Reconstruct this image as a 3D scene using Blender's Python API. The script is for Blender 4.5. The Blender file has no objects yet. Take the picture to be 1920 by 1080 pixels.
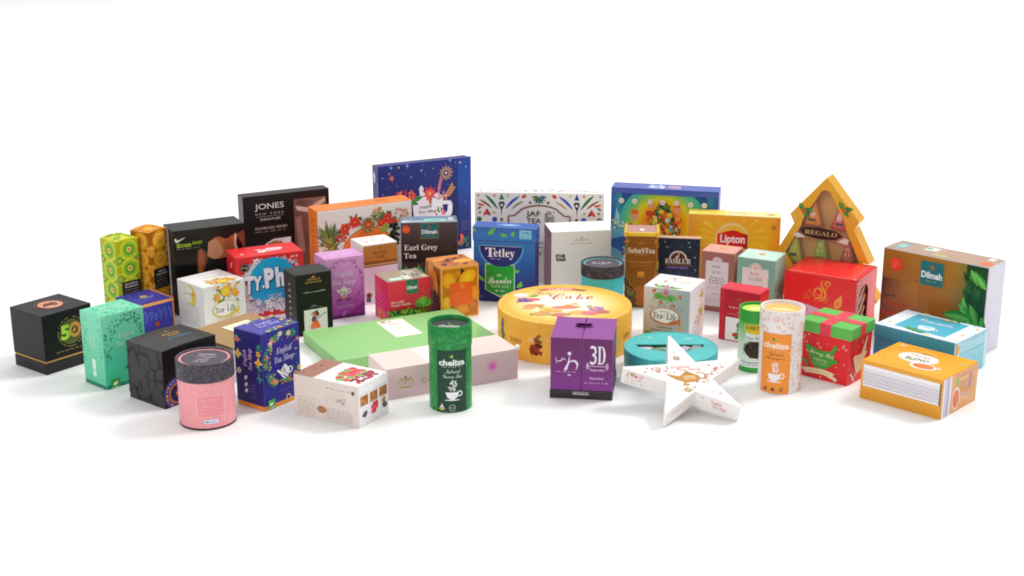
import bpy, bmesh, math, random
from mathutils import Vector, Matrix
from mathutils.geometry import tessellate_polygon
random.seed(7)
PI = math.pi
SC = bpy.context.scene
COL = SC.collection

# ------------------------------------------------------------------ camera, light, exposure
cam = bpy.data.cameras.new('camera'); cam_o = bpy.data.objects.new('camera', cam); COL.objects.link(cam_o)
cam.sensor_width = 36.0; cam.lens = 36.0 * 2701.25 / 1920.0
cam.clip_start = 0.05; cam.clip_end = 200
cam_o.location = (0, 0, 0.8); cam_o.rotation_euler = (PI/2 - 0.2954559728, 0, 0)
SC.camera = cam_o

SC.render.engine = 'CYCLES'
SC.view_settings.view_transform = 'Standard'
SC.view_settings.look = 'None'
SC.view_settings.exposure = 0.0
SC.view_settings.gamma = 1.0
SC.view_settings.use_curve_mapping = False
SC.cycles.filter_width = 1.9
SC.cycles.max_bounces = 6

world = bpy.data.worlds.new('World'); SC.world = world; world.use_nodes = True
wn = world.node_tree.nodes; bg = wn.get('Background') or wn.new('ShaderNodeBackground')
bg.inputs[0].default_value = (1.0, 0.985, 0.965, 1); bg.inputs[1].default_value = 0.43

def area(name, loc, target, sx, sy, watts, col=(1, 1, 1)):
    l = bpy.data.lights.new(name, 'AREA'); l.shape = 'RECTANGLE'; l.size = sx; l.size_y = sy
    l.energy = watts; l.color = col
    o = bpy.data.objects.new(name, l); COL.objects.link(o); o.location = loc
    o.rotation_euler = (Vector(target) - Vector(loc)).to_track_quat('-Z', 'Y').to_euler()
    return o
area('overhead_softbox', (0.0, 6.0, 5.0), (0, 5.4, 0), 11.0, 8.0, 400)
area('key_softbox', (3.6, 3.6, 4.2), (0, 2.4, 0), 1.5, 1.5, 158, (1, 0.99, 0.97))
area('front_left_softbox', (-1.6, -0.6, 1.9), (0, 2.4, 0.05), 1.6, 1.6, 33, (1, 0.99, 0.97))

# ------------------------------------------------------------------ materials
def lin(c):
    c = c / 255.0
    return c / 12.92 if c <= 0.04045 else ((c + 0.055) / 1.055) ** 2.4
def hx(h):
    h = h.lstrip('#')
    return (lin(int(h[0:2], 16)), lin(int(h[2:4], 16)), lin(int(h[4:6], 16)), 1.0)

MC = {}; EDGE = {}
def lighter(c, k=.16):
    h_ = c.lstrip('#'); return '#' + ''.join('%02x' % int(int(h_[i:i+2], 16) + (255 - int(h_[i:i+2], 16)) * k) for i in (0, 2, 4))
def mat(col, rough=0.42, metal=0.0, grain=0.06, bump=0.03, scale=900, coat=0.0, pattern=None):
    """coated card: base colour with faint paper grain; pattern adds an embossed or tone on tone print"""
    key = (col, rough, metal, grain, bump, scale, coat, pattern)
    if key in MC: return MC[key]
    m = bpy.data.materials.new('card'); m.use_nodes = True
    nt = m.node_tree; N = nt.nodes; L = nt.links
    p = N['Principled BSDF']; p.inputs['Roughness'].default_value = rough; p.inputs['Metallic'].default_value = metal
    p.inputs['Specular IOR Level'].default_value = 0.36
    p.inputs['Coat Weight'].default_value = coat
    tc = N.new('ShaderNodeTexCoord')
    nz = N.new('ShaderNodeTexNoise'); nz.inputs['Scale'].default_value = scale; nz.inputs['Detail'].default_value = 3
    L.new(tc.outputs['Object'], nz.inputs['Vector'])
    big = N.new('ShaderNodeTexNoise'); big.inputs['Scale'].default_value = 28
    L.new(tc.outputs['Object'], big.inputs['Vector'])
    c = hx(col)
    mx = N.new('ShaderNodeMix'); mx.data_type = 'RGBA'
    mx.inputs['A'].default_value = tuple(x * (1 - grain) for x in c[:3]) + (1,)
    mx.inputs['B'].default_value = tuple(min(1, x * (1 + grain)) for x in c[:3]) + (1,)
    L.new(nz.outputs['Fac'], mx.inputs['Factor'])
    out = mx.outputs['Result']
    if pattern:
        kind, pc, ps, amt = pattern
        if kind == 'swirl':
            w = N.new('ShaderNodeTexNoise'); w.inputs['Scale'].default_value = ps; w.inputs['Distortion'].default_value = 3.0
            w.inputs['Detail'].default_value = 0.5
            L.new(tc.outputs['Object'], w.inputs['Vector'])
            mth = N.new('ShaderNodeMath'); mth.operation = 'MULTIPLY'; mth.inputs[1].default_value = 26
            L.new(w.outputs['Fac'], mth.inputs[0])
            sn = N.new('ShaderNodeMath'); sn.operation = 'SINE'; L.new(mth.outputs[0], sn.inputs[0])
            src = sn.outputs[0]; lo, hi = 0.1, 0.9
        elif kind == 'marble':
            w = N.new('ShaderNodeTexNoise'); w.inputs['Scale'].default_value = ps; w.inputs['Detail'].default_value = 6
            w.inputs['Distortion'].default_value = 1.0
            L.new(tc.outputs['Object'], w.inputs['Vector']); src = w.outputs['Fac']; lo, hi = 0.45, 0.72
        elif kind == 'crack':
            w = N.new('ShaderNodeTexVoronoi'); w.feature = 'DISTANCE_TO_EDGE'; w.inputs['Scale'].default_value = ps
            L.new(tc.outputs['Object'], w.inputs['Vector']); src = w.outputs['Distance']; lo, hi = 0.06, 0.0
        elif kind == 'grainlines':
            mp = N.new('ShaderNodeMapping'); mp.inputs['Scale'].default_value = (6, ps, 6)
            L.new(tc.outputs['Object'], mp.inputs['Vector'])
            w = N.new('ShaderNodeTexNoise'); w.inputs['Scale'].default_value = 8; w.inputs['Detail'].default_value = 5
            L.new(mp.outputs[0], w.inputs['Vector']); src = w.outputs['Fac']; lo, hi = 0.42, 0.7
        mr = N.new('ShaderNodeMapRange'); mr.inputs['From Min'].default_value = lo; mr.inputs['From Max'].default_value = hi
        mr.inputs['To Max'].default_value = amt
        L.new(src, mr.inputs['Value'])
        m2 = N.new('ShaderNodeMix'); m2.data_type = 'RGBA'; L.new(mr.outputs[0], m2.inputs['Factor'])
        L.new(out, m2.inputs['A']); m2.inputs['B'].default_value = hx(pc); out = m2.outputs['Result']
    L.new(out, p.inputs['Base Color'])
    rr = N.new('ShaderNodeMapRange'); rr.inputs['To Min'].default_value = max(0.02, rough - 0.06); rr.inputs['To Max'].default_value = rough + 0.08
    L.new(big.outputs['Fac'], rr.inputs['Value']); L.new(rr.outputs[0], p.inputs['Roughness'])
    # the board is never dead flat: a faint wide wave plus paper tooth
    ad = N.new('ShaderNodeMath'); ad.operation = 'MULTIPLY_ADD'; ad.inputs[1].default_value = 5.0
    L.new(big.outputs['Fac'], ad.inputs[0]); L.new(nz.outputs['Fac'], ad.inputs[2])
    b = N.new('ShaderNodeBump'); b.inputs['Strength'].default_value = bump * 4; b.inputs['Distance'].default_value = 0.0006
    L.new(ad.outputs[0], b.inputs['Height']); L.new(b.outputs[0], p.inputs['Normal'])
    MC[key] = m
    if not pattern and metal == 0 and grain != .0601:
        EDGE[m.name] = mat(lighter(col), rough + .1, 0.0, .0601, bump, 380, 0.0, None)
    return m

def ink_material(name, rough, metal=0.0):
    m = bpy.data.materials.new(name); m.use_nodes = True
    nt = m.node_tree; N = nt.nodes; L = nt.links; p = N['Principled BSDF']
    p.inputs['Roughness'].default_value = rough; p.inputs['Metallic'].default_value = metal
    p.inputs['Specular IOR Level'].default_value = 0.26
    a = N.new('ShaderNodeAttribute'); a.attribute_name = 'ink'
    tc = N.new('ShaderNodeTexCoord'); nz = N.new('ShaderNodeTexNoise'); nz.inputs['Scale'].default_value = 420
    nz.inputs['Detail'].default_value = 3
    L.new(tc.outputs['Object'], nz.inputs['Vector'])
    mr = N.new('ShaderNodeMapRange'); mr.inputs['To Min'].default_value = 0.88; mr.inputs['To Max'].default_value = 1.12
    L.new(nz.outputs['Fac'], mr.inputs['Value'])
    mu = N.new('ShaderNodeVectorMath'); mu.operation = 'SCALE'
    L.new(a.outputs['Color'], mu.inputs[0]); L.new(mr.outputs[0], mu.inputs['Scale'])
    L.new(mu.outputs[0], p.inputs['Base Color'])
    big = N.new('ShaderNodeTexNoise'); big.inputs['Scale'].default_value = 28; L.new(tc.outputs['Object'], big.inputs['Vector'])
    b = N.new('ShaderNodeBump'); b.inputs['Strength'].default_value = 0.12; b.inputs['Distance'].default_value = 0.003
    L.new(big.outputs['Fac'], b.inputs['Height']); L.new(b.outputs[0], p.inputs['Normal'])
    return m
INK = ink_material('printing_ink', 0.42); INK_GLOSS = ink_material('glossy_printing_ink', 0.20)
GLOSSY = {'typhoo', 'tetley', 'lipton', 'dilmahred', 'dilmahbig', 'earlgrey', 'mango', 'p6', 'brief', 'basinavy', 'yellow', 'calendar'}
NOW = [INK]
FOIL = ink_material('metallic_foil_ink', 0.38, 0.55)
GLOSS = ink_material('varnished_print', 0.16)

# ------------------------------------------------------------------ meshes
def link(name, me, parent=None, loc=None, rotz=0):
    o = bpy.data.objects.new(name, me); COL.objects.link(o)
    if parent: o.parent = parent
    if loc: o.location = loc
    if rotz: o.rotation_euler = (0, 0, rotz)
    return o
def thing(name, label, cat, loc, rotz=0, group=None):
    o = bpy.data.objects.new(name, None); o.empty_display_size = 0.02; COL.objects.link(o)
    o.location = loc; o.rotation_euler = (0, 0, rotz)
    o['label'] = label; o['category'] = cat
    if group: o['group'] = group
    return o
def bm_obj(name, bm, m, parent=None, smooth=False, label=None):
    me = bpy.data.meshes.new(name); bm.normal_update(); bm.to_mesh(me); bm.free()
    me.materials.append(m)
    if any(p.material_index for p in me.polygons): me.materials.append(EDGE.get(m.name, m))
    for p in me.polygons: p.use_smooth = smooth
    o = link(name, me, parent)
    if label: o['label'] = label
    return o
def bevel(bm, w, seg=2):
    bmesh.ops.bevel(bm, geom=list(bm.edges), offset=w, segments=seg, profile=0.6, affect='EDGES', material=1)
def boxbm(x0, y0, z0, x1, y1, z1, bev=0.0007, bulge=0.0, belly=0.0):
    bm = bmesh.new(); bmesh.ops.create_cube(bm, size=1.0)
    for v in bm.verts:
        v.co = Vector((x0 + (v.co.x + .5) * (x1 - x0), y0 + (v.co.y + .5) * (y1 - y0), z0 + (v.co.z + .5) * (z1 - z0)))
    if bulge or belly:
        bmesh.ops.subdivide_edges(bm, edges=list(bm.edges), cuts=7, use_grid_fill=True)
        for v in bm.verts:
            a = (v.co.x - x0) / (x1 - x0) * 2 - 1; b = (v.co.y - y0) / (y1 - y0) * 2 - 1; t = (v.co.z - z0) / (z1 - z0)
            if t > 0.999: v.co.z += bulge * (1 - a * a) * (1 - b * b) + bulge * .5 * (1 - a * a)
        return bm
    if bev: bevel(bm, bev)
    return bm
def box(name, t, x0, y0, z0, x1, y1, z1, m, bev=0.0007, bulge=0.0, label=None):
    return bm_obj(name, boxbm(x0, y0, z0, x1, y1, z1, bev, bulge), m, t, smooth=bool(bulge), label=label)

def lathe(name, t, prof, m, seg=96, label=None):
    bm = bmesh.new(); rings = []
    for r, z in prof:
        if r < 1e-6: rings.append([bm.verts.new((0, 0, z))])
        else: rings.append([bm.verts.new((r * math.cos(2*PI*i/seg), r * math.sin(2*PI*i/seg), z)) for i in range(seg)])
    for a, b in zip(rings, rings[1:]):
        for i in range(seg):
            j = (i + 1) % seg
            q = [a[i % len(a)], a[j % len(a)], b[j % len(b)], b[i % len(b)]]
            q = list(dict.fromkeys(q))
            if len(q) > 2: bm.faces.new(q)
    bmesh.ops.recalc_face_normals(bm, faces=list(bm.faces))
    o = bm_obj(name, bm, m, t, smooth=True, label=label)
    try:
        for e in o.data.edges: pass
        o.data.set_sharp_from_angle(angle=math.radians(35))
    except Exception: pass
    return o

# ------------------------------------------------------------------ lettering
def mth(s, up, lo, extra=None):
    o = ''
    for ch in s:
        if 'A' <= ch <= 'Z': o += chr(up + ord(ch) - 65)
        elif 'a' <= ch <= 'z': o += chr(lo + ord(ch) - 97)
        else: o += ch
    return o
STY = {'': lambda s: s, 'serif': lambda s: mth(s, 0x1D400, 0x1D41A), 'serifi': lambda s: mth(s, 0x1D468, 0x1D482),
       'script': lambda s: mth(s, 0x1D4D0, 0x1D4EA), 'sans': lambda s: s, 'sansi': lambda s: s}
TC = {}
def _norm(vs, fs):
    if vs:
        x0 = min(v[0] for v in vs); x1 = max(v[0] for v in vs); y0 = min(v[1] for v in vs); y1 = max(v[1] for v in vs)
        vs = [((x - x0) / (x1 - x0 + 1e-9) - .5, (y - y0) / (y1 - y0 + 1e-9) - .5) for x, y in vs]
    return vs, fs
def set_type(keys, bold, sp):
    """set many strings in one text object, a line each, and cut its mesh back into strings"""
    cu = bpy.data.curves.new('type', 'FONT'); ob = bpy.data.objects.new('type', cu)
    cu.resolution_u = 3; cu.offset = bold + (0.022 if keys[0][1].startswith('sans') else 0); cu.space_character = sp; cu.space_line = 8.0
    cu.body = '\n'.join(STY[k[1]](k[0]) for k in keys)
    me = ob.to_mesh(); co = [(v.co.x, v.co.y) for v in me.vertices]
    got = [([], [], {}) for _ in keys]
    for p in me.polygons:
        vi = list(p.vertices); ym = sum(co[i][1] for i in vi) / len(vi)
        k = int(round((.35 - ym) / 8.0))
        vs, fs, mp = got[k]; f = []
        for i in vi:
            if i not in mp: mp[i] = len(vs); vs.append((co[i][0], co[i][1] + k * 8.0))
            f.append(mp[i])
        fs.append(f)
    ob.to_mesh_clear(); bpy.data.objects.remove(ob); bpy.data.curves.remove(cu)
    for key, (vs, fs, _) in zip(keys, got): TC[key] = _norm(vs, fs)
WORDS = [('5', 'sans', 0.02, 1.0), ('0', 'sans', 0.02, 1.0), ('English', 'serifi', 0.0, 1.0), ('Tea Shop', 'serifi', 0.0, 1.0), ('TEA CALM', '', 0.0, 1.0), ('FRUITFUL', 'sans', 0.0, 1.0), ('RUSSIAN', 'sans', 0.0, 1.0), ('WILD', 'sans', 0.0, 1.0), ('ORANGE', 'sans', 0.0, 1.0), ('BOXER', 'sansi', 0.0, 1.0), ('BRIEF', 'sansi', 0.0, 1.0), ('JONES', '', 0.004, 1.0), ('NEW YORK', 'sans', 0.0, 1.9), ('SIGNATURE', 'sans', 0.0, 1.3), ('SEAMLESS BRIEF', 'sans', 0.0, 1.15), ('T', 'sans', 0.05, 1.0), ('T', 'sans', 0.035, 1.0), ('Y', 'sans', 0.05, 1.0), ('Y', 'sans', 0.035, 1.0), ('·', 'sans', 0.05, 1.0), ('·', 'sans', 0.035, 1.0), ('P', 'sans', 0.05, 1.0), ('P', 'sans', 0.035, 1.0), ('h', 'sans', 0.05, 1.0), ('h', 'sans', 0.035, 1.0), ('o', 'sans', 0.05, 1.0), ('o', 'sans', 0.035, 1.0), ('DECAF', 'sans', 0.0, 1.0), ('9.5g', 'sans', 0.0, 1.0), ('Typhoo', 'serifi', 0.0, 1.0), ('40', 'sans', 0.0, 1.0), ('t', 'serifi', 0.0, 1.0), ('Hallmark', 'script', 0.0, 1.0), ('KEEPSAKE', 'serif', 0.0, 1.1), ('K', 'sans', 0.0, 1.0), ('E', 'sans', 0.0, 1.0), ('P', 'sans', 0.0, 1.0), ('S', 'sans', 0.0, 1.0), ('A', 'sans', 0.0, 1.0), ('Kericho', 'serifi', 0.0, 1.0), ('Gold', 'serifi', 0.0, 1.0), ('B', 'serif', 0.0, 1.0), ('BASILUR', 'serif', 0.0, 1.0), ('B', 'serifi', 0.0, 1.0), ('A', 'serifi', 0.0, 1.0), ('S', 'serifi', 0.0, 1.0), ('I', 'serifi', 0.0, 1.0), ('L', 'serifi', 0.0, 1.0), ('U', 'serifi', 0.0, 1.0), ('R', 'serifi', 0.0, 1.0), (' ', 'serifi', 0.0, 1.0), ('T', 'serifi', 0.0, 1.0), ('Dilmah', 'sans', 0.01, 1.0), ('Earl Grey', 'serif', 0.0, 1.0), ('Tea', 'serif', 0.0, 1.0), ('Dilmah', 'serif', 0.0, 1.0), ('Rose with', 'serif', 0.0, 1.0), ('French Vanilla', 'serif', 0.0, 1.0), ('T', 'serif', 0.0, 1.0), ('etley', 'serif', 0.0, 1.0), ('ALL', 'sans', 0.0, 1.0), ('Rounder', 'script', 0.0, 1.0), ('240', 'sans', 0.0, 1.0), ('e', 'serif', 0.0, 1.0), ('t', 'serif', 0.0, 1.0), ('l', 'serif', 0.0, 1.0), ('y', 'serif', 0.0, 1.0), ('Tetley', 'serif', 0.0, 1.0), ('JAF', '', 0.008, 1.0), ('TEA', '', 0.008, 1.0), ('COLLECTION', 'serif', 0.0, 1.0), ('KEEPSAKE', 'serif', 0.0, 1.25), ('STAR', 'sans', 0.05, 1.0), ('WARS', 'sans', 0.05, 1.0), ('K', '', 0.0, 1.0), ('E', '', 0.0, 1.0), ('P', '', 0.0, 1.0), ('S', '', 0.0, 1.0), ('A', '', 0.0, 1.0), ('SebaSTea', 'serif', 0.0, 1.0), ('FROSTY NIGHT', 'sans', 0.0, 1.0), ('of', 'serifi', 0.0, 1.0), ('Life', 'serif', 0.0, 1.0), ('Green tea', 'serif', 0.0, 1.0), ('turmeric, cardamom', 'serif', 0.0, 1.0), ('Tea of Life', 'serifi', 0.0, 1.0), ('Beauty', 'serif', 0.0, 1.0), ('Boost', 'serif', 0.0, 1.0), ('Merry Tea', 'script', 0.0, 1.0), ('GREEN TEA', 'sans', 0.0, 1.0), ('Ceylon', 'serif', 0.0, 1.0), ('Gold', 'serif', 0.0, 1.0), ('tea', 'serif', 0.0, 1.0), ('Camomile', 'script', 0.0, 1.0), ('Orange', 'serifi', 0.0, 1.0), ('BLEND', 'sans', 0.0, 1.0), ('ATTITUDE TEAS', 'sans', 0.0, 1.0), ('CHILL TEA', '', 0.0, 1.0), ('HALLMARK', 'sans', 0.0, 1.0), ('3', 'serif', 0.0, 1.0), ('D', 'serif', 0.0, 1.0), ('Superslim', 'sans', 0.0, 1.0), ('Nutrition', 'sans', 0.0, 1.0), ('FunTea', 'sansi', 0.02, 1.0), ('Lipton', 'sans', 0.01, 1.0), ('YELLOW LABEL', 'sans', 0.0, 1.0), ('COCONUT', 'sans', 0.0, 1.0), ('CREAM', 'sans', 0.0, 1.0), ('Brown', 'sansi', 0.0, 1.0), ('Black', 'script', 0.0, 1.0), ('Jade', 'script', 0.0, 1.0), ('cheliza', 'sans', 0.0, 1.0), ('cheliza', 'sans', 0.012, 1.0), ('Natural', 'script', 0.0, 1.0), ('Green Tea', 'script', 0.0, 1.0), ('Ginger', 'script', 0.0, 1.0), ('EVERTON', 'sans', 0.0, 1.0), ('Tea Time', 'serifi', 0.0, 1.0), ('Gunpowder', 'serifi', 0.0, 1.0), ('LUBAN', 'sans', 0.0, 1.0), ('Tea', 'script', 0.0, 1.0), ('C', 'script', 0.0, 1.0), ('a', 'script', 0.0, 1.0), ('k', 'script', 0.0, 1.0), ('e', 'script', 0.0, 1.0), ('LUBAN', 'serif', 0.0, 1.0), ('tea', 'serifi', 0.0, 1.0), ('ETERNAL', 'sans', 0.0, 1.0), ('WE CARE', 'sans', 0.0, 1.0), ('REGALO', 'serif', 0.0, 1.0)]
for _k in sorted({(k[1][:4] == 'sans', k[2], k[3]) for k in WORDS}): set_type([k for k in WORDS if (k[1][:4] == 'sans', k[2], k[3]) == _k], *_k[1:])
MISS = []
def glyphs(s, style='', bold=0.0, sp=1.0):
    key = (s, style, bold, sp)
    if key not in TC: MISS.append(key); set_type([key], bold, sp)
    return TC[key]

# ------------------------------------------------------------------ printed artwork on a face
class Art:
    """Shapes in fractions of a face (u right, v up). Lengths and radii are fractions of the width."""
    def __init__(s, t, frame, W, H, cyl=0.0, mapf=None, base=0.00022):
        s.t = t; s.fr = frame; s.W = W; s.H = H; s.cyl = cyl; s.off = base
        s.b = {}; s.cur = 'printed_artwork'; s.par = {}; s.mats = {}; s.labels = {}; s.mapf = mapf
        s.mats[s.cur] = NOW[0]
    def p(s, name, parent=None, m=None, label=None):
        s.cur = name
        if parent: s.par[name] = parent
        if m or name not in s.mats: s.mats[name] = m or NOW[0]
        if label: s.labels[name] = label
        return s
    def _add(s, pts, cols, step=0.000012, tri=None):
        s.off += step
        s.b.setdefault(s.cur, []).append((pts, cols, s.off, tri))
    def poly(s, uv, col, step=0.000012):
        c = hx(col) if isinstance(col, str) else col
        s._add([(u * s.W, v * s.H) for u, v in uv], [c] * len(uv), step)
    def rect(s, u0, v0, u1, v1, col): s.poly([(u0, v0), (u1, v0), (u1, v1), (u0, v1)], col)
    def grad(s, u0, v0, u1, v1, c00, c10, c11, c01, n=1):
        s._add([(u0*s.W, v0*s.H), (u1*s.W, v0*s.H), (u1*s.W, v1*s.H), (u0*s.W, v1*s.H)], [hx(c00), hx(c10), hx(c11), hx(c01)])
    def vgrad(s, u0, v0, u1, v1, stops):
        for (a, ca), (b_, cb) in zip(stops, stops[1:]):
            s.off -= 0.000012
            s.grad(u0, v0 + (v1 - v0) * a, u1, v0 + (v1 - v0) * b_, ca, ca, cb, cb)
        s.off += 0.000012
    def blob(s, pts, col):
        out = []; n = len(pts)
        for i in range(n):
            a, b_, c, d = pts[i-1], pts[i], pts[(i+1) % n], pts[(i+2) % n]
            for k in range(5):
                t = k / 5; out.append(tuple(.5*((2*b_[j])+(-a[j]+c[j])*t+(2*a[j]-5*b_[j]+4*c[j]-d[j])*t*t+(-a[j]+3*b_[j]-3*c[j]+d[j])*t**3) for j in (0, 1)))
        s.poly([(min(.996, max(.004, u)), min(.996, max(.004, v))) for u, v in out], col)
    def rrect(s, u0, v0, u1, v1, r, col):
        pts = []
        rv = r * s.W / s.H
        for cx, cy, a0 in ((u1 - r, v0 + rv, -90), (u1 - r, v1 - rv, 0), (u0 + r, v1 - rv, 90), (u0 + r, v0 + rv, 180)):
            for k in range(5):
                a = math.radians(a0 + k * 22.5); pts.append((cx + r * math.cos(a), cy + rv * math.sin(a)))
        s.poly(pts, col)
    def ell(s, u, v, ru, col, rv=None, n=24, step=0.000012, rot=0, cc=None):
        rm = ru * s.W; rn = (rv if rv is not None else ru) * s.W
        cr, sr = math.cos(rot), math.sin(rot)
        pts = []
        for i in range(n):
            a = 2 * PI * i / n; x = rm * math.cos(a); y = rn * math.sin(a)
            pts.append((u * s.W + x * cr - y * sr, v * s.H + x * sr + y * cr))
        c = hx(col)
        if cc is not None:      # radial blend of two inks
            k = hx(cc); s.off += step; o = s.off
            for i in range(n):
                s.b.setdefault(s.cur, []).append(([(u * s.W, v * s.H), pts[i], pts[(i + 1) % n]], [k, c, c], o, None))
        else: s._add(pts, [c] * n, step)
    def ring(s, u, v, r0, r1, col, a0=0, a1=360, n=36, ks=1.0):
        s.off += 0.000012; c = hx(col); o = s.off
        for i in range(n):
            a = math.radians(a0 + (a1 - a0) * i / n); b_ = math.radians(a0 + (a1 - a0) * (i + 1) / n)
            P = lambda r, t: (u * s.W + r * s.W * math.cos(t), v * s.H + r * s.W * ks * math.sin(t))
            s.b.setdefault(s.cur, []).append(([P(r0, a), P(r1, a), P(r1, b_), P(r0, b_)], [c] * 4, o, None))
    def line(s, pts, wd, col, taper=False):
        s.off += 0.000008; c = hx(col); o = s.off
        P = [Vector((u * s.W, v * s.H)) for u, v in pts]; n = len(P)
        ls, rs = [], []
        for i in range(n):
            d = (P[min(n-1, i+1)] - P[max(0, i-1)])
            d = d.normalized() if d.length > 1e-9 else Vector((1, 0))
            q = Vector((-d.y, d.x)) * wd * s.W * 0.5 * ((math.sin(PI * (i + .35) / (n - .3)) * 1.1) if taper else 1)
            ls.append(P[i] + q); rs.append(P[i] - q)
        for i in range(n - 1):
            s.b.setdefault(s.cur, []).append(([tuple(ls[i]), tuple(rs[i]), tuple(rs[i+1]), tuple(ls[i+1])], [c]*4, o, None))
    def curve(s, pts, wd, col, taper=True, n=10):
        """smooth line through control points"""
        out = []
        Q = [pts[0]] + list(pts) + [pts[-1]]
        for i in range(1, len(Q) - 2):
            for k in range(n):
                t = k / n; r = []
                for j in (0, 1):
                    a, b_, c, d = Q[i-1][j], Q[i][j], Q[i+1][j], Q[i+2][j]
                    r.append(.5*((2*b_)+(-a+c)*t+(2*a-5*b_+4*c-d)*t*t+(-a+3*b_-3*c+d)*t**3))
                out.append(tuple(r))
        out.append(pts[-1]); s.line(out, wd, col, taper)
    def leaf(s, u, v, l, w, ang, col, vein=None, step=0.000003):
        a = math.radians(ang); ca, sa = math.cos(a), math.sin(a); L = l * s.W; w = w * s.W
        pts = []
        for k in range(7): t = k / 6; pts.append((t * L, w * .5 * math.sin(PI * t ** .8)))
        for k in range(5, 0, -1): t = k / 6; pts.append((t * L, -w * .5 * math.sin(PI * t ** .8)))
        pts = [(u * s.W + x * ca - y * sa, v * s.H + x * sa + y * ca) for x, y in pts]
        s._add(pts, [hx(col)] * len(pts), step)
        if vein: s.line([(u, v), (u + L * ca * .9 / s.W, v + L * sa * .9 / s.H)], w * .1 / s.W, vein)
    def flower(s, u, v, r, col, cc='#f0c040', n=6, wd=.55, rot=0):
        for i in range(n): s.leaf(u, v, r, r * wd, rot + 360 * i / n, col)
        s.ell(u, v, r * .25, cc, n=10, step=0.000004)
    def snow(s, u, v, r, col, n=6):
        for i in range(n):
            a = 2*PI*i/n
            s.line([(u, v), (u + r*math.cos(a), v + r*math.sin(a)*s.W/s.H)], r*.22, col)
            s.ell(u + r*.85*math.cos(a), v + r*.85*math.sin(a)*s.W/s.H, r*.2, col, n=6, step=0.000003)
    def star(s, u, v, r, col, n=4, q=.3, rot=90):
        s.poly([(u + (r if i % 2 == 0 else r*q) * math.cos(math.radians(rot) + PI*i/n), v + (r if i % 2 == 0 else r*q) * math.sin(math.radians(rot) + PI*i/n) * s.W/s.H) for i in range(2*n)], col, 0.000004)
    def text(s, tx, u, v, w, h, col, style='', rot=0, bold=0.0, sp=1.0, slant=0.0, cols=None):
        if style[:4] == 'sans' or not style: pass
        elif bold: bold = 0.0
        if style == 'sansi': slant = slant or .22
        vs, fs = glyphs(tx, style, bold, sp)
        a = math.radians(rot); ca, sa = math.cos(a), math.sin(a); s.off += 0.000012
        w *= s.W; h *= (s.H if abs(rot) < 60 else s.H)
        P = []
        for x, y in vs:
            X = x * w + slant * y * h; Y = y * h
            P.append((u * s.W + X * ca - Y * sa, v * s.H + X * sa + Y * ca))
        c = hx(col); o = s.off; B = s.b.setdefault(s.cur, [])
        for f in fs:
            cc = [c] * len(f)
            if cols:
                k = hx(cols); cc = [tuple(c[j] + (k[j] - c[j]) * (vs[i][0] + .5) for j in range(4)) for i in f]
            B.append(([P[i] for i in f], cc, o, None))
    def greek(s, u0, v, u1, h, col, rnd=None):
        """one line of print too small to read: ragged word-like marks"""
        rnd = rnd or random
        u = u0; s.off += 0.000004; o = s.off; c = hx(col)
        hh = h * s.H
        while u < u1 - .01:
            wl = min(rnd.uniform(.025, .09), u1 - u)
            n = max(1, int(wl * s.W / (hh * .75)))
            for k in range(n):
                x0 = u * s.W + k * wl * s.W / n; x1 = x0 + wl * s.W / n * .72; tall = rnd.choice((.62, .62, .7, 1.0))
                y0 = v * s.H - hh * .5
                s.b.setdefault(s.cur, []).append(([(x0, y0), (x1, y0), (x1, y0 + hh * tall), (x0, y0 + hh * tall)], [c]*4, o, None))
            u += wl + .022
    def para(s, u0, v0, u1, v1, n, col, h=None):
        for i in range(n):
            v = v1 - (v1 - v0) * (i + .5) / n; k = random.uniform(.8, 1)
            c = (u0 + u1) / 2
            s.greek(c - (c - u0) * k, v, c + (u1 - c) * k, h or (v1 - v0) / n * .5, col)
    def dashes(s, u, v, r, hh, col, a0, a1, n):
        s.off += .000004; o = s.off; c = hx(col)
        for i in range(n):
            if random.random() < .12: continue
            a = math.radians(a0 + (a1 - a0) * (i + .2) / n); b_ = math.radians(a0 + (a1 - a0) * (i + .8) / n)
            P = lambda r_, t: (u*s.W + r_*s.W*math.cos(t), v*s.H + r_*s.W*math.sin(t))
            s.b.setdefault(s.cur, []).append(([P(r, a), P(r+hh, a), P(r+hh, b_), P(r, b_)], [c]*4, o, None))
    # ---- build
    def build(s):
        made = {}
        for name, items in s.b.items():
            vs, fs, cs = [], [], []
            for pts, cols, off, tri in items:
                if s.cyl:
                    for q, qc in s._slice(pts, cols):
                        b0 = len(vs)
                        for (x, y) in q:
                            th = (x - s.W / 2) / s.cyl
                            vs.append(((s.cyl + off) * math.sin(th), -(s.cyl + off) * math.cos(th), y + s.fr))
                        fs.append(tuple(range(b0, b0 + len(q)))); cs += qc
                else:
                    o, U, V, Nn = s.fr; b0 = len(vs)
                    for (x, y) in pts:
                        q = o + U * x + V * y + Nn * off
                        vs.append(tuple(s.mapf(q, x, y) if s.mapf else q))
                    fs.append(tuple(range(b0, b0 + len(pts)))); cs += cols
            me = bpy.data.meshes.new(name); me.from_pydata(vs, [], fs)
            at = me.color_attributes.new('ink', 'FLOAT_COLOR', 'CORNER')
            flat = [x for c in cs for x in c]
            at.data.foreach_set('color', flat)
            me.materials.append(s.mats[name]); me.update()
            o = link(name.split('|')[0], me); made[name] = o
            if name in s.labels: o['label'] = s.labels[name]
        for name, o in made.items():
            pr = s.par.get(name)
            o.parent = made[pr] if pr and pr in made else s.t
        return made
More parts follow.
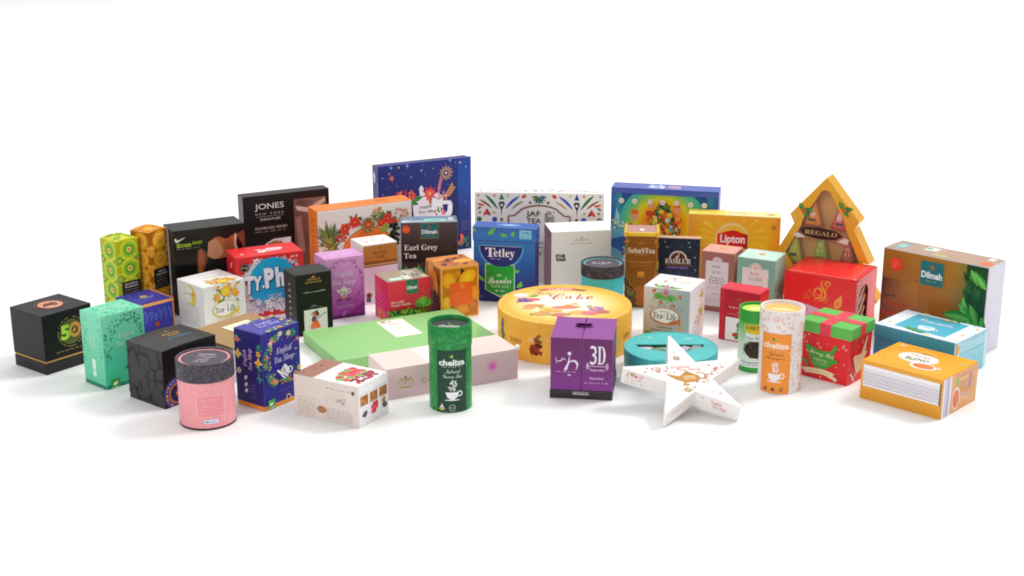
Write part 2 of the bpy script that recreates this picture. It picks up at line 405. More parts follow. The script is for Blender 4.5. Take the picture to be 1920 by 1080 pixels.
    def _slice(s, pts, cols):
        stepw = s.W / 36
        x0 = min(p[0] for p in pts); x1 = max(p[0] for p in pts)
        if int(x0 / stepw) == int(x1 / stepw) or x1 - x0 < 1e-7: return [(pts, cols)]
        tris = tessellate_polygon([[Vector((x, y, 0)) for x, y in pts]]) if len(pts) > 3 else [(0, 1, 2)]
        out = []
        for t in tris:
            P = [(pts[i], cols[i]) for i in t]
            a = (P[1][0][0]-P[0][0][0])*(P[2][0][1]-P[0][0][1])-(P[1][0][1]-P[0][0][1])*(P[2][0][0]-P[0][0][0])
            if abs(a) < 1e-14: continue
            if a < 0: P = P[::-1]
            k0 = int(math.floor(min(q[0][0] for q in P) / stepw)); k1 = int(math.floor(max(q[0][0] for q in P) / stepw))
            for k in range(k0, k1 + 1):
                Q = P
                for lim, sg in ((k * stepw, 1), ((k + 1) * stepw, -1)):
                    R = []
                    for i in range(len(Q)):
                        (A, ca), (B, cb) = Q[i], Q[(i + 1) % len(Q)]
                        da = (A[0] - lim) * sg; db = (B[0] - lim) * sg
                        if da >= 0: R.append((A, ca))
                        if da * db < 0:
                            f = da / (da - db)
                            R.append(((A[0]+(B[0]-A[0])*f, A[1]+(B[1]-A[1])*f), tuple(ca[j]+(cb[j]-ca[j])*f for j in range(4))))
                    Q = R
                    if len(Q) < 3: break
                if len(Q) >= 3: out.append(([q[0] for q in Q], [q[1] for q in Q]))
        return out

def face(t, dims, f, z0=0.0, z1=None, base=0.00022):
    w, d, h = dims; z1 = h if z1 is None else z1
    X, Y, Z = Vector((1,0,0)), Vector((0,1,0)), Vector((0,0,1))
    if f == 'F': return Art(t, (Vector((-w/2, -d/2, z0)), X, Z, -Y), w, z1 - z0, base=base)
    if f == 'L': return Art(t, (Vector((-w/2, d/2, z0)), -Y, Z, -X), d, z1 - z0, base=base)
    if f == 'R': return Art(t, (Vector((w/2, -d/2, z0)), Y, Z, X), d, z1 - z0, base=base)
    if f == 'T': return Art(t, (Vector((-w/2, -d/2, z1)), X, Y, Z), w, d, base=base)

BOX = {
    'black50': (-0.7441, 2.2125, 0.9099, 0.0919, 0.0843, 0.0983),
    'mint': (-0.6225, 2.1315, 0.8461, 0.0757, 0.0578, 0.1188),
    'navysmall': (-0.64, 2.3952, 0.8155, 0.0692, 0.0731, 0.0543),
    'kiwi': (-0.6903, 2.4439, 0.8492, 0.0452, 0.048, 0.1518),
    'orange': (-0.645, 2.4742, 1.0503, 0.0458, 0.0431, 0.1596),
    'brief': (-0.5551, 2.5137, 0.4931, 0.1317, 0.0592, 0.1564),
    'tolyellow': (-0.5263, 2.4125, 0.7782, 0.0856, 0.0816, 0.0832),
    'jones': (-0.4405, 2.7103, 0.4782, 0.1733, 0.0319, 0.1704),
    'typhoo': (-0.4437, 2.4887, 0.4584, 0.1225, 0.0647, 0.1137),
    'hallblack': (-0.3518, 2.3763, 0.5355, 0.0668, 0.0512, 0.1104),
    'purple': (-0.3079, 2.4675, 0.4846, 0.0739, 0.0512, 0.1124),
    'everyday': (-0.2545, 2.5624, 0.5018, 0.0683, 0.0578, 0.1123),
    'basiorange': (-0.2902, 2.6826, 0.5091, 0.1962, 0.0439, 0.1537),
    'earlgrey': (-0.1598, 2.6797, 0.0959, 0.1082, 0.0464, 0.1225),
    'advent': (-0.1835, 2.8801, 0.4948, 0.2089, 0.0295, 0.1954),
    'dilmahred': (-0.1948, 2.4541, 0.4976, 0.0818, 0.0596, 0.0766),
    'mango': (-0.1072, 2.4775, 0.4408, 0.0726, 0.0699, 0.0966),
    'tetley': (-0.0106, 2.5564, -0.1982, 0.115, 0.0375, 0.1423),
    'jaf': (0.0528, 2.6854, -0.0633, 0.2463, 0.0374, 0.1766),
    'hallwhite': (0.1221, 2.5977, 0.1644, 0.1122, 0.0706, 0.1293),
    'sebas': (0.2365, 2.5372, -0.0926, 0.0576, 0.0618, 0.1393),
    'basinavy': (0.3084, 2.5566, -0.1365, 0.0755, 0.0158, 0.12),
    'tolgreen': (0.2763, 2.3398, -0.4435, 0.0814, 0.0796, 0.0978),
    'rose': (0.3793, 2.5035, -0.4404, 0.0609, 0.0506, 0.1121),
    'sage': (0.4421, 2.4556, -0.4726, 0.0687, 0.0595, 0.1145),
    'redhall': (0.3934, 2.3286, -0.565, 0.0721, 0.0393, 0.0917),
    'p6': (0.5615, 2.4315, -0.5554, 0.13, 0.1098, 0.096),
    'xmaslid': (0.513, 2.1545, 5.5717, 0.0895, 0.0772, 0.0941),
    'dilmahbig': (0.7251, 2.3286, -0.75, 0.1896, 0.0622, 0.1516),
    'cham': (0.6767, 2.2074, -0.7704, 0.1453, 0.1023, 0.0636),
    'yellow': (0.6168, 2.05, -0.7573, 0.1335, 0.1113, 0.0614),
    'blackpat': (-0.518, 2.0708, 0.8943, 0.102, 0.0843, 0.0907),
    'goldbox': (-0.4375, 2.2062, -0.6985, 0.1185, 0.1332, 0.0586),
    'navyfloral': (-0.3674, 2.0437, 0.9287, 0.0773, 0.0582, 0.1208),
    'whitebrown': (-0.2524, 1.9924, -0.5214, 0.116, 0.0749, 0.0632),
    'greenflat': (-0.1905, 2.3011, 0.4785, 0.2813, 0.1653, 0.0202),
    'pinkflat': (-0.1071, 2.1248, 0.4526, 0.2214, 0.077, 0.0495),
    'violet': (0.1115, 2.0986, -0.1308, 0.0945, 0.1007, 0.0976),
    'calendar': (0.2951, 2.6927, -0.2198, 0.2054, 0.0452, 0.1822),
    'lipton': (0.4177, 2.6215, -0.1964, 0.1708, 0.04, 0.1486),
}
CYL = {'pinkjar': (-0.44499, 1.96378, 0.04052, 0.09973), 'greentube': (-0.09202, 2.02301, 0.03177, 0.13342), 'ginger': (0.41428, 2.09977, 0.03285, 0.13233), 'everton': (0.38976, 2.18837, 0.02652, 0.10312), 'luban': (0.08846, 2.30742, 0.11213, 0.07015), 'tealjar': (0.1616, 2.4706, 0.03748, 0.09708), 'tealround': (0.25224, 2.1615, 0.07443, 0.04486)}
STAR = [0.2607, 2.0105, 0.0523, 0.3325, 0.0368, 0.2079, 0.0984, 0.0371, 0.0278]
TREE = [0.5586, 2.5016, -0.5248, 0.0349, 0.2435, 0.1695, 0.1536, 0.0946, 0.0638, 0.0553, 0.0871]
GROUPS = {'kiwi': 'tall medallion patterned tea cartons', 'orange': 'tall medallion patterned tea cartons', 'tolgreen': 'white fruit tea cubes', 'tolyellow': 'white fruit tea cubes',
          'rose': 'herbal tea cartons with arched labels', 'sage': 'herbal tea cartons with arched labels', 'pinkjar': 'round tea jars with black lids', 'tealjar': 'round tea jars with black lids'}
SEAM = {'mint', 'purple', 'navyfloral', 'tolgreen', 'tolyellow', 'whitebrown', 'rose', 'sage', 'everyday', 'navysmall', 'mango', 'hallblack', 'hallwhite', 'redhall', 'dilmahred', 'typhoo', 'earlgrey'}
def carton(key, name, label, cat='box', col='#ffffff', part='carton', bulge=0, z1=None, m=None, **mk):
    x, y, a, w, d, h = BOX[key]; NOW[0] = INK_GLOSS if key in GLOSSY else INK
    t = thing(name, label, cat, (x, y, 0), a, GROUPS.get(key))
    if part: box(part, t, -w/2, -d/2, 0, w/2, d/2, z1 or h, m or mat(col, **mk), bulge=bulge)
    if key in SEAM and part:      # the tuck flap: a dark gap along the front fold and short ones down each end
        A = face(t, (w, d, h), 'T', base=.0021); A.p('flap_gap', m=INK); dk = lighter('#000000', 0) if not col else '#' + ''.join('%02x' % int(int(col[i:i+2], 16) * .45) for i in (1, 3, 5))
        A.rect(.012, .010, .988, .010 + .00035 / d, dk)
        for u in (.010, .990 - .00035 / w): A.rect(u, .012, u + .00035 / w, .92, dk)
        A.build()
    return t, (w, d, h)
def tube(key, name, label, cat='tube', yaw=0.0):
    x, y, r, h = CYL[key]; NOW[0] = INK
    t = thing(name, label, cat, (x, y, 0), yaw, GROUPS.get(key))
    return t, r, h
def wrap(t, r, z0, z1): return Art(t, z0, PI * r, z1 - z0, cyl=r)
def disc(t, r, z): return Art(t, (Vector((-r, -r, z)), Vector((1,0,0)), Vector((0,1,0)), Vector((0,0,1))), 2*r, 2*r)

# ------------------------------------------------------------------ the setting: white studio sweep
def sweep():
    prof = [(-6, 0), (0, 0), (8, 0), (12, 0)]
    for k in range(1, 13):
        a = PI/2 * k / 12; prof.append((12 + 3 * math.sin(a), 3 - 3 * math.cos(a)))
    prof.append((15, 9))
    bm = bmesh.new(); cols = []
    for (y, z) in prof: cols.append([bm.verts.new((x, y, z)) for x in (-14, -5, 5, 14)])
    for a, b in zip(cols, cols[1:]):
        for i in range(3): bm.faces.new((a[i], a[i+1], b[i+1], b[i]))
    m = mat('#f2f2f2', rough=0.7, grain=0.01, bump=0.0, scale=60)
    o = bm_obj('studio_floor', bm, m, None, smooth=True)
    o['kind'] = 'structure'
sweep()
R = random.Random(11)
U = R.uniform

# ---------------------------------------------------------------- shared motifs
def medal(A, u, v, r, c):
    A.ell(u, v, r, c[0], n=22, step=.000003); A.ell(u, v, r * .86, c[1], n=22, step=.000003)
    for k in range(12): A.leaf(u, v, r * .74, r * .2, 30 * k, c[2])
    A.ell(u, v, r * .45, c[3], n=16, step=.000003); A.ell(u, v, r * .36, c[4], n=14, step=.000003); A.ell(u, v, r * .18, c[5], n=10, step=.000003)
def medallions(A, c, gap, sc=.385):
    k = A.W / A.H; A.rect(.004, .003, .996, .997, gap)
    st = sc * k * 1.95; v = 1 - sc * k * 1.02; n = 0
    while v > -sc * k:
        for u, q, dv in ((.56, 1.0, 0), (.10, .62, st * .5), (.985, .5, st * .5)):
            vv = v - dv; rr = sc * q; lim = []
            for f, cc in ((1, 0), (.88, 1), (.66, 2), (.46, 3), (.34, 4), (.17, 5)):
                pts = [(min(.996, max(.004, u + rr*f*math.cos(2*PI*i/22))), min(.997, max(.003, vv + rr*f*k*math.sin(2*PI*i/22)))) for i in range(22)]
                if max(a[1] for a in pts) - min(a[1] for a in pts) > .004 and max(a[0] for a in pts) - min(a[0] for a in pts) > .004:
                    A.poly(pts, c[cc], .000003)
                if cc == 1 and rr < u < 1 - rr + .1 and rr * k < vv < 1 - rr * k:
                    for j in range(12): A.leaf(u, vv, rr * .8, rr * .2, 30 * j + 10, c[2])
        for u in (.28, .84): 
            if .03 < v - st * .5 < .97: A.star(u, v - st * .5, .06, c[6], n=4, q=.45, rot=45)
        v -= st
def ets_text(A, u, v, w, col, k=1.0, rot=0):
    q = A.W / A.H
    dx, dy = -math.sin(math.radians(rot)), math.cos(math.radians(rot))
    A.text('English', u + dx * w * .17, v + dy * w * .17 * q, w * .78, w * .30 * q, col, 'serifi', rot=rot)
    A.text('Tea Shop', u - dx * w * .17, v - dy * w * .17 * q, w, w * .30 * q, col, 'serifi', rot=rot)
def ets_pot(A, u, v, s, col, spots=('#d03050', '#e0a030', '#2a8a50', '#5050a0')):
    q = A.W / A.H
    A.ell(u, v, s * .30, col, rv=s * .27, n=20); A.ell(u, v - s*.2*q, s * .17, col, rv=s * .16, n=16); A.ell(u, v + s*.25*q, s*.15, col, rv=s*.07, n=14); A.ell(u, v + s*.34*q, s*.05, col, n=10)
    A.poly([(u - .52*s, v + .16*s*q), (u - .44*s, v + .2*s*q), (u - .2*s, v + .08*s*q), (u - .2*s, v - .16*s*q), (u - .34*s, v - .02*s*q)], col); A.ring(u + .32*s, v + .02*s*q, .11*s, .17*s, col, -120, 130, n=14)
    for i in range(9): A.leaf(u + U(-.16, .12) * s, v + U(-.25, .2) * s * q, s * .16, s * .07, U(0, 360), R.choice(spots))
def tol(A, u, v, w, ringc, txt='#4a4f4c', fill='#f1f1ea'):
    q = A.W / A.H
    A.ell(u, v, w * .53, ringc, rv=w * .30); A.ell(u, v + .01, w * .48, fill, rv=w * .255)
    A.ell(u + w * .3, v - w * .2 * q, w * .2, ringc, rv=w * .07, rot=.35); A.poly([(u+w*.38, v-w*.12*q), (u+w*.56, v-w*.02*q), (u+w*.53, v-w*.3*q)], ringc)
    A.text('Tea', u - w*.25, v, w*.34, w*.21*q, txt, 'serif'); A.text('of', u - w*.03, v + w*.0*q, w*.09, w*.1*q, ringc, 'serifi'); A.text('Life', u + w*.24, v, w*.36, w*.24*q, txt, 'serif')
    A.greek(u - w*.16, v + w*.16*q, u + w*.16, w*.045*q, ringc)
def badge(A, u, v, w, col, dark='#ffffff'):
    q = A.W / A.H
    A.rect(u - w/2, v - w/2*q, u + w/2, v + w/2*q, col)
    A.leaf(u - w*.3, v - w*.1*q, w*.6, w*.3, 20, dark); A.greek(u - w*.4, v - w*.38*q, u + w*.4, w*.12*q, dark)
def logo_square(A, u0, v0, u1, v1, txt='Dilmah', bg='#1f6f78', bd='#8a7a3a', sun='#a06a30'):
    A.rect(u0, v0, u1, v1, bd); q = A.W / A.H; e = (u1-u0) * .04
    A.rect(u0+e, v0+e*q, u1-e, v1-e*q, bg)
    cu, cv, w, h = (u0+u1)/2, (v0+v1)/2, u1-u0, v1-v0
    A.flower(cu, cv + h*.24, w*.12, sun, sun, n=8, wd=.4)
    A.text(txt, cu, cv - h*.06, w*.84, h*.26, '#f4f8f6', 'sans', bold=.01)
    A.greek(cu - w*.25, cv - h*.3, cu + w*.25, h*.05, '#a8944a')
def vine(A, u, v, s, cols, n=6):
    for i in range(n):
        A.leaf(u + U(-s, s)*.6, v + U(-s, s)*.6*A.W/A.H, s * U(.5, .9), s * .3, U(0, 360), R.choice(cols))
def lidseam(A, v=.985, col='#00000022'): pass

# ---------------------------------------------------------------- black anniversary cube
t, D = carton('black50', 'black_gift_box', 'black cube gift box with a green and gold 50 on its side, far left', 'gift box', part=None)
w, d, h = D; mb = mat('#1d1a1b', rough=.5, pattern=('grainlines', '#2c2629', 90, .35))
box('base', t, -w/2, -d/2, 0, w/2, d/2, h*.195, mb)
box('inner_rim', t, -w/2+.0008, -d/2+.0008, h*.19, w/2-.0008, d/2-.0008, h*.225, mat('#d9a24a', rough=.3, metal=.6), bev=0)
box('lid', t, -w/2-.0004, -d/2-.0004, h*.222, w/2+.0004, d/2+.0004, h, mb)
A = face(t, D, 'F', base=.0007)
A.rect(.004, .235, .996, .985, '#0c0a0b')
A.p('emblem', m=FOIL)
A.ell(.56, .62, .225, '#6b6b3a', cc='#3d3f22', n=40); A.dashes(.56, .62, .255, .018, '#b9a04a', 100, 440, 60)
A.p('number', 'emblem'); A.text('5', .44, .625, .19, .25, '#b4dc3c', 'sans', bold=.02, cols='#8fc83a'); A.text('0', .635, .635, .24, .26, '#b89a30', 'sans', bold=.02, cols='#d98a4a')
A.ell(.635, .635, .07, '#5a4a20', rv=.075); A.leaf(.60, .60, .09, .045, 55, '#c8a04a')
A.p('lettering', m=FOIL); A.greek(.22, .325, .9, .022, '#a08a40')
A.build()
A = face(t, D, 'T', base=.0007); A.p('emblem', m=FOIL)
A.ell(.5, .5, .24, '#5a3a30'); A.ell(.5, .5, .215, '#e8a184', n=30)
for q in range(5): A.leaf(.33 + q*.07, .42, .2, .06, 50 + q*12, '#7a4634')
A.curve([(.36, .42), (.45, .6), (.55, .4), (.64, .58)], .04, '#5a3226'); A.dashes(.5, .5, .265, .015, '#b07a5a', 0, 360, 50)
A.build()

# ---------------------------------------------------------------- mint tea carton
t, D = carton('mint', 'tea_carton', 'mint green tea carton with dark green leaf sprigs, beside the black 50 box', col='#6fd4ac')
w, d, h = D
for f in 'FL':
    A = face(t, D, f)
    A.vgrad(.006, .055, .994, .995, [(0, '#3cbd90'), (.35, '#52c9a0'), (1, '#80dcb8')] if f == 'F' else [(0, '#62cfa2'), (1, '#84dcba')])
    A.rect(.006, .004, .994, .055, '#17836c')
    A.p('printed_leaves')
    gc = ['#2a9460', '#1f8050', '#3aa870', '#2e7f68']
    for i in range(150 if f == 'F' else 60):
        if f == 'F':
            a = U(-.25, 1.15) * PI; r = U(.36, .56); u = .56 + r * math.cos(a); v = .58 + r * 1.05 * math.sin(a) * A.W / A.H * 1.15
        else: u = R.choice((U(.02, .3), U(.8, .98))); v = U(.35, .97)
        if .02 < u < .93 and .12 < v < .96: A.leaf(u, v, U(.035, .07), U(.02, .035), U(0, 360), R.choice(gc + ['#37507a'] * (1 if i % 5 == 0 else 0)))
    A.p('lettering')
    if f == 'F':
        ets_text(A, .55, .63, .5, '#b9ecd8'); ets_pot(A, .62, .40, .2, '#aebfd8'); A.text('TEA CALM', .62, .24, .35, .022, '#2a6a5a'); A.greek(.45, .19, .85, .015, '#a8e8d0')
        vine(A, .62, .3, .14, ['#1f8050', '#37507a'], 14)
        A.p('badge'); badge(A, .22, .065, .2, '#3f9a3c')
    else:
        ets_text(A, .5, .62, .22 * A.H / A.W * .9, '#c8f0e0', rot=90)
        for q in (.18, .27, .34): A.ell(.5, q, .09, '#e0f6ec', n=10)
    A.build()
A = face(t, D, 'T')
for i in range(60): A.leaf(U(.05, .9), U(.02, .9), .06, .03, U(0, 360), R.choice(['#5ac092', '#4fb588']))
A.text('English', .5, .62, .5, .16, '#c4efdc', 'serifi'); A.text('Tea Shop', .5, .42, .6, .16, '#c4efdc', 'serifi'); A.build()

# ---------------------------------------------------------------- small navy box
t, D = carton('navysmall', 'tea_box', 'small navy blue tea box with orange edges, tucked behind the mint carton', col='#2f2f86')
A = face(t, D, 'F'); A.rect(.005, .01, .995, .995, '#38369a'); A.p('border'); A.rect(.004, .90, .996, .996, '#f0a45a'); A.rect(.955, .01, .996, .9, '#d98a48')
A.p('printed_swirls')
for q in range(6): A.curve([(.1+q*.14, .45), (.14+q*.14, .7+U(-.1, .1)), (.2+q*.14, .55), (.17+q*.14, .42), (.24+q*.14, .4)], .018, '#5f7ee0')
for q in range(10): A.leaf(U(.1, .9), U(.2, .75), .07, .03, U(0, 360), '#4a5cc0')
A.p('seal'); A.rect(.42, .17, .55, .34, '#8a3a2a'); A.rect(.45, .2, .52, .31, '#b0503a')
A.build()
A = face(t, D, 'T'); A.rect(.005, .005, .995, .995, '#3c3a98'); A.p('border'); A.rect(.95, .01, .996, .99, '#f0a45a')
A.p('printed_swirls')
for q in range(34): A.leaf(U(.1, .88), U(.1, .9), .08, .03, U(0, 360), R.choice(['#6a74d0', '#7a86e0', '#555cc0']))
A.flower(.5, .55, .12, '#c8a84a', '#7a9a4a', n=8); A.text('Tea Shop', .52, .42, .35, .1, '#a8b4f0', 'serifi'); A.build()

# ---------------------------------------------------------------- patterned medallion cartons
for key, lab, body, cc, gap in (('kiwi', 'tall tea carton patterned with lime green and yellow medallions', '#d4d028', ('#e6dc28', '#a0cc2c', '#7db82c', '#3f7a2e', '#c8dc58', '#e87a3c', '#2c4a24'), '#b4b81c'),
                           ('orange', 'tall tea carton patterned with orange slice medallions, beside the lime green one', '#dd8e22', ('#e8951c', '#f2ab2c', '#f7c04a', '#e08a20', '#f4b23a', '#f08428', '#4a1f10'), '#a8641c')):
    t, D = carton(key, 'tea_carton', lab, col=body, part=None)
    w, d, h = D
    bm = boxbm(-w/2, -d/2, 0, w/2, d/2, h - .003, 0, 0.0045, .1)
    bm_obj('carton', bm, mat(body), t, smooth=False)
    for f in 'FLR':
        A = face(t, (w, d, h - .003), f); A.cur = 'printed_medallions'; A.mats[A.cur] = NOW[0]
        medallions(A, cc, gap)
        if f == 'F':
            A.p('label', label='black label with white lettering'); v1 = .50 if key == 'kiwi' else .56; A.rect(.14, v1 - .235, .985, v1, '#2a2420')
            A.p('lettering', 'label')
            A.text('FRUITFUL' if key == 'kiwi' else 'WILD', .56, v1 - .035, .6 if key == 'kiwi' else .4, .022, '#d8d0c8', 'sans'); A.text('RUSSIAN' if key == 'kiwi' else 'ORANGE', .56, v1 - .068, .6, .022, '#d8d0c8', 'sans')
            A.para(.22, v1 - .22, .9, v1 - .09, 4, '#a89c90', .014)
        A.build()
    def mp(q, x, y, w=w, d=d, h=h):
        a = q.x / (w/2); b = q.y / (d/2); return Vector((q.x, q.y, q.z + .0045 * ((1-a*a)*(1-b*b) + .5*(1-a*a))))
    A = face(t, (w, d, h - .003), 'T', base=.0004); A.mapf = mp; A.cur = 'printed_medallions'; A.mats[A.cur] = NOW[0]
    for u, v in ((.25, .25), (.75, .25), (.25, .75), (.75, .75), (.5, .5)): medal(A, u, v, .2, cc)
    A.build()

# ---------------------------------------------------------------- black underwear box
t, D = carton('brief', 'underwear_box', 'wide black underwear box printed with a bare torso, beside the orange slice carton', 'clothing box', part=None)
w, d, h = D; box('carton', t, -w/2, -d/2, 0, w/2, d/2, h, mat('#1d1b1b', rough=.32))
A = face(t, D, 'F'); A.vgrad(.003, .003, .997, .997, [(0, '#070606'), (.75, '#0b0a0a'), (1, '#211d1d')])
A.p('printed_photo')
S = lambda x, y: ((x - 45) / 695, 1 - (y - (235 - .129 * (x - 38))) / 815)
sk, sk2, dk = '#a8643e', '#7d452a', '#241a18'
A.blob([S(*p) for p in ((385, 250), (640, 235), (655, 300), (640, 400), (600, 440), (560, 468), (500, 488), (420, 494), (375, 480), (368, 440), (385, 340))], sk)
A.blob([S(*p) for p in ((390, 330), (470, 310), (520, 420), (460, 490), (420, 492), (372, 470), (375, 400))], '#c08a68')
A.blob([S(*p) for p in ((540, 320), (625, 300), (630, 400), (560, 462), (545, 400))], '#9a5634')
A.blob([S(*p) for p in ((340, 240), (700, 205), (700, 262), (620, 262), (560, 300), (470, 280), (390, 330), (330, 330))], '#251a18')
A.blob([S(*p) for p in ((640, 250), (662, 262), (650, 340), (662, 392), (640, 396), (632, 330))], '#d8b49a')
A.blob([S(*p) for p in ((690, 235), (738, 228), (738, 375), (715, 380), (705, 340), (675, 290), (668, 250))], sk2)
A.blob([S(*p) for p in ((275, 430), (310, 395), (345, 420), (365, 470), (345, 560), (310, 636), (268, 642), (266, 560))], sk2)
A.blob([S(*p) for p in ((285, 430), (312, 412), (330, 440), (330, 520), (300, 620), (280, 630), (278, 540))], '#a25c36')
A.blob([S(*p) for p in ((372, 480), (420, 496), (500, 490), (560, 470), (600, 450), (640, 420), (690, 640), (600, 780), (340, 700), (345, 600))], '#191c1f')
A.p('logo'); A.blob([S(*p) for p in ((68, 305), (66, 330), (82, 342), (110, 328), (165, 290), (100, 318), (84, 318), (80, 306))], '#e8e8e8')
A.p('lettering'); A.greek(.04, .846, .10, .012, '#a8c838')
A.text('BOXER', .155, .818, .20, .038, '#b0d63a', 'sansi', slant=.1); A.text('BRIEF', .335, .835, .135, .036, '#8fb030', 'sansi', slant=.1); A.greek(.05, .782, .36, .012, '#8c8c8c'); A.build()

# ---------------------------------------------------------------- tall black window box
t, D = carton('jones', 'underwear_box', 'tall black underwear box with a rosy display window, behind the red tea box', 'clothing box', part=None)
w, d, h = D; box('carton', t, -w/2, -d/2, 0, w/2, d/2, h, mat('#221f1f', rough=.34, pattern=('grainlines', '#3a3534', 60, .5)))
A = face(t, D, 'F'); A.vgrad(.003, .003, .997, .997, [(0, '#080707'), (.7, '#0d0c0c'), (1, '#242020')])
A.p('window', m=GLOSS, label='display window showing rosy fabric')
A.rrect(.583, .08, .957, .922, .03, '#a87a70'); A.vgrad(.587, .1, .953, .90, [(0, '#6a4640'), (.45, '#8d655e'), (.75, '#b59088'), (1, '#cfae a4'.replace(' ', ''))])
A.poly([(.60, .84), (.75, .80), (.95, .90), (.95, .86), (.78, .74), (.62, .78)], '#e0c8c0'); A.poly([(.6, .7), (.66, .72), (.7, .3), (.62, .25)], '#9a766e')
A.line([(.6, .915), (.955, .915)], .012, '#3a2f2d')
A.p('lettering')
A.text('JONES', .30, .862, .335, .085, '#e6e4e2', '', bold=.004)
A.text('NEW YORK', .30, .786, .325, .022, '#b8b4b0', 'sans', sp=1.9); A.line([(.14, .755), (.46, .755)], .004, '#a8a4a0')
A.text('SIGNATURE', .305, .722, .23, .026, '#d0ccc8', 'sans', sp=1.3)
A.text('SEAMLESS BRIEF', .31, .622, .37, .028, '#b8a8a0', 'sans', sp=1.15); A.greek(.125, .585, .49, .018, '#908480')
A.p('printed_photo')
A.poly([(.17, .37), (.24, .44), (.33, .485), (.53, .49), (.53, .3), (.17, .3)], '#dcd8d8'); A.poly([(.2, .3), (.21, .38), (.27, .44), (.34, .465), (.42, .45), (.47, .4), (.47, .3)], '#b07452')
A.poly([(.42, .46), (.53, .485), (.53, .4), (.46, .4)], '#eceaea'); A.build()

# ---------------------------------------------------------------- red and blue tea box
t, D = carton('typhoo', 'tea_box', 'red tea box with a bright blue circle and big white letters', col='#e82c31', rough=.32)
w, d, h = D
A = face(t, D, 'F'); A.p('blue_roundel'); 
for i in range(95):
    a = U(0, 2*PI); r = U(.34, .42)
    u, v = .53 + r*math.cos(a)*1.1, .53 + r*1.04*math.sin(a)*w/h
    if .03 < u < .97 and .03 < v < .93: A.flower(u, v, U(.025, .06), R.choice(['#f0e8ec', '#dcd0d8', '#b4a8b8', '#f4ecf0']), '#8a7a88', n=5)
A.ell(.53, .54, .365, '#2aa7d6', n=48, rv=.385); A.ell(.53, .49, .30, '#2f9fd0', n=40)
for i in range(70):
    u, v = U(.1, .92), U(.07, .2) + abs(U(-.1, .1)); A.flower(u, v, U(.03, .065), R.choice(['#efe4ec', '#d8c8d4', '#9a98b4', '#f4e8ee']), '#9a6a80', n=5)
A.p('lettering')
for k, (ch, u, v, ww, hh) in enumerate((('T', .165, .52, .13, .30), ('Y', .29, .535, .13, .23), ('·', .375, .47, .035, .045), ('P', .47, .60, .145, .33), ('h', .63, .60, .13, .33), ('o', .775, .57, .125, .22), ('o', .91, .59, .125, .22))):
    v += .03; A.text(ch, u + .012, v - .018, ww, hh, '#24406e', 'sans', bold=.05, rot=-3 if k < 3 else 3); A.text(ch, u, v, ww, hh, '#f2eef4', 'sans', bold=.035, rot=-3 if k < 3 else 3)
A.text('DECAF', .545, .33, .2, .07, '#b9c4e6', 'sans', rot=4)
A.p('badge'); A.ell(.11, .835, .065, '#2a1614'); A.ring(.11, .835, .053, .058, '#b8a090'); A.text('9.5g', .11, .835, .09, .035, '#cfc0b4', 'sans')
A.p('lettering'); A.greek(.80, .935, .92, .03, '#f8e0e0'); A.build()
A = face(t, D, 'T'); A.p('logo'); A.poly([(.36, .3), (.42, .45), (.36, .62), (.52, .55), (.55, .66), (.75, .62), (.78, .5), (.70, .36), (.52, .34), (.45, .25)], '#f4e4e4')
A.text('Typhoo', .57, .47, .28, .2, '#d83838', 'serifi'); A.text('40', .13, .3, .06, .16, '#f0c8c8', 'sans'); A.build()
A = face(t, D, 'L'); A.p('lettering'); A.text('t', .5, .82, .2, .1, '#f4dcdc', 'serifi'); A.curve([(.25, .7), (.35, .62), (.5, .6), (.65, .55), (.75, .6)], .07, '#f2e0e4'); A.curve([(.3, .6), (.5, .5), (.8, .5)], .05, '#e8c0c8')
A.para(.15, .1, .85, .45, 6, '#f0b0b0', .02); A.build()

# ---------------------------------------------------------------- dark green ornament box
t, D = carton('hallblack', 'ornament_box', 'upright black ornament box with a small picture of a witch, beside the purple carton', 'gift box', col='#1d1f1e', rough=.36)
w, d, h = D
A = face(t, D, 'F'); A.rect(.01, .005, .99, .975, '#131512')
A.p('lettering', m=FOIL)
A.poly([(.42, .925), (.46, .935), (.5, .955), (.54, .935), (.58, .925), (.5, .93)], '#e8b060'); A.text('Hallmark', .5, .902, .36, .032, '#e8a860', 'script')
A.text('KEEPSAKE', .5, .855, .46, .026, '#c8a858', 'serif', sp=1.1)
A.p('lettering', m=FOIL); A.greek(.22, .70, .82, .022, '#b8c0b8')
A.p('picture_panel'); 
for k in range(9): A.curve([(.30 + k*.02, .425), (.45, .46 + k*.003), (.62, .45), (.76 - k*.01, .43)], .006, '#6f7d72')
A.rrect(.205, .02, .845, .415, .02, '#e6e6dc')
A.p('printed_figure', 'picture_panel', label='small figure in a pointed hat and orange dress')
A.poly([(.36, .335), (.64, .355), (.55, .36), (.60, .405), (.47, .37)], '#4a2e28'); A.ell(.505, .318, .07, '#d8886a'); A.ell(.57, .33, .05, '#6a3424', rv=.07); A.ell(.48, .245, .075, '#6a3a6a', rv=.09)
A.poly([(.36, .10), (.66, .10), (.58, .22), (.44, .22)], '#f07038'); A.line([(.50, .24), (.82, .34)], .03, '#a09a94'); A.line([(.5, .3), (.74, .3)], .016, '#b8b4ac'); A.ell(.45, .14, .08, '#f08048')
A.build()
A = face(t, D, 'L'); A.p('lettering'); A.rect(.01, .005, .99, .98, '#231e22')
for k, ch in enumerate('KEEPSAKE'): A.text(ch, .5, .80 - k*.095, .16, .034, '#cfcac8', 'sans', rot=90 if 0 else 0)
A.build()
A = face(t, D, 'T'); A.p('lettering', m=FOIL); A.greek(.25, .55, .75, .06, '#8a8480'); A.build()

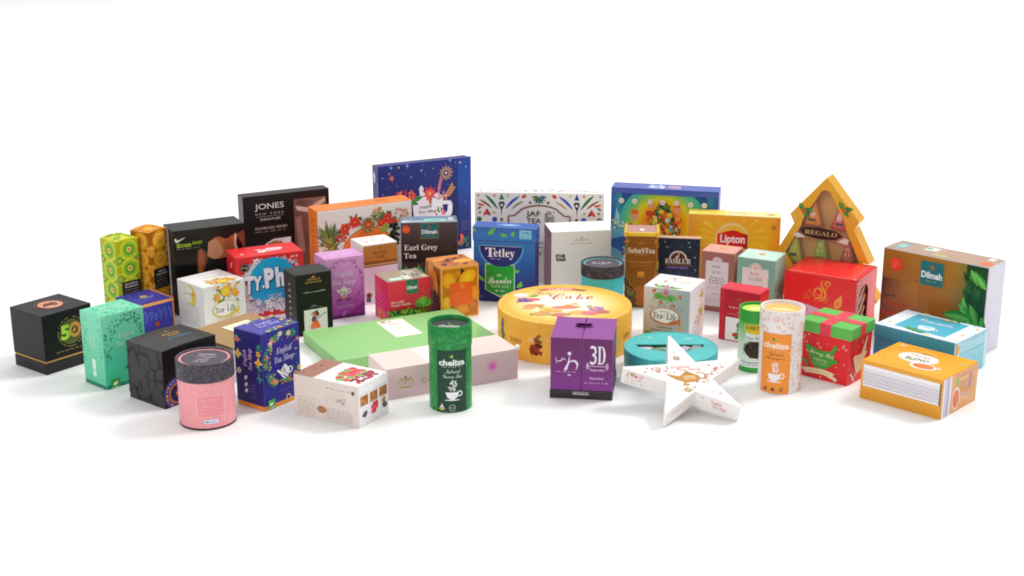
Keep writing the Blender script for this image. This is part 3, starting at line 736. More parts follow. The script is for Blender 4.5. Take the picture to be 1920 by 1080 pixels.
# ---------------------------------------------------------------- lilac carton
t, D = carton('purple', 'tea_carton', 'lilac tea carton with purple blossoms and a white teapot mark', col='#d79ace')
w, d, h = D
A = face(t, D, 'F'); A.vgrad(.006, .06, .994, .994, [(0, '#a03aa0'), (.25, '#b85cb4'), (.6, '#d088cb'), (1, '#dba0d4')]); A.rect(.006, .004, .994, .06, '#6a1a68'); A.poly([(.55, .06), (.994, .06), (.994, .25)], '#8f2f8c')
A.p('printed_flowers')
for i in range(120):
    a = U(0, 2*PI); u, v = .5 + U(.38, .5)*math.cos(a), .58 + U(.34, .42)*math.sin(a)
    if .02 < u < .98 and .08 < v < .97: A.leaf(u, v, U(.04, .075), U(.022, .035), U(0, 360), R.choice(['#9a4aa0', '#8038a0', '#b060a8', '#7a3a70', '#c07aa8']))
A.p('lettering'); ets_text(A, .47, .655, .6, '#f0d0ec'); A.greek(.3, .57, .66, .012, '#f0d0ec'); A.greek(.28, .205, .7, .02, '#e0b0dc'); A.greek(.3, .175, .7, .012, '#d8a0d4')
A.p('logo'); ets_pot(A, .46, .44, .38, '#efe8e6', ('#4a5a4a', '#7a8a6a', '#6a5a4a')); A.leaf(.42, .31, .16, .06, 180, '#6a3a70'); A.leaf(.5, .31, .16, .06, 0, '#6a3a70'); A.leaf(.46, .335, .1, .04, 150, '#f09040'); A.leaf(.46, .335, .1, .04, 30, '#f09040')
A.ell(.44, .07, .05, '#a86aa8'); A.ell(.47, .1, .035, '#c080b8'); A.build()
A = face(t, D, 'L'); A.vgrad(.006, .06, .994, .994, [(0, '#b060b0'), (1, '#dba0d4')]); A.rect(.006, .004, .994, .06, '#6a1a68')
ets_text(A, .5, .6, .5, '#f4def0', rot=90); A.build()
A = face(t, D, 'T'); A.p('lettering'); ets_text(A, .5, .5, .5, '#f0d4ec')
for i in range(20): A.leaf(U(.04, .96), U(.04, .96), .06, .03, U(0, 360), '#c888c4')
A.build()

# ---------------------------------------------------------------- white and caramel carton
t, D = carton('everyday', 'tea_carton', 'white tea carton with a caramel brown band, behind the pink and red box', col='#eceaea')
w, d, h = D
A = face(t, D, 'F'); A.rect(.01, .01, .99, .65, '#e6e0ec'); A.p('brown_band'); A.rect(.006, .665, .994, .985, '#bd7f38'); A.vgrad(.006, .665, .994, .72, [(0, '#c9984c'), (1, '#bd7f38')]); A.rect(.006, .655, .994, .665, '#e8c890'); A.rect(.006, .625, .994, .65, '#a86a3c')
A.p('lettering'); A.leaf(.5, .915, .05, .03, 60, '#4a2c18'); A.leaf(.5, .915, .05, .03, 120, '#4a2c18')
A.text('Kericho', .5, .86, .42, .055, '#6a4020', 'serifi'); A.text('Gold', .5, .79, .26, .055, '#6a4020', 'serifi')
A.p('emblem'); A.ell(.14, .15, .09, '#a86a50'); A.ell(.14, .15, .045, '#3a2a28'); A.leaf(.3, .14, .1, .06, 20, '#f09a48'); A.rect(.06, .04, .19, .105, '#1d2a38'); A.leaf(.08, .05, .1, .03, 45, '#5fa8c8')
A.build()
A = face(t, D, 'T'); A.rect(.01, .01, .99, .99, '#f8f4ee')
for q in range(24): A.leaf(U(.1, .85), U(.15, .85), .12, .05, U(-30, 60), R.choice(['#e08a5a', '#d8a078', '#a88a7a', '#c86a50']))
A.build()
# ---------------------------------------------------------------- orange fruit assortment
t, D = carton('basiorange', 'tea_chest', 'wide orange and white tea box with a pineapple and red flowers', col='#f0812e')
w, d, h = D
A = face(t, D, 'F'); A.rect(.006, .004, .994, .992, '#ece6e0'); A.rect(.006, .96, .994, .992, '#f4ede6')
for q in range(26): A.line([(.01, q/26), (.99, q/26 + .002)], .0012, '#ded6d2')
A.p('orange_roundel'); A.ell(.53, .34, .30, '#c98a3a', n=48); A.ell(.53, .34, .292, '#ee7326', n=48); A.ring(.53, .34, .27, .274, '#f6b070', n=48)
A.p('printed_fruit')
for i in range(60):
    a = math.radians(U(20, 160)); A.leaf(.13, U(.5, .66), U(.10, .21), .022, math.degrees(a), R.choice(['#6f7d3a', '#8c8a3c', '#4f6030', '#a89c48', '#5c6c3c']))
for i in range(45): A.leaf(.13 + U(-.05, .05), U(.38, .58), U(.05, .1), .02, U(0, 360), R.choice(['#a89440', '#8a7a34', '#c8b04c', '#6a6430']))
A.ell(.125, .46, .03, '#d0b850'); A.ell(.12, .4, .06, '#a8802c', rv=.08)
for u, v, r in ((.285, .735, .062), (.385, .80, .066), (.735, .80, .06), (.665, .75, .05), (.80, .75, .04)):
    for k in range(7): A.leaf(u, v, r*1.4, r*.5, U(0, 360), R.choice(['#5a6a38', '#7a8448', '#44542c']))
    A.flower(u, v, r, '#e2402f', '#d89030', n=6, wd=.85, rot=U(0, 60)); A.flower(u, v, r*.6, '#c82c28', '#e8b040', n=5, wd=.6)
for i in range(16): A.ell(.24 + U(-.05, .05), .62 + U(-.04, .06), .015, R.choice(['#c04848', '#8a3050', '#d86a50']), n=8, step=.000003)
for i in range(20): A.leaf(.61 + U(-.04, .06), .86 + U(-.06, .05), .05, .02, U(0, 360), R.choice(['#7a8a50', '#9aa068', '#5a6a3c']))
A.ell(.65, .93, .022, '#d8862c'); A.ell(.605, .92, .016, '#e0a050'); A.ell(.70, .68, .05, '#9aa83c', rv=.035, rot=.7)
for i in range(60): A.ell(.80 + U(-.04, .05), .60 + U(-.16, .11), .018, R.choice(['#2c2a34', '#3a3440', '#1e2420', '#34502c']), n=8, step=.000003)
for i in range(14): A.flower(.86 + U(-.05, .1), .82 + U(-.1, .1), .02, R.choice(['#e08050', '#e8b878', '#d05038']), '#f0c060', n=5)
A.p('crest', m=FOIL); A.ell(.525, .745, .062, '#a08a50', rv=.055)
for k in range(20): A.leaf(.525, .745, .085, .03, k*18, R.choice(['#9a9058', '#7d7a4c', '#b8a868']))
A.ell(.525, .75, .042, '#d8442c'); A.text('B', .525, .752, .04, .035, '#f0c070', 'serif'); A.greek(.49, .725, .56, .012, '#4a6a8a')
A.build()
A = face(t, D, 'T'); A.p('lettering'); A.greek(.3, .5, .6, .16, '#c8602c'); A.text('BASILUR', .72, .5, .12, .3, '#b8582c', 'serif'); A.build()
A = face(t, D, 'L'); A.p('lettering')
for q in range(9): A.text('BASILUR TEA'[q], .5, .86 - q*.07, .35, .035, '#b85a28', 'serifi', rot=0)
A.build()

# ---------------------------------------------------------------- charcoal tea box
t, D = carton('earlgrey', 'tea_box', 'charcoal grey tea box lettered Earl Grey Tea', col='#8ba0b4', rough=.3)
w, d, h = D
A = face(t, D, 'F'); A.vgrad(.004, .004, .996, .99, [(0, '#1c1512'), (.35, '#2b211f'), (.36, '#141111'), (.5, '#2a2423'), (.7, '#423b3a'), (1, '#5a5454')]); A.rect(.01, .28, .99, .36, '#3c201a')
A.p('brand_panel', label='teal square brand panel'); logo_square(A, .345, .735, .665, .985)
A.p('sticker', label='round orange sticker'); A.ell(.095, .89, .07, '#f0592c'); A.greek(.05, .905, .14, .014, '#f8a080'); A.greek(.05, .88, .14, .014, '#f8a080')
A.p('lettering'); A.text('Earl Grey', .345, .585, .59, .115, '#eee6e2', 'serif'); A.text('Tea', .155, .465, .22, .085, '#eee6e2', 'serif')
A.ring(.85, .55, .055, .06, '#7a5a34', 0, 180); A.ring(.85, .55, .035, .04, '#7a5a34', 0, 180)
A.p('printed_leaves')
for i in range(60): A.leaf(U(0.05, .9), U(.03, .25), U(.08, .16), .045, U(10, 170), R.choice(['#2f7a34', '#4a9c48', '#1f5a2c', '#6ab04c']))
A.build()
A = face(t, D, 'T'); A.rect(.01, .3, .99, .98, '#7d92a8'); A.rect(.01, .02, .99, .3, '#b8c4ce'); A.rect(.03, .06, .12, .25, '#e6ecf2'); A.rect(.42, .06, .8, .55, '#a0d4c4'); A.rect(.84, .3, .94, .7, '#dcdce4'); A.p('lettering'); A.text('Dilmah', .6, .3, .2, .25, '#7ab8b0', 'serif'); A.build()

# ---------------------------------------------------------------- big navy calendar
t, D = carton('advent', 'advent_calendar', 'tall thin navy blue advent calendar with stars and poinsettias, tallest at the back', 'advent calendar', col='#31358a', part=None)
w, d, h = D
box('cover', t, -w/2, -d/2, 0, w/2, -d/2+.006, h, mat('#3a3f98', rough=.3)); box('tray', t, -w/2+.001, -d/2+.006, .001, w/2-.001, d/2, h-.002, mat('#232a66', rough=.35))
A = face(t, D, 'F'); A.vgrad(.003, .003, .855, .992, [(0, '#16163e'), (.5, '#1f2460'), (.8, '#253078'), (1, '#283684')]); A.vgrad(.855, .003, .997, .992, [(0, '#201f58'), (.4, '#24347c'), (.75, '#2450a4'), (1, '#2a4a9c')])
A.p('printed_stars')
for i in range(70): A.star(U(.03, .97), U(.45, .97), U(.004, .01), R.choice(['#8ab0e8', '#6a90d8', '#c8b8a0', '#9a8ac0']))
for u, v, r, c in ((.14, .97, .02, '#7aa0e8'), (.31, .975, .022, '#7aa8f0'), (.22, .965, .014, '#d8c090'), (.05, .87, .014, '#7090e0'), (.35, .85, .014, '#8098d8'), (.46, .91, .013, '#d8c8a0'), (.77, .985, .018, '#80a0e8'), (.88, .95, .014, '#e0c8a0'), (.12, .91, .014, '#e08870'), (.94, .9, .012, '#8ab0e8')): A.star(u, v, r, c, n=6, q=.45)
A.p('printed_star', m=FOIL)
for k in range(24):
    a = 2*PI*k/24; r1 = .062 if k % 2 else .075
    A.line([(.725 + .03*math.cos(a), .855 + .03*math.sin(a)*w/h), (.725 + r1*math.cos(a), .855 + r1*math.sin(a)*w/h)], .006, '#e0b070')
A.star(.725, .855, .022, '#f8e8c8'); A.star(.145, .86, .03, '#f0865a', n=5, q=.45); A.star(.15, .82, .012, '#e05048')
A.p('printed_teapot')
P = [(.37, .42), (.36, .55), (.40, .63), (.44, .65), (.43, .72), (.455, .755), (.48, .72), (.475, .68), (.52, .63), (.58, .60), (.60, .56), (.73, .56), (.775, .55), (.79, .5), (.785, .42), (.76, .38), (.4, .36)]
A.poly(P, '#e8e4ec'); A.poly([(.57, .6), (.61, .665), (.65, .64), (.69, .6), (.69, .55), (.57, .55)], '#e8e4ec'); A.poly([(.68, .52), (.74, .52), (.735, .45), (.70, .4), (.69, .45)], '#2a2a68')
for i in range(10): A.leaf(.655 + U(-.03, .04), .43 + U(-.03, .03), .05, .018, U(40, 140), R.choice(['#2c7a40', '#d04050', '#e07080', '#206038']))
A.p('printed_flowers')
A.flower(.545, .655, .085, '#d83a4c', '#e8a040', n=9, wd=.32); A.flower(.545, .655, .06, '#f05a50', '#e8b040', n=6, wd=.4, rot=20); A.poly([(.525, .6), (.57, .6), (.56, .52), (.555, .56), (.545, .5), (.535, .56)], '#c8603c')
for i in range(46): A.leaf(.30 + U(-.1, .1), .625 + U(-.05, .06), U(.03, .055), .02, U(0, 180), R.choice(['#e0404c', '#f0604c', '#c83048', '#f08048']))
A.leaf(.36, .60, .12, .05, 15, '#2f8a44'); A.leaf(.33, .59, .1, .04, -20, '#2a7a3c')
for k in range(12): A.leaf(.63 + .003*k, .66 + .012*k, .035, .012, 60 + (k % 2)*60 - 30, '#e088a0'); A.leaf(.67 + U(-.02, .04), .63 + U(-.06, .06), .04, .014, U(20, 140), R.choice(['#9a6ac0', '#5a3a98', '#c080b0', '#e07868']))
for k in range(9): A.leaf(.725 + .008*k, .60 + .012*k, .05, .018, 10 if k % 2 else 95, '#d8a050')
for k in range(16): A.leaf(.68 + U(-.04, .07), .59 + U(-.02, .02), .04, .014, U(0, 180), R.choice(['#e8a080', '#d86a68', '#b87ab0', '#e8c070']))
for k in range(18): A.curve([(.87, .20 + k*.006), (.92, .215 + k*.006), (.99, .20 + k*.007)], .002, '#5a5aa0')
for k in range(7): A.flower(.865 + U(-.01, .03), .12 + U(-.05, .04), .025, '#e0405a', '#e8b040', n=5); A.leaf(.9 + U(-.03, .05), .05 + U(-.03, .06), .06, .025, U(30, 150), '#2f7a4a')
A.p('lettering'); A.text('English', .495, .515, .13, .035, '#6a6050', 'serifi'); A.text('Tea Shop', .52, .462, .19, .036, '#6a6050', 'serifi')
A.build()
A = face(t, D, 'L'); A.p('spine_print'); A.ell(.45, .87, .16, '#e0dcec', rv=.4)
for k in range(26): A.star(U(.2, .85), U(.3, .98), .05, '#7a8ad0')
A.build()

# ---------------------------------------------------------------- small red tea box
t, D = carton('dilmahred', 'tea_box', 'small crimson tea box with green leaves, right behind the flat green box', col='#e8374f', rough=.32)
w, d, h = D
A = face(t, D, 'F'); A.vgrad(.006, .32, .994, .99, [(0, '#d82c4c'), (1, '#f03c50')]); A.rect(.006, .006, .994, .36, '#8a4a28'); A.rect(.006, .31, .994, .365, '#c03040')
A.p('printed_leaves')
for i in range(95): A.leaf(U(.03, .85), U(.02, .24), U(.07, .15), .05, U(0, 180), R.choice(['#3fa03c', '#6ac048', '#227a34', '#1c5a30', '#8cc83c']))
for k in range(9): A.leaf(.82, .30, .26, .07, 20 + k*17, R.choice(['#6cc440', '#88d050', '#4aa83c']))
A.ell(.78, .12, .12, '#b8922c', rv=.06)
A.p('brand_panel', label='green square brand panel'); logo_square(A, .42, .66, .70, .995, bg='#1c7a68', bd='#3a8a78')
A.ring(.86, .72, .07, .076, '#e87a50'); A.ring(.86, .72, .04, .045, '#e87a50')
A.p('lettering'); A.text('Rose with', .21, .505, .30, .06, '#fae0e0', 'serif'); A.text('French Vanilla', .29, .43, .46, .06, '#fae0e0', 'serif'); A.build()
A = face(t, D, 'L'); A.vgrad(.006, .006, .994, .99, [(0, '#a81c48'), (.4, '#e02a6a'), (1, '#ec3850')])
for k in range(5): A.curve([(.02, .75 - k*.13), (.4, .72 - k*.13), (.98, .55 - k*.12)], .09, '#f04a78')
A.ell(.45, .1, .24, '#f0704c'); A.ell(.5, .08, .12, '#e04040'); A.rect(.01, .5, .1, .95, '#c8884a'); A.build()
A = face(t, D, 'T'); A.rect(.006, .006, .994, .994, '#a89a88'); A.p('printed_panel'); A.rect(.08, .08, .42, .36, '#7cbfa0'); A.rect(.12, .14, .40, .32, '#e4f0e6'); A.rect(.44, .06, .60, .5, '#e8e0d0')
for k in range(30): A.leaf(U(.6, .85), U(.3, .85), .13, .06, U(0, 360), R.choice(['#c8c0b8', '#8a8078', '#e0d8cc', '#6f6a60'])) 
A.rect(.85, .05, .98, .25, '#f0d0a0'); A.build()

# ---------------------------------------------------------------- mango box
t, D = carton('mango', 'tea_box', 'orange tea box printed all over with ripe mangoes', col='#f0a03a', rough=.3)
w, d, h = D
def mangoes(A, n, pos):
    for i in range(26): A.ell(U(.12, .88), U(.12, .88), U(.05, .12), R.choice(['#b8681c', '#7a3c1c', '#d88a24', '#4a2420']), rv=U(.04, .09), rot=U(0, 3))
    for u, v, r, e, ro, c1, c2 in pos: A.ell(u, v, r, c1, rv=r*e, rot=ro, n=30, cc=c2)
A = face(t, D, 'F'); A.rect(.005, .005, .995, .995, '#f4b254'); A.rect(.035, .03, .965, .955, '#c87c20')  # paler border strip is an edge highlight put into the colour
A.cur = 'printed_mangoes'; A.mats[A.cur] = NOW[0]
mangoes(A, 8, [(.2, .74, .17, 1.2, .3, '#f0a024', '#f8b838'), (.70, .76, .25, .72, .7, '#f0a41c', '#fccf2c'), (.88, .45, .13, 1.4, 0, '#e8902c', '#f4a83c'), (.15, .3, .12, 1.6, .1, '#f0b030', '#f8c848'), (.55, .16, .23, .6, .2, '#e08c28', '#f4a838'), (.84, .22, .14, .9, .4, '#b86a28', '#e08c30')])
A.p('label', label='square orange label'); A.rect(.22, .25, .83, .68, '#f0682a'); A.p('lettering', 'label'); A.rect(.5, .56, .62, .65, '#f4843a'); A.greek(.3, .47, .75, .03, '#f49050'); A.greek(.3, .41, .75, .02, '#f08a48'); A.greek(.34, .36, .7, .02, '#f08a48'); A.build()
A = face(t, D, 'L'); A.rect(.005, .005, .995, .995, '#e8983c'); A.rect(.04, .04, .95, .955, '#8a4420')  # lighter border again paints a highlight along the edges
mangoes(A, 6, [(.35, .85, .2, 1.2, .2, '#e89430', '#f0a840'), (.55, .62, .26, 1.3, .2, '#e0882c', '#f0a038'), (.3, .2, .28, 1.2, 0, '#3c1420', '#5a2028'), (.7, .22, .25, 1.3, .2, '#4c1830', '#6a2434'), (.6, .4, .15, 1, 0, '#2c1418', '#3a1a1c')]); A.build()
A = face(t, D, 'T'); A.rect(.005, .005, .995, .995, '#f0a050'); A.rect(.03, .03, .97, .97, '#c8742c')  # top edges get their highlight as a paler painted border
mangoes(A, 6, [(.2, .7, .25, .5, .3, '#e08830', '#eb983c'), (.75, .4, .26, .6, .1, '#f0a030', '#f8b43c'), (.4, .3, .22, .4, 2.8, '#a85a34', '#c87838'), (.55, .85, .3, .35, 0, '#d88034', '#e8903c')]); A.build()

# ---------------------------------------------------------------- blue lidded tea box
t, D = carton('tetley', 'tea_box', 'royal blue tea box with a green pennant and flip lid, beside the mango box', part=None)
w, d, h = D; mb = mat('#2f5ab0', rough=.28)
box('carton', t, -w/2, -d/2, 0, w/2, d/2, h*.83, mb); box('lid', t, -w/2-.0014, -d/2-.0014, h*.815, w/2+.0014, d/2+.0004, h, mb)
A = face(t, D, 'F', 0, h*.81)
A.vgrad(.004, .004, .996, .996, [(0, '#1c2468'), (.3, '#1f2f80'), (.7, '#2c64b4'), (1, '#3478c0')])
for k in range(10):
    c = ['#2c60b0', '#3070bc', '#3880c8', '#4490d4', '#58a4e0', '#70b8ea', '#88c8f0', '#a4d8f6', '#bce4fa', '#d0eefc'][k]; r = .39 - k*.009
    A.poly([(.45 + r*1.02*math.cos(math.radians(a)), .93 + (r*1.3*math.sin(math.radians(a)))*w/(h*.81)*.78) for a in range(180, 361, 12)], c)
A.p('brand_panel', label='dark blue half disc brand panel')
A.poly([(.45 + .345*math.cos(math.radians(a)), .925 + .345*1.15*math.sin(math.radians(a))*.85) for a in range(180, 361, 10)], '#26287a')
A.p('pennant', label='green pennant with white outline')
gp = lambda e: [(.20-e, .62+e), (.66+e, .62+e), (.66+e, .20), (.43, .10-e*1.6), (.20-e, .20)]
A.off -= .00003; A.poly(gp(.012), '#d8ecd8'); A.poly(gp(0), '#27a23c'); A.poly([(.2, .2), (.43, .1), (.66, .2), (.66, .35), (.2, .3)], '#1f9436')
A.off += .00003; A.p('brand_panel'); A.poly([(.45 + .345*math.cos(math.radians(a)), .925 + .345*.98*math.sin(math.radians(a))) for a in range(180, 361, 10)], '#26287a')
A.p('lettering'); A.text('T', .275, .82, .16, .15, '#f0eef8', 'serif'); A.text('etley', .50, .80, .34, .175, '#f0eef8', 'serif', bold=.01); A.greek(.27, .715, .45, .018, '#a8a8d0')
A.greek(.26, .50, .62, .02, '#1a7a30'); A.text('ALL', .42, .45, .08, .04, '#e0f4e0', 'sans'); A.text('Rounder', .425, .365, .38, .11, '#f0f8f0', 'script', rot=3); A.greek(.27, .28, .6, .018, '#c8ecc8'); A.greek(.3, .25, .58, .018, '#c8ecc8'); A.greek(.36, .19, .52, .025, '#e8f8e8')
A.p('printed_leaves')
for u, v, l, a in ((.72, .25, .14, 60), (.70, .27, .12, 20), (.08, .42, .14, -40), (.66, .52, .1, 10), (.04, .44, .12, -30)): A.leaf(u, v, l, .05, a, '#6cc83a')
A.ring(.1, .08, .05, .056, '#4a6ab0'); A.greek(.06, .085, .15, .02, '#8aa8d8'); A.build()
A = face(t, (w+.0028, d+.0028, h), 'F', h*.825, h)
A.vgrad(.004, .02, .996, .985, [(0, '#2c7cc8'), (.6, '#3a74c0'), (1, '#3a66b4')]); A.p('printed_leaves')
for u, v, l, a in ((.24, .45, .17, 40), (.27, .4, .14, 55), (.44, .5, .12, -15), (.62, .35, .1, 65), (.0, .75, .06, 0)): A.leaf(u, v, l, .06, a, '#62c23c')
A.p('label', label='pale blue square label'); A.rect(.745, .22, .93, .88, '#8ccbe8'); A.p('lettering', 'label'); A.text('240', .84, .68, .12, .2, '#3a8ac0', 'sans'); A.greek(.77, .45, .91, .08, '#4a98cc'); A.greek(.77, .32, .91, .08, '#4a98cc'); A.build()
A = face(t, D, 'R'); A.vgrad(.01, .01, .99, .80, [(0, '#1a1f5c'), (1, '#2a3f90')])
for k in range(7): A.text('Tetley'[k % 6], .5, .1 + k*.07, .3, .03, '#4a5aa8', 'serif')
A.curve([(.3, .75), (.5, .6), (.4, .5)], .1, '#4a3a7a'); A.build()
A = face(t, (w, d, h), 'T'); A.p('lettering'); A.ell(.55, .5, .2, '#6a9ad8', rv=.07); A.text('Tetley', .55, .5, .22, .35, '#c8dcf4', 'serif'); A.build()

# ---------------------------------------------------------------- white folk pattern box
t, D = carton('jaf', 'tea_chest', 'wide white tea box with a colourful folk pattern and a brown arch', col='#f0ece8')
w, d, h = D
A = face(t, D, 'F'); A.rect(.004, .004, .996, .996, '#f4f0ea'); A.cur = 'printed_pattern'; A.mats[A.cur] = NOW[0]
q = w / h
def mir(fn):
    for sgn in (1, -1): fn(sgn)
MX = lambda u, sg: u if sg > 0 else 1 - u
A.build(); A = face(t, D, 'F', h*.24, h, base=.0006); A.p('printed_pattern')
for sg in (1, -1):
    X = lambda u: MX(u, sg)
    an = lambda a: a if sg > 0 else 180 - a
    A.curve([(X(.08), .97), (X(.13), .88), (X(.18), .76)], .02, '#2f7a4c'); A.curve([(X(.035), .90), (X(.09), .84), (X(.135), .77)], .014, '#8a4a2c')
    A.curve([(X(.02), .84), (X(.05), .82), (X(.08), .82)], .016, '#e04a3c'); A.leaf(X(.02), .76, .04, .015, an(25), '#2a5a4a')
    A.curve([(X(.35), .955), (X(.29), .87), (X(.24), .765)], .02, '#3a5cb8' if sg > 0 else '#3a5cb8'); A.curve([(X(.38), .88), (X(.33), .83), (X(.285), .76)], .014, '#8a8a34' if sg > 0 else '#d8a050')
    A.leaf(X(.40), .97, .045, .028, an(215), '#e0483c'); A.ell(X(.43), .86, .011, '#8a4a4a'); A.star(X(.155), .955, .018, '#e0564a'); A.star(X(.26), .955, .013, '#8a7a3a'); A.star(X(.03), .955, .014, '#3a8a6a')
    A.poly([(X(.21), .99), (X(.19), .90), (X(.23), .90)], '#2f7a5a' if sg > 0 else '#2a4a9a'); A.poly([(X(.185), .84), (X(.195), .87), (X(.225), .87), (X(.235), .84), (X(.212), .75), (X(.208), .66), (X(.204), .75)], '#2a3a4a'); A.ell(X(.21), .82, .011, '#e8e0e0')
    A.poly([(X(.095), .77), (X(.07), .70), (X(.065), .66), (X(.095), .68), (X(.125), .66), (X(.12), .70)], '#e04a40'); A.poly([(X(.095), .77), (X(.095), .68), (X(.125), .66), (X(.12), .70)], '#a83838')
    A.ell(X(.04), .71, .01, '#8a8a4a'); A.ell(X(.15), .71, .01, '#c8a850'); A.ell(X(.035), .61, .02, '#2a7a4a'); A.ell(X(.155), .61, .02, '#3a5ab0'); A.rect(min(X(.2), X(.22)), .585, max(X(.2), X(.22)), .63, '#7a5a2c')
    for k in range(34): A.leaf(X(U(.02, .24)), U(.04, .55), U(.02, .05), .014, U(0, 360), R.choice(['#e04a3c', '#2f7a4c', '#3a5cb8', '#d8a050', '#8a4a2c', '#2a3a4a']))
for k in range(7): A.leaf(.5, .94, .06, .022, 180 + k*30, ['#3a7a4a', '#8a8a3a', '#2a5a8a', '#4a8a3c', '#2a4a8a', '#8a9a3a', '#3a6ab0'][k])
A.build(); A = face(t, D, 'F', base=.0024)
A.p('arch')
arch = [(.262, .02), (.262, .70), (.262, .745), (.305, .75), (.35, .80)]
for k in range(11): a = math.radians(140 - k*10); arch.append((.5 + .19*math.cos(a), .72 + .12*math.sin(a)*1.2))
arch += [(.65, .80), (.695, .75), (.738, .745), (.738, .70), (.738, .02)]
A.line(arch, .011, '#8a4a40')
A.p('lettering'); A.text('JAF', .455, .765, .11, .075, '#3a302c', '', bold=.008); A.text('TEA', .46, .693, .11, .058, '#3a302c', '', bold=.008)
for i in range(6):
    for j in range(6):
        if R.random() < .8: A.rect(.545 + i*.013, .68 + j*.021, .545 + i*.013 + .009, .68 + j*.021 + .015, '#6a605a')
A.greek(.36, .45, .64, .02, '#8a7a70'); A.greek(.4, .4, .6, .015, '#8a7a70')
A.text('COLLECTION', .5, .33, .3, .035, '#4a3f3a', 'serif'); A.line([(.54, .18), (.74, .18)], .006, '#8a4a40'); A.leaf(.6, .1, .05, .03, 40, '#e0a838'); A.build()
A = face(t, D, 'T'); A.cur = 'printed_pattern'; A.mats[A.cur] = NOW[0]
for k in range(44): A.leaf(.03 + k*.0215, .5 + U(-.2, .2), .03, .02, R.choice((0, 90, 45, 180)), R.choice(['#e0887a', '#8aa8d8', '#e8c090', '#9ac0a0', '#a88a80']))
A.build()

# ---------------------------------------------------------------- white ornament box
t, D = carton('hallwhite', 'ornament_box', 'white ornament box with mauve side, behind the round yellow box', 'gift box', col='#f3f0ec')
w, d, h = D
A = face(t, D, 'F'); A.grad(.005, .005, .995, .985, '#f6f2ee', '#ded2c4', '#f0e8e0', '#fbf8f6')
A.p('lettering'); A.poly([(.45, .895), (.48, .9), (.5, .915), (.52, .9), (.55, .895)], '#c05a60'); A.text('Hallmark', .5, .875, .24, .03, '#b85058', 'script'); A.text('KEEPSAKE', .51, .82, .35, .022, '#c8a0a0', 'serif', sp=1.25)
A.p('logo'); A.text('STAR', .155, .645, .17, .055, '#2a2a2a', 'sans', bold=.05); A.text('WARS', .155, .59, .17, .05, '#2a2a2a', 'sans', bold=.05); A.build()
A = face(t, D, 'L'); A.rect(.005, .005, .995, .995, '#9c6c76'); A.p('lettering')
for k in range(16): A.text('KEEPSAKE'[k % 8], .5, .8 - k*.045, .12, .02, '#c09aa2')
A.poly([(.005, .995), (.995, .995), (.6, .82), (.005, .9)], '#8a4a56'); A.build()

# ---------------------------------------------------------------- brown and gold caddy
t, D = carton('sebas', 'tea_caddy', 'tall brown and gold tea caddy with a tapering panel over leaves', 'tea caddy', part=None)
w, d, h = D; box('carton', t, -w/2, -d/2, 0, w/2, d/2, h, mat('#6a5a2c', rough=.35))
for s_ in (-1, 1): box('gold_edge', t, s_*(w/2) - .003, -d/2 - .0012, h*.955, s_*(w/2) + .003, d/2 + .001, h + .0025, mat('#f0c03a', rough=.25, metal=.3))
box('gold_edge', t, -w/2+.0035, -d/2 - .0016, h*.965, w/2-.0035, -d/2 + .004, h + .002, mat('#f4c83a', rough=.25, metal=.3))
A = face(t, D, 'F'); A.rect(.006, .004, .994, .97, '#55502c'); A.cur = 'printed_leaves'; A.mats[A.cur] = NOW[0]
for i in range(230): A.leaf(U(.02, .95), U(.01, .52), U(.06, .14), .05, U(0, 360), R.choice(['#6a7a34', '#8a8a3a', '#3f4a24', '#a8502c', '#c8703a', '#2c2c1c', '#9aa050', '#7a3424']))
A.p('brown_panel', m=FOIL, label='tapering brown brand panel')
pan = [(.03, .955), (.97, .955), (.985, .60), (.95, .45), (.86, .34), (.72, .275), (.66, .20), (.62, .02), (.40, .02), (.36, .20), (.28, .275), (.14, .34), (.05, .45), (.015, .60)]
A.poly([(.5 + (u-.5)*1.03, v) for u, v in pan], '#b8802c'); A.poly([(.5 + (u-.5)*.97, v + .004) for u, v in pan], '#8f5a22'); A.poly([(.38, .02), (.63, .02), (.66, .2), (.7, .27), (.5, .3), (.3, .27), (.35, .2)], '#a8602c')
A.p('lettering'); A.text('SebaSTea', .5, .775, .84, .072, '#f2e6cc', 'serif'); A.greek(.3, .72, .7, .014, '#d0a860'); A.leaf(.5, .85, .1, .05, 90, '#b88030'); A.ring(.5, .855, .08, .1, '#b88030', 0, 180)
A.greek(.1, .625, .9, .026, '#c89440'); A.greek(.15, .575, .85, .015, '#b0823a'); A.ell(.07, .90, .04, '#d8a43a'); A.ell(.93, .90, .04, '#d8a43a'); A.ell(.1, .91, .035, '#8f5a22'); A.ell(.90, .91, .035, '#8f5a22')
A.p('emblem', m=FOIL); A.rrect(.40, .415, .60, .49, .03, '#e09a30'); A.rect(.45, .415, .48, .46, '#a8682a'); A.rect(.53, .415, .56, .46, '#a8682a'); A.build()
A = face(t, D, 'T'); A.rect(.05, .02, .95, .98, '#b88a84'); A.poly([(.4, .4), (.5, .6), (.6, .45), (.55, .35)], '#f0e4d8'); A.build()
A = face(t, D, 'R'); A.rect(.01, .01, .99, .95, '#5a4a2a'); A.build()

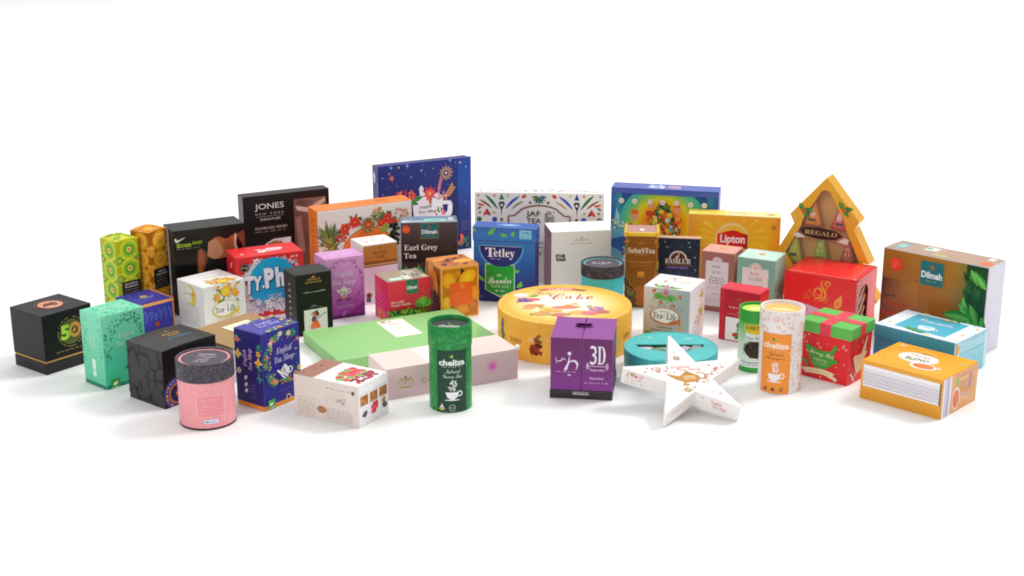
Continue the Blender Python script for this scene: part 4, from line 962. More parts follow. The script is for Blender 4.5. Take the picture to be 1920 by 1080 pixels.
# ---------------------------------------------------------------- thin starry tea tin
t, D = carton('basinavy', 'tea_box', 'thin dark navy tea box with star speckles and a maroon arch crest', col='#c8a088')
w, d, h = D
A = face(t, D, 'F'); A.vgrad(.006, .004, .994, .99, [(0, '#223068'), (.3, '#1d2852'), (.55, '#141c34'), (1, '#161e34')])
A.cur = 'printed_stars'; A.mats[A.cur] = NOW[0]
for i in range(420): A.ell(U(.02, .98), U(.02, .98), U(.003, .008), R.choice(['#4a6a90', '#38507a', '#6a90a8', '#9ab8d0', '#2f4470']), n=5, step=.0000012)
for u, v in ((.15, .93), (.2, .85), (.75, .86), (.73, .93), (.88, .70), (.9, .5), (.2, .35), (.82, .38)): A.star(u, v, .03, '#c8d8e8', n=4)
A.p('crest'); A.poly([(.47 + .22*math.cos(math.radians(a)), .66 + .22*math.sin(math.radians(a))*w/h) for a in range(0, 181, 12)], '#d8cfc8'); A.poly([(.47 + .18*math.cos(math.radians(a)), .66 + .18*math.sin(math.radians(a))*w/h) for a in range(0, 181, 12)], '#5c2024')
A.leaf(.40, .67, .14, .06, 40, '#d8b8a8'); A.leaf(.46, .72, .1, .04, 60, '#c8988a')
A.p('lettering', m=FOIL); A.text('BASILUR', .47, .632, .62, .078, '#ecdccc', 'serif'); A.rect(.17, .57, .80, .577, '#b8863a'); A.p('caption', m=INK); A.rect(.15, .50, .80, .562, '#2c2558'); A.text('FROSTY NIGHT', .47, .53, .5, .03, '#a08ad8', 'sans'); A.build()

# ---------------------------------------------------------------- two white fruit tea cubes
for key, lab in (('tolgreen', 'white tea cube box with green leaves and a pink blossom, behind the turquoise round box'), ('tolyellow', 'white tea cube box with yellow lemons and blossoms, in front of the black torso box')):
    t, D = carton(key, 'tea_box', lab, col='#eeecea')
    w, d, h = D; g = key == 'tolgreen'
    for f in 'FT':
        A = face(t, D, f)
        if f == 'F':
            if g: A.grad(.006, .005, .994, .995, '#ceb294', '#a8b0aa', '#a9bab8', '#e6dcd2')
            else: A.grad(.006, .005, .994, .995, '#ece8dc', '#e4e0d8', '#e8e6e4', '#efece8')
        cx, cy = (.48, .93) if f == 'F' else (.48, .05)
        if not g: cx, cy = (.52, .88) if f == 'F' else (.55, .1)
        A.p('printed_fruit')
        if g:
            for l, a in ((.26, 200), (.26, -20), (.2, 215), (.2, -48), (.16, 250), (.15, 270), (.16, 295), (.24, 185)) if f == 'F' else ((.3, 15), (.3, 165), (.2, 100), (.2, 60), (.22, 130)):
                A.leaf(cx + .04*math.cos(math.radians(a)), cy - .05 if f == 'F' else cy, l, l*.38, a, R.choice(['#56a83e', '#3f9438', '#6ab848']), '#a8d878')
            A.flower(cx, cy - .02 if f == 'F' else .06, .10, '#d88aa0', '#b86a80', n=9, wd=.35)
            for u, v in ((.22, .93), (.78, .88), (.37, .74), (.63, .70)) if f == 'F' else ((.2, .2), (.42, .75), (.3, .5)): A.ell(u, v, .04, '#d8603a', cc='#f08a5a'); A.leaf(u, v, .08, .03, U(0, 360), '#6a8a4a')
            for k in range(12): A.leaf(U(.15, .85), U(.62, .8) if f == 'F' else U(.1, .5), .06, .02, U(0, 360), R.choice(['#7a8a5a', '#8a9a6a', '#5a7a4a']))
        else:
            for k in range(22): A.leaf(cx + U(-.28, .28), cy + U(-.28, .06) if f == 'F' else cy + U(-.05, .3), .12, .045, U(0, 360), R.choice(['#5a9a3c', '#7aae44', '#3f8238', '#8abf5a']))
            for k in range(34): A.flower(cx + U(-.28, .30), cy + U(-.27, .08) if f == 'F' else cy + U(-.06, .3), U(.03, .055), R.choice(['#f4b040', '#f8c848', '#f09a38', '#f6d870']), '#e88a28', n=5)
            A.ell(cx, cy - .05 if f == 'F' else cy, .11, '#f2b824', cc='#fbe050'); A.ell(cx + .2, cy - .1 if f == 'F' else cy + .04, .07, '#f09a30', cc='#f8b848'); A.ell(cx - .2, cy - .15 if f == 'F' else cy+.08, .06, '#f09a30', cc='#f8b848')
        if f == 'F':
            A.p('brand_panel')
            if g:
                tol(A, .47, .50, .62, '#c8703c'); A.p('lettering'); A.text('Green tea', .48, .30, .34, .05, '#5a4a3c', 'serif'); A.text('turmeric, cardamom', .48, .235, .6, .04, '#5a4a3c', 'serif'); A.p('badge'); A.rect(.05, .13, .2, .2, '#7aa83a'); A.ell(.8, .3, .07, '#c8a888')
            else:
                tol(A, .50, .45, .58, '#dcc23a', '#5a5040', '#f4f2ea'); A.p('lettering'); A.greek(.3, .24, .72, .03, '#c8b468'); A.greek(.34, .18, .68, .03, '#c8b468')
                for k in range(3): A.leaf(.45 + k*.08, .12, .1, .05, 40, '#e0d078')
        else:
            A.p('lettering'); A.text('Tea of Life', .62, .58, .4, .1, '#a89a88' if g else '#c8b890', 'serifi'); A.greek(.3, .8, .8, .03, '#c0b8a8')
        A.build()
    f = 'R' if g else 'L'
    A = face(t, D, f); A.p('printed_fruit')
    A.rect(.01, .01, .99, .985, '#efedf0' if g else '#e2dedc')
    if g:
        A.line([(.08, .86), (.95, .90)], .01, '#c8c0cc')
        for v in (.78, .5, .46): 
            for k in range(9): A.leaf(.75, v, .18, .06, U(0, 360), R.choice(['#c8cc58', '#a8b848', '#d8c070', '#e0a878']))
        for k in range(10): A.leaf(.55 + U(-.1, .1), .38 + U(-.08, .08), .14, .05, U(0, 360), R.choice(['#e0b078', '#d8c868', '#f0d8c0']))
    else:
        A.ell(.5, .74, .22, '#dcc860'); A.ell(.46, .75, .17, '#e8e4d8')
        for k in range(14): A.flower(.62 + U(-.08, .08), .72 + U(-.15, .12), .06, R.choice(['#e8b840', '#d8a830', '#e8d060']), '#d89030', n=5)
        A.p('lettering'); A.greek(.3, .76, .6, .03, '#8a7a50'); A.para(.1, .1, .85, .55, 9, '#aaa4a0', .022)
    A.build()

# ---------------------------------------------------------------- rose and sage herbal cartons
for key, lab, col, topc, txt in (('rose', 'dusty rose tea carton with an arched white label, in front of the yellow box', '#a4665e', '#dba08e', 'Beauty'), ('sage', 'sage green tea carton with an arched white label, beside the dusty rose one', '#7fb09c', '#c0e2d2', 'Boost')):
    t, D = carton(key, 'tea_carton', lab, col=topc)
    w, d, h = D
    A = face(t, D, 'F'); A.rect(.006, .004, .994, .985, col)
    A.p('label', label='arched white label'); A.rect(.14, .09, .83, .84, '#dcd0d6' if key == 'rose' else '#e2dad8')
    A.poly([(.485 + .16*math.cos(math.radians(a)), .83 + .16*math.sin(math.radians(a))*w/h) for a in range(0, 181, 12)], '#dcd0d6' if key == 'rose' else '#e8ded8'); A.ring(.485, .83, .115, .135, '#c8987a', 0, 180)
    for k in range(7): A.line([(.485, .83), (.485 + .1*math.cos(math.radians(15+25*k)), .83 + .1*math.sin(math.radians(15+25*k))*w/h)], .008, '#d0a080')
    A.ell(.485, .845, .025, '#e0786a')
    A.p('lettering', 'label'); A.text(txt, .47, .755, .25, .045, '#6a5a5a' if key == 'rose' else '#e08a50', 'serif')
    A.para(.3, .64, .7, .70, 2, '#8a7a7a', .02)
    A.para(.26, .46, .74, .59, 3, '#5a4a4a', .026); A.greek(.22, .41, .75, .012, '#9a8a8c'); A.greek(.22, .385, .7, .012, '#9a8a8c'); A.greek(.38, .3, .6, .018, '#8a7a7a'); A.greek(.2, .22, .78, .012, '#a8989c'); A.greek(.2, .18, .78, .012, '#a8989c'); A.build()
    A = face(t, D, 'R'); A.rect(.006, .004, .994, .985, '#8f564e' if key == 'rose' else '#a8ccba')
    if key == 'rose': A.rect(.006, .004, .2, .985, '#c08478')
    else:
        for k in range(30): A.leaf(U(.1, .9), U(.05, .5), .15, .05, U(50, 130), R.choice(['#8ab09c', '#b09a88', '#7aa088', '#c0d8c8']))
    A.build()
    A = face(t, D, 'T'); A.p('seal', label='small orange seal'); A.ell(.5, .55, .09, '#e8863c', cc='#f09a4c'); A.build()

# ---------------------------------------------------------------- red ornament box
t, D = carton('redhall', 'ornament_box', 'plain crimson ornament box with a white picture corner, behind the green topped tube', 'gift box', col='#d8283a')
w, d, h = D
A = face(t, D, 'F'); A.rect(.006, .004, .994, .97, '#b81c2c'); A.rect(.006, .004, .12, .97, '#c82434')
A.p('lettering', m=FOIL); A.poly([(.45, .83), (.5, .86), (.55, .83)], '#c8785a'); A.text('Hallmark', .5, .80, .24, .03, '#c86a5a', 'script'); A.greek(.35, .745, .65, .02, '#c05a50'); A.p('caption', m=INK); A.greek(.25, .66, .85, .028, '#f0c8c8'); A.greek(.45, .58, .8, .02, '#e0a0a0')
A.p('picture_panel'); A.rrect(.17, .02, .97, .46, .02, '#e8e4e2'); 
for k in range(22): A.leaf(.62 + U(-.12, .2), .28 + U(-.05, .1), .12, .07, U(0, 360), R.choice(['#3f9a44', '#2f7a38', '#56b04c']))
for k in range(16): A.ell(.5 + U(-.12, .2), .13 + U(-.05, .07), .05, R.choice(['#d8502c', '#e87a3c', '#b83a2c', '#3a7a3a']), n=10, step=.000003)
A.curve([(.15, .5), (.3, .53), (.45, .52), (.55, .5)], .012, '#d08080'); A.build()
A = face(t, D, 'R'); A.rect(.01, .01, .99, .97, '#e02c2c'); A.star(.5, .7, .12, '#f8e8e8', n=5, q=.45); A.build()
# ---------------------------------------------------------------- large red assortment box with an arched side window
t, D = carton('p6', 'tea_chest', 'big red tea box with an orange steam swirl and an arched side window', part=None)
w, d, h = D; rm = mat('#e62a2b', rough=.24)
bm = bmesh.new()   # carton with the window really cut out of its right end: floor, lid, three walls and a pierced end
tk = .0022
def bx_(x0, y0, z0, x1, y1, z1):
    b_ = boxbm(x0, y0, z0, x1, y1, z1, .0004); me = bpy.data.meshes.new('tmp'); b_.to_mesh(me); b_.free(); bm.from_mesh(me); bpy.data.meshes.remove(me)
bx_(-w/2, -d/2, 0, w/2, d/2, tk); bx_(-w/2, -d/2, tk, w/2, -d/2+tk, h-tk); bx_(-w/2, d/2-tk, tk, w/2, d/2, h-tk); bx_(-w/2, -d/2+tk, tk, -w/2+tk, d/2-tk, h-tk)
wy0, wy1, wz0, wz1 = -d/2 + d*.17, -d/2 + d*.60, .008, h*.83
bx_(w/2-tk, -d/2+tk, tk, w/2, wy0, h-tk); bx_(w/2-tk, wy1, tk, w/2, d/2-tk, h-tk); bx_(w/2-tk, wy0, wz1, w/2, wy1, h-tk); bx_(w/2-tk, wy0, tk, w/2, wy1, wz0)
for sg in (0, 1):       # arch shoulders
    c = wy0 if sg == 0 else wy1; rr = (wy1 - wy0) / 2; mid = (wy0 + wy1) / 2
    pts = [(c, wz1)] + [(mid + (-1 if sg == 0 else 1) * rr * math.cos(math.radians(a)), wz1 - rr*.8 + rr*.8 * math.sin(math.radians(a))) for a in range(90, -1, -15)]
    va = [bm.verts.new((w/2 - .0001, y, z)) for y, z in pts]; vb = [bm.verts.new((w/2 - tk, y, z)) for y, z in pts]
    bm.faces.new(va); bm.faces.new(vb[::-1])
    for i in range(len(pts)): j = (i+1) % len(pts); bm.faces.new((va[i], va[j], vb[j], vb[i]))
bmesh.ops.recalc_face_normals(bm, faces=list(bm.faces))
bm_obj('carton', bm, rm, t)
box('lid', t, -w/2, -d/2, h-tk, w/2, d/2, h, rm, bulge=.0012)
for k in range(4):
    box('sachet', t, w/2-.018 - .001*(k % 2), wy0 + .001, .003 + k*.019, w/2-.004, wy1 + .004, .0205 + k*.019, mat(['#8a5a6e', '#5a2c34', '#9a6a80', '#6a3038'][k], rough=.25), bev=.003)
for k in range(3):
    o = box('gold_stripe', t, -.0008, -.022, -.0022, .0008, .022, .0022, mat('#d8963a', rough=.3, metal=.4), bev=.0003); o.location = (w/2-.0034, (wy0+wy1)/2, .022 + k*.022); o.rotation_euler = (.7, 0, 0)
A = face(t, D, 'F', h*.13, h*1.13); A.p('printed_swirl')
A.curve([(.545, .80), (.52, .74), (.535, .66), (.575, .58), (.58, .48), (.54, .42), (.47, .40)], .026, '#f0a040'); A.curve([(.565, .56), (.60, .66), (.57, .74), (.60, .78), (.635, .76), (.63, .70), (.60, .70)], .018, '#f0a040'); A.curve([(.47, .42), (.43, .48), (.44, .60), (.49, .63), (.53, .58), (.52, .50), (.485, .49), (.475, .55)], .024, '#ee9a3c'); A.curve([(.44, .38), (.46, .44), (.53, .46), (.575, .50)], .014, '#f0a848')
for u, v, l, a in ((.36, .42, .12, 128), (.38, .41, .09, 150), (.40, .46, .09, 95), (.35, .52, .07, 75), (.34, .40, .08, 165), (.60, .38, .10, 70), (.59, .36, .08, 110), (.64, .33, .07, 35)): A.leaf(u, v, l, .03, a, '#e0603a')
A.poly([(.71, .33), (.715, .44), (.76, .50), (.80, .57), (.815, .45), (.80, .34), (.75, .30)], '#f4a84c'); A.poly([(.735, .35), (.735, .43), (.775, .46), (.785, .36)], '#d86a30')
for k in range(3): A.greek(.74, .38 + k*.03, .78, .012, '#f4b868')
A.p('printed_wave'); wave = [(.005, -.12), (.005, .30)] + [(.02 + .13*k/1.0, .31 + .03*math.sin(k*1.0) - .012*k) for k in range(7)] + [(.85, .20), (.90, .10), (.93, -.12)]
A.poly(wave, '#d8b4cc')
for k in range(60): A.flower(U(.03, .8), U(-.08, .24), U(.01, .02), R.choice(['#e86a8a', '#f0a0b4', '#f4d0dc', '#c890b0']), '#e04060', n=5)
A.build()
A = face(t, D, 'R'); A.p('gold_edge', m=FOIL); A.rect(.955, .01, .992, .985, '#d8a060'); A.build()
A = face(t, D, 'T', base=.0019); A.p('printed_edge'); A.line([(.02, .03), (.98, .03)], .004, '#f08080'); A.greek(.2, .965, .5, .03, '#f4a088'); A.greek(.55, .965, .65, .03, '#e8d070'); A.rect(.80, .945, .99, .99, '#f4d8a0'); A.line([(.03, .16), (.95, .18)], .003, '#f06a6a'); A.build()

# ---------------------------------------------------------------- christmas present box
t, D = carton('xmaslid', 'present_box', 'red christmas gift box with a green lid and crossed red ribbon', 'gift box', part=None)
t.rotation_euler = (0, 0, BOX['xmaslid'][2])
w, d, h = D; lh = .0185; i_ = .0022
bm = boxbm(-w/2+i_, -d/2+i_, 0, w/2-i_, d/2-i_, h - lh + .002, .0006)
for v in bm.verts:
    if v.co.z < .01: v.co.x *= .965; v.co.y *= .965
bm_obj('carton', bm, mat('#e0262e', rough=.36), t)
box('lid', t, -w/2, -d/2, h-lh, w/2, d/2, h, mat('#5cb850', rough=.38))
rb = mat('#dc3c50', rough=.38); rw = .0095
for nm, (x0, y0, x1, y1) in (('ribbon', (-rw, -d/2-.0007, rw, d/2+.0007)), ('ribbon', (-w/2-.0007, -rw*.85, w/2+.0007, rw*.85))):
    b_ = boxbm(x0, y0, h-lh-.0004, x1, y1, h + (.0007 if y0 < -d/2 else .0009), .0002); bm_obj(nm, b_, rb, t)
A = face(t, D, 'T'); A.off += .0010; A.p('crossing_star'); A.star(.5, .5, .1, '#e8506a', n=4, q=.7); A.build()  # slightly lighter four-pointed star where the ribbons cross
def slab(A, inset, W0):  # body faces lean in slightly towards the foot
    o, Ux, V, Nn = A.fr
    def mp(q, x, y): 
        k = .0355 * (1 - y / (h - lh)) if y < h - lh else 0
        return Vector((q.x * (1 - k), q.y * (1 - k), q.z)) + Nn * .0002
    A.mapf = mp; return A
for f in 'FR':
    A = slab(face(t, (w-2*i_, d-2*i_, h-lh), f), 0, 0); A.p('printed_snow')
    for k in range(26):
        (A.snow if k % 3 == 0 else (lambda a, b_, c, dd: A.ell(a, b_, c*.6, dd, n=8)))(U(.05, .95), U(.75, .95) if k % 2 else U(.05, .95), U(.015, .035), '#f4a8a8')
    A.p('printed_teapot')
    if f == 'F':
        A.poly([(.10, .70), (.15, .74), (.22, .71), (.36, .66), (.46, .645), (.56, .67), (.62, .66), (.66, .74), (.70, .83), (.745, .82), (.75, .75), (.69, .62), (.66, .55), (.80, .48), (.79, .46), (.70, .42), (.62, .33), (.52, .27), (.42, .25), (.30, .28), (.22, .36), (.18, .50)], '#4a9a3c')
        A.leaf(.02, .40, .17, .05, -25, '#4a9a3c'); A.leaf(.12, .34, .1, .04, -60, '#4a9a3c')
        A.p('lettering'); A.text('Merry Tea', .43, .565, .52, .13, '#e8dcb8', 'script', rot=-4); A.text('GREEN TEA', .42, .44, .3, .035, '#c8e0b0', 'sans', rot=-2); A.greek(.28, .385, .6, .02, '#a8d098'); A.greek(.30, .345, .56, .02, '#a8d098')
        A.p('printed_ribbon'); A.poly([(.0, .23), (.08, .20), (.12, .22), (.30, .24), (.50, .25), (.72, .21), (.70, .15), (.80, .10), (.76, .03), (.68, .08), (.5, .13), (.30, .12), (.12, .10), (.08, .14)], '#ecd8b0'); A.greek(.18, .175, .62, .03, '#d8a878')
    else:
        A.poly([(.16, .58), (.24, .62), (.40, .60), (.52, .60), (.58, .70), (.66, .82), (.72, .95), (.76, .93), (.72, .75), (.70, .62), (.80, .58), (.74, .52), (.66, .46), (.60, .30), (.54, .22), (.36, .20), (.28, .32), (.22, .46)], '#ecdcbc')
        A.greek(.32, .50, .62, .02, '#b8c890'); A.greek(.34, .44, .6, .02, '#d8b890')
        A.curve([(.02, .24), (.12, .22), (.22, .10), (.30, .04)], .05, '#f0dcc8'); A.curve([(.12, .28), (.14, .2)], .03, '#f0dcc8'); A.curve([(.22, .12), (.32, .2), (.42, .22)], .04, '#f0dcc8')
    A.build()

# ---------------------------------------------------------------- big brown leaf box
t, D = carton('dilmahbig', 'tea_chest', 'large brown tea box with big green tea leaves and pale lilac end, far right', col='#dcdae6', rough=.35)
w, d, h = D
A = face(t, D, 'F'); A.grad(.004, .004, .55, .994, '#8a3820', '#a8602c', '#b87828', '#a8681c'); A.grad(.55, .004, .72, .994, '#a8602c', '#8a5828', '#a87c34', '#b87828')
A.grad(.004, .30, .36, .66, '#7e2c22', '#a8622c', '#b87a2a', '#5a2420'); A.grad(.004, .004, .36, .30, '#a04c22', '#a8602c', '#a8622c', '#7e2c22'); A.grad(.72, .004, .81, .994, '#7a5a28', '#6a4a24', '#8a7a3c', '#a0803c'); A.rect(.80, .004, .995, .994, '#1d4a2c')
A.cur = 'printed_leaves'; A.mats[A.cur] = NOW[0]
for k in range(60): A.leaf(U(.80, .93), U(.02, .9), U(.05, .11), .035, U(40, 140), R.choice(['#1a4428', '#256a34', '#1f5a30']))
def bigleaf(u, v, l, wd, a, c1, c2):
    A.off += .00002; A.leaf(u, v, l, wd, a, c1); A.off += .00001; A.leaf(u, v, l*.97, wd*.5, a + 3, c2); A.line([(u, v), (u + l*.93*math.cos(math.radians(a)), v + l*.93*math.sin(math.radians(a))*w/h)], .004, '#a8d890')
    for k in range(1, 7):
        uu = u + l*k/7*math.cos(math.radians(a)); vv = v + l*k/7*math.sin(math.radians(a))*w/h
        for sg in (1, -1): A.leaf(uu, vv, wd*.42, .006, a + sg*38, c2)
bigleaf(.84, .94, .15, .07, -60, '#3f9a3c', '#6ac050'); bigleaf(.99, .75, .18, .08, 130, '#38a044', '#6ac85a'); bigleaf(.82, .42, .16, .06, 100, '#4aa844', '#7ccc5c'); bigleaf(.86, .55, .24, .1, -70, '#2f8c3c', '#58ac50')
bigleaf(.955, .10, .42, .12, 117, '#35a046', '#66c862'); bigleaf(.86, .38, .24, .12, 178, '#319440', '#62c060'); bigleaf(.86, .30, .25, .10, 196, '#2d8c3c', '#58bc5c'); bigleaf(.99, .22, .18, .08, 95, '#2c8a3a', '#4cae4c')
A.p('brand_panel', label='teal square brand panel with white name'); logo_square(A, .365, .66, .60, .95)
A.p('sticker', label='round red sticker'); A.ell(.135, .835, .062, '#f03c26'); 
for k in range(3): A.greek(.10, .865 - k*.03, .17, .016, '#f8806c')
A.p('lettering'); A.greek(.04, .46, .15, .02, '#4a2418'); A.text('Ceylon', .16, .365, .24, .07, '#cc3c26', 'serif'); A.text('Gold', .13, .265, .18, .07, '#cc3c26', 'serif'); A.text('tea', .32, .36, .08, .05, '#b87838', 'serif')
A.ring(.26, .66, .05, .055, '#c89048'); A.ring(.26, .66, .03, .034, '#c89048'); A.ell(.05, .02, .03, '#d8c8c8', n=10); A.build()
A = face(t, D, 'T'); A.rect(.004, .01, .996, .99, '#b89a84'); A.p('printed_panel'); A.rect(.05, .15, .16, .8, '#7aa8a8'); A.rect(.07, .3, .14, .65, '#a8c8c4'); A.rect(.30, .5, .42, .85, '#dce8dc'); A.ell(.33, .7, .03, '#5a9a54', rv=.02)
A.ell(.52, .22, .06, '#b8c070', rv=.03); A.rect(.44, .08, .46, .9, '#c8b0a0'); A.rect(.62, .08, .63, .9, '#c8a898'); A.greek(.47, .7, .6, .08, '#d0b8a8'); A.greek(.65, .6, .78, .08, '#c8b4a0'); A.greek(.65, .4, .75, .08, '#c8b4a0'); A.ell(.93, .30, .055, '#f07048', rv=.06); A.rect(.88, .62, .94, .9, '#e8dcd8'); A.build()
A = face(t, D, 'R'); A.rect(.006, .004, .994, .994, '#dad6e4'); A.p('printed_panel'); A.para(.08, .06, .45, .32, 8, '#bdb8c8', .014); A.build()

# ---------------------------------------------------------------- turquoise daisy box
t, D = carton('cham', 'tea_box', 'turquoise lidded tea box with white daisy lid, behind the orange striped box', part=None)
w, d, h = D
box('carton', t, -w/2+.0006, -d/2+.0006, 0, w/2-.0006, d/2-.0006, h*.66, mat('#2b7f9e', rough=.34)); box('lid', t, -w/2, -d/2, h*.665, w/2, d/2, h, mat('#3f94ae', rough=.34))
A = face(t, D, 'F'); A.p('printed_edge'); A.rect(.975, .005, .996, .995, '#dcebf2'); A.vgrad(.004, .67, .975, .992, [(0, '#2f88a6'), (1, '#48a0b6')]); A.build()
A = face(t, D, 'R'); A.vgrad(.005, .005, .995, .66, [(0, '#7cc8dc'), (1, '#98d6e4')]); A.rect(.005, .67, .995, .995, '#a8dae8'); A.p('printed_daisies'); A.rect(.005, .005, .09, .995, '#e4eef4'); A.rect(.91, .005, .995, .995, '#c8e6f0'); A.ell(.05, .82, .04, '#f0b040', rv=.09)
for k in range(90): A.ell(U(.12, .9), U(.05, .95), .007, '#c4ecf4', n=5, step=.000001)
for k in range(30): A.leaf(U(.0, 1), U(.9, .99), .03, .012, U(0, 360), '#7ab0c8')
A.build()
A = face(t, D, 'T'); A.rect(.004, .004, .996, .996, '#dfe9f5'); A.p('blue_panel'); A.rect(.18, .13, .80, .93, '#4fb0c8'); A.rect(.18, .13, .80, .16, '#6cc0d4')
A.p('printed_daisies')
for u, v, r in ((.09, .25, .05), (.09, .62, .03), (.93, .85, .05), (.91, .42, .05), (.25, .96, .045), (.62, .07, .05), (.93, .1, .03)):
    A.flower(u, v, r*1.2, '#f6f8fa', '#f0b81c', n=12, wd=.3); A.ell(u, v, r*.5, '#f0b81c')
for k in range(50):
    u, v = U(.01, .99), U(.01, .99)
    if not (.17 < u < .82 and .12 < v < .95): A.leaf(u, v, .03, .01, U(0, 360), R.choice(['#8ab8d0', '#b0cce0', '#7aa0c0']))
for k in range(9): A.leaf(.30 + k*.025, .12 + U(-.03, .03), .09, .04, U(-30, 40), R.choice(['#4a9a3c', '#6ab84a', '#3a8838'])); A.leaf(.52 + k*.02, .92 + U(-.03, .03), .06, .03, U(120, 220), R.choice(['#6a9a3c', '#a8b83c', '#c8b830']))
A.p('lettering'); A.text('Camomile', .50, .69, .40, .15, '#e4f6fa', 'script'); A.greek(.3, .56, .68, .025, '#a4dce8'); A.p('printed_cup'); A.ell(.50, .36, .10, '#f6fafc', rv=.06); A.poly([(.40, .36), (.60, .36), (.56, .24), (.44, .24)], '#f6fafc'); A.ell(.50, .38, .065, '#9ad4e0', rv=.035); A.ring(.61, .33, .022, .034, '#f6fafc'); A.build()

# ---------------------------------------------------------------- orange striped box
t, D = carton('yellow', 'tea_box', 'amber tea box with grey pinstriped side and white oval on top, front right', col='#eaa22c', rough=.3)
w, d, h = D
A = face(t, D, 'F'); A.vgrad(.003, .004, .997, .34, [(0, '#e09a2c'), (1, '#e8a43a')]); A.p('printed_stripes'); A.rect(.03, .345, .985, .90, '#f4f1f6')
for k in range(9): A.rect(.03, .40 + k*.049, .968, .40 + k*.049 + (.019 if k < 7 else .010), ['#9c94a6', '#aaa2b4', '#8f8698', '#a49cae', '#968ea2', '#aca4b6', '#a098aa', '#b8b0c0', '#c4bccc'][k])
A.rect(.968, .345, .985, .90, '#6a5a3c'); A.build()
A = face(t, D, 'R'); A.rect(.004, .004, .996, .994, '#e6a45c'); A.p('printed_stripes'); A.rect(.02, .004, .25, .994, '#e8e4ee'); A.rect(.08, .01, .10, .99, '#b0a8c4'); A.rect(.12, .01, .20, .99, '#b8b0cc')
A.p('printed_fruit')
for k in range(14): A.curve([(.30 + U(0, .1), .99 - k*.07), (.6, .9 - k*.05), (.98, .95 - k*.08)], .022, R.choice(['#d8904c', '#f0b878', '#d8a890', '#c8987a']))
A.ell(.40, .35, .11, '#f0e0d0', rv=.16); A.ell(.40, .34, .09, '#e0703a', rv=.13); A.leaf(.42, .68, .12, .09, 90, '#8ab84a'); A.rect(.75, .45, .82, .85, '#b8789c'); A.build()
A = face(t, D, 'T'); A.rect(.003, .004, .997, .996, '#f0a82c'); A.cur = 'printed_swirls'; A.mats[A.cur] = NOW[0]
for k in range(9): A.ring(.47, .52, .26 + k*.026, .268 + k*.026, ['#f8bc4c', '#e4942a', '#f6b848', '#e89a2c'][k % 4], U(0, 60), U(150, 340), ks=.78)
A.curve([(.05, .75), (.2, .9), (.5, .95), (.8, .88)], .02, '#d88a28'); A.curve([(.6, .1), (.8, .15), (.93, .4)], .025, '#f8c050')
A.p('oval_panel', label='white oval label'); A.ell(.45, .56, .235, '#f6f0e8', rv=.165, n=40)
A.p('lettering', 'oval_panel'); A.poly([(.33, .76), (.45, .79), (.60, .76), (.45, .73)], '#a07c20'); A.text('Orange', .45, .645, .24, .10, '#8a6a50', 'serifi'); A.text('BLEND', .46, .51, .28, .10, '#5a5048', 'sans')
for k in range(6): A.leaf(.33 + .02*k, .43, .05, .025, U(0, 70), '#7ab83c')
A.p('printed_cup'); A.ell(.62, .30, .155, '#f4ece4', rv=.10, n=36); A.ell(.62, .31, .125, '#d87030', rv=.078, n=36, cc='#e88a44'); A.ring(.79, .36, .015, .03, '#f0e4d4')
A.rect(.08, .85, .14, .93, '#e8c890'); A.ell(.93, .75, .045, '#b8b870', rv=.035); A.greek(.89, .75, .97, .02, '#f0e8c0'); A.build()

# ---------------------------------------------------------------- black crackle box
t, D = carton('blackpat', 'tea_box', 'black cube tea box with a crackled geometric print, beside the pink jar', part=None)
w, d, h = D
bm = boxbm(-w/2, -d/2, 0, w/2, d/2, h-.0005, .0007); bm_obj('carton', bm, mat('#1b181a', rough=.5), t)
bm = boxbm(-w/2-.0002, -d/2-.0002, h-.0012, w/2+.0002, d/2+.0002, h+.0005, 0, .0035, .1)
bm_obj('lid', bm, mat('#262422', rough=.42), t, smooth=False)
A = face(t, D, 'L'); A.p('printed_crackle')
A.rect(.004, .004, .996, .985, '#393438')
P = [(U(-.05, 1.05), U(-.05, 1.05)) for _ in range(60)]
for i, (a, b_) in enumerate(P):
    ds = sorted(P, key=lambda p: (p[0]-a)**2 + (p[1]-b_)**2)[1:4]
    for q in ds[:2 + i % 2]:
        ca = lambda x: min(.99, max(.01, x))
        A.line([(ca(a), ca(b_)), (ca(q[0]), ca(q[1]))], .012, '#1d1a1d')
A.build()
A = face(t, D, 'F'); A.rect(.004, .004, .996, .985, '#121011'); A.p('mandala')
def mandala(A, u, v, r):
    for rr, c in ((1, '#3a4a9a'), (.9, '#8a4a3a'), (.78, '#2a3a8a'), (.66, '#b0703a'), (.52, '#1c1a4a'), (.3, '#2a2460')):
        n_ = 26; lim = [(min(.995, max(.005, u + r*rr*math.cos(2*PI*i/n_))), min(.985, max(.005, v + r*rr*math.sin(2*PI*i/n_)*A.W/A.H))) for i in range(n_)]
        A.poly(lim, c)
    for k in range(20):
        a = 2*PI*k/20; uu = u + r*.8*math.cos(a); vv = v + r*.8*math.sin(a)*A.W/A.H
        if .03 < uu < .97 and .03 < vv < .95: A.ell(uu, vv, .02, R.choice(['#5a8ae0', '#e0a050', '#7a6ac8']), n=8)
    A.ell(max(.05, u), v, .04, '#c87a3a')
mandala(A, .24, .22, .25); A.build()
def mpb(q, x, y): 
    a = q.x/(w/2); b = q.y/(d/2); return Vector((q.x, q.y, q.z + .0005 + .0035*((1-a*a)*(1-b*b) + .5*(1-a*a))))
A = face(t, D, 'T', base=.0006); A.mapf = mpb
A.p('lettering', m=FOIL); A.leaf(.53, .66, .05, .03, 60, '#d8a858'); A.leaf(.53, .66, .05, .03, 120, '#d8a858'); A.text('Kericho', .52, .55, .30, .09, '#d8a858', 'serifi'); A.text('Gold', .52, .44, .2, .08, '#d8a858', 'serifi')
A.p('caption', m=INK); A.text('ATTITUDE TEAS', .55, .31, .44, .05, '#3f9ac0', 'sans'); A.greek(.1, .8, .22, .03, '#5a5048'); A.build()

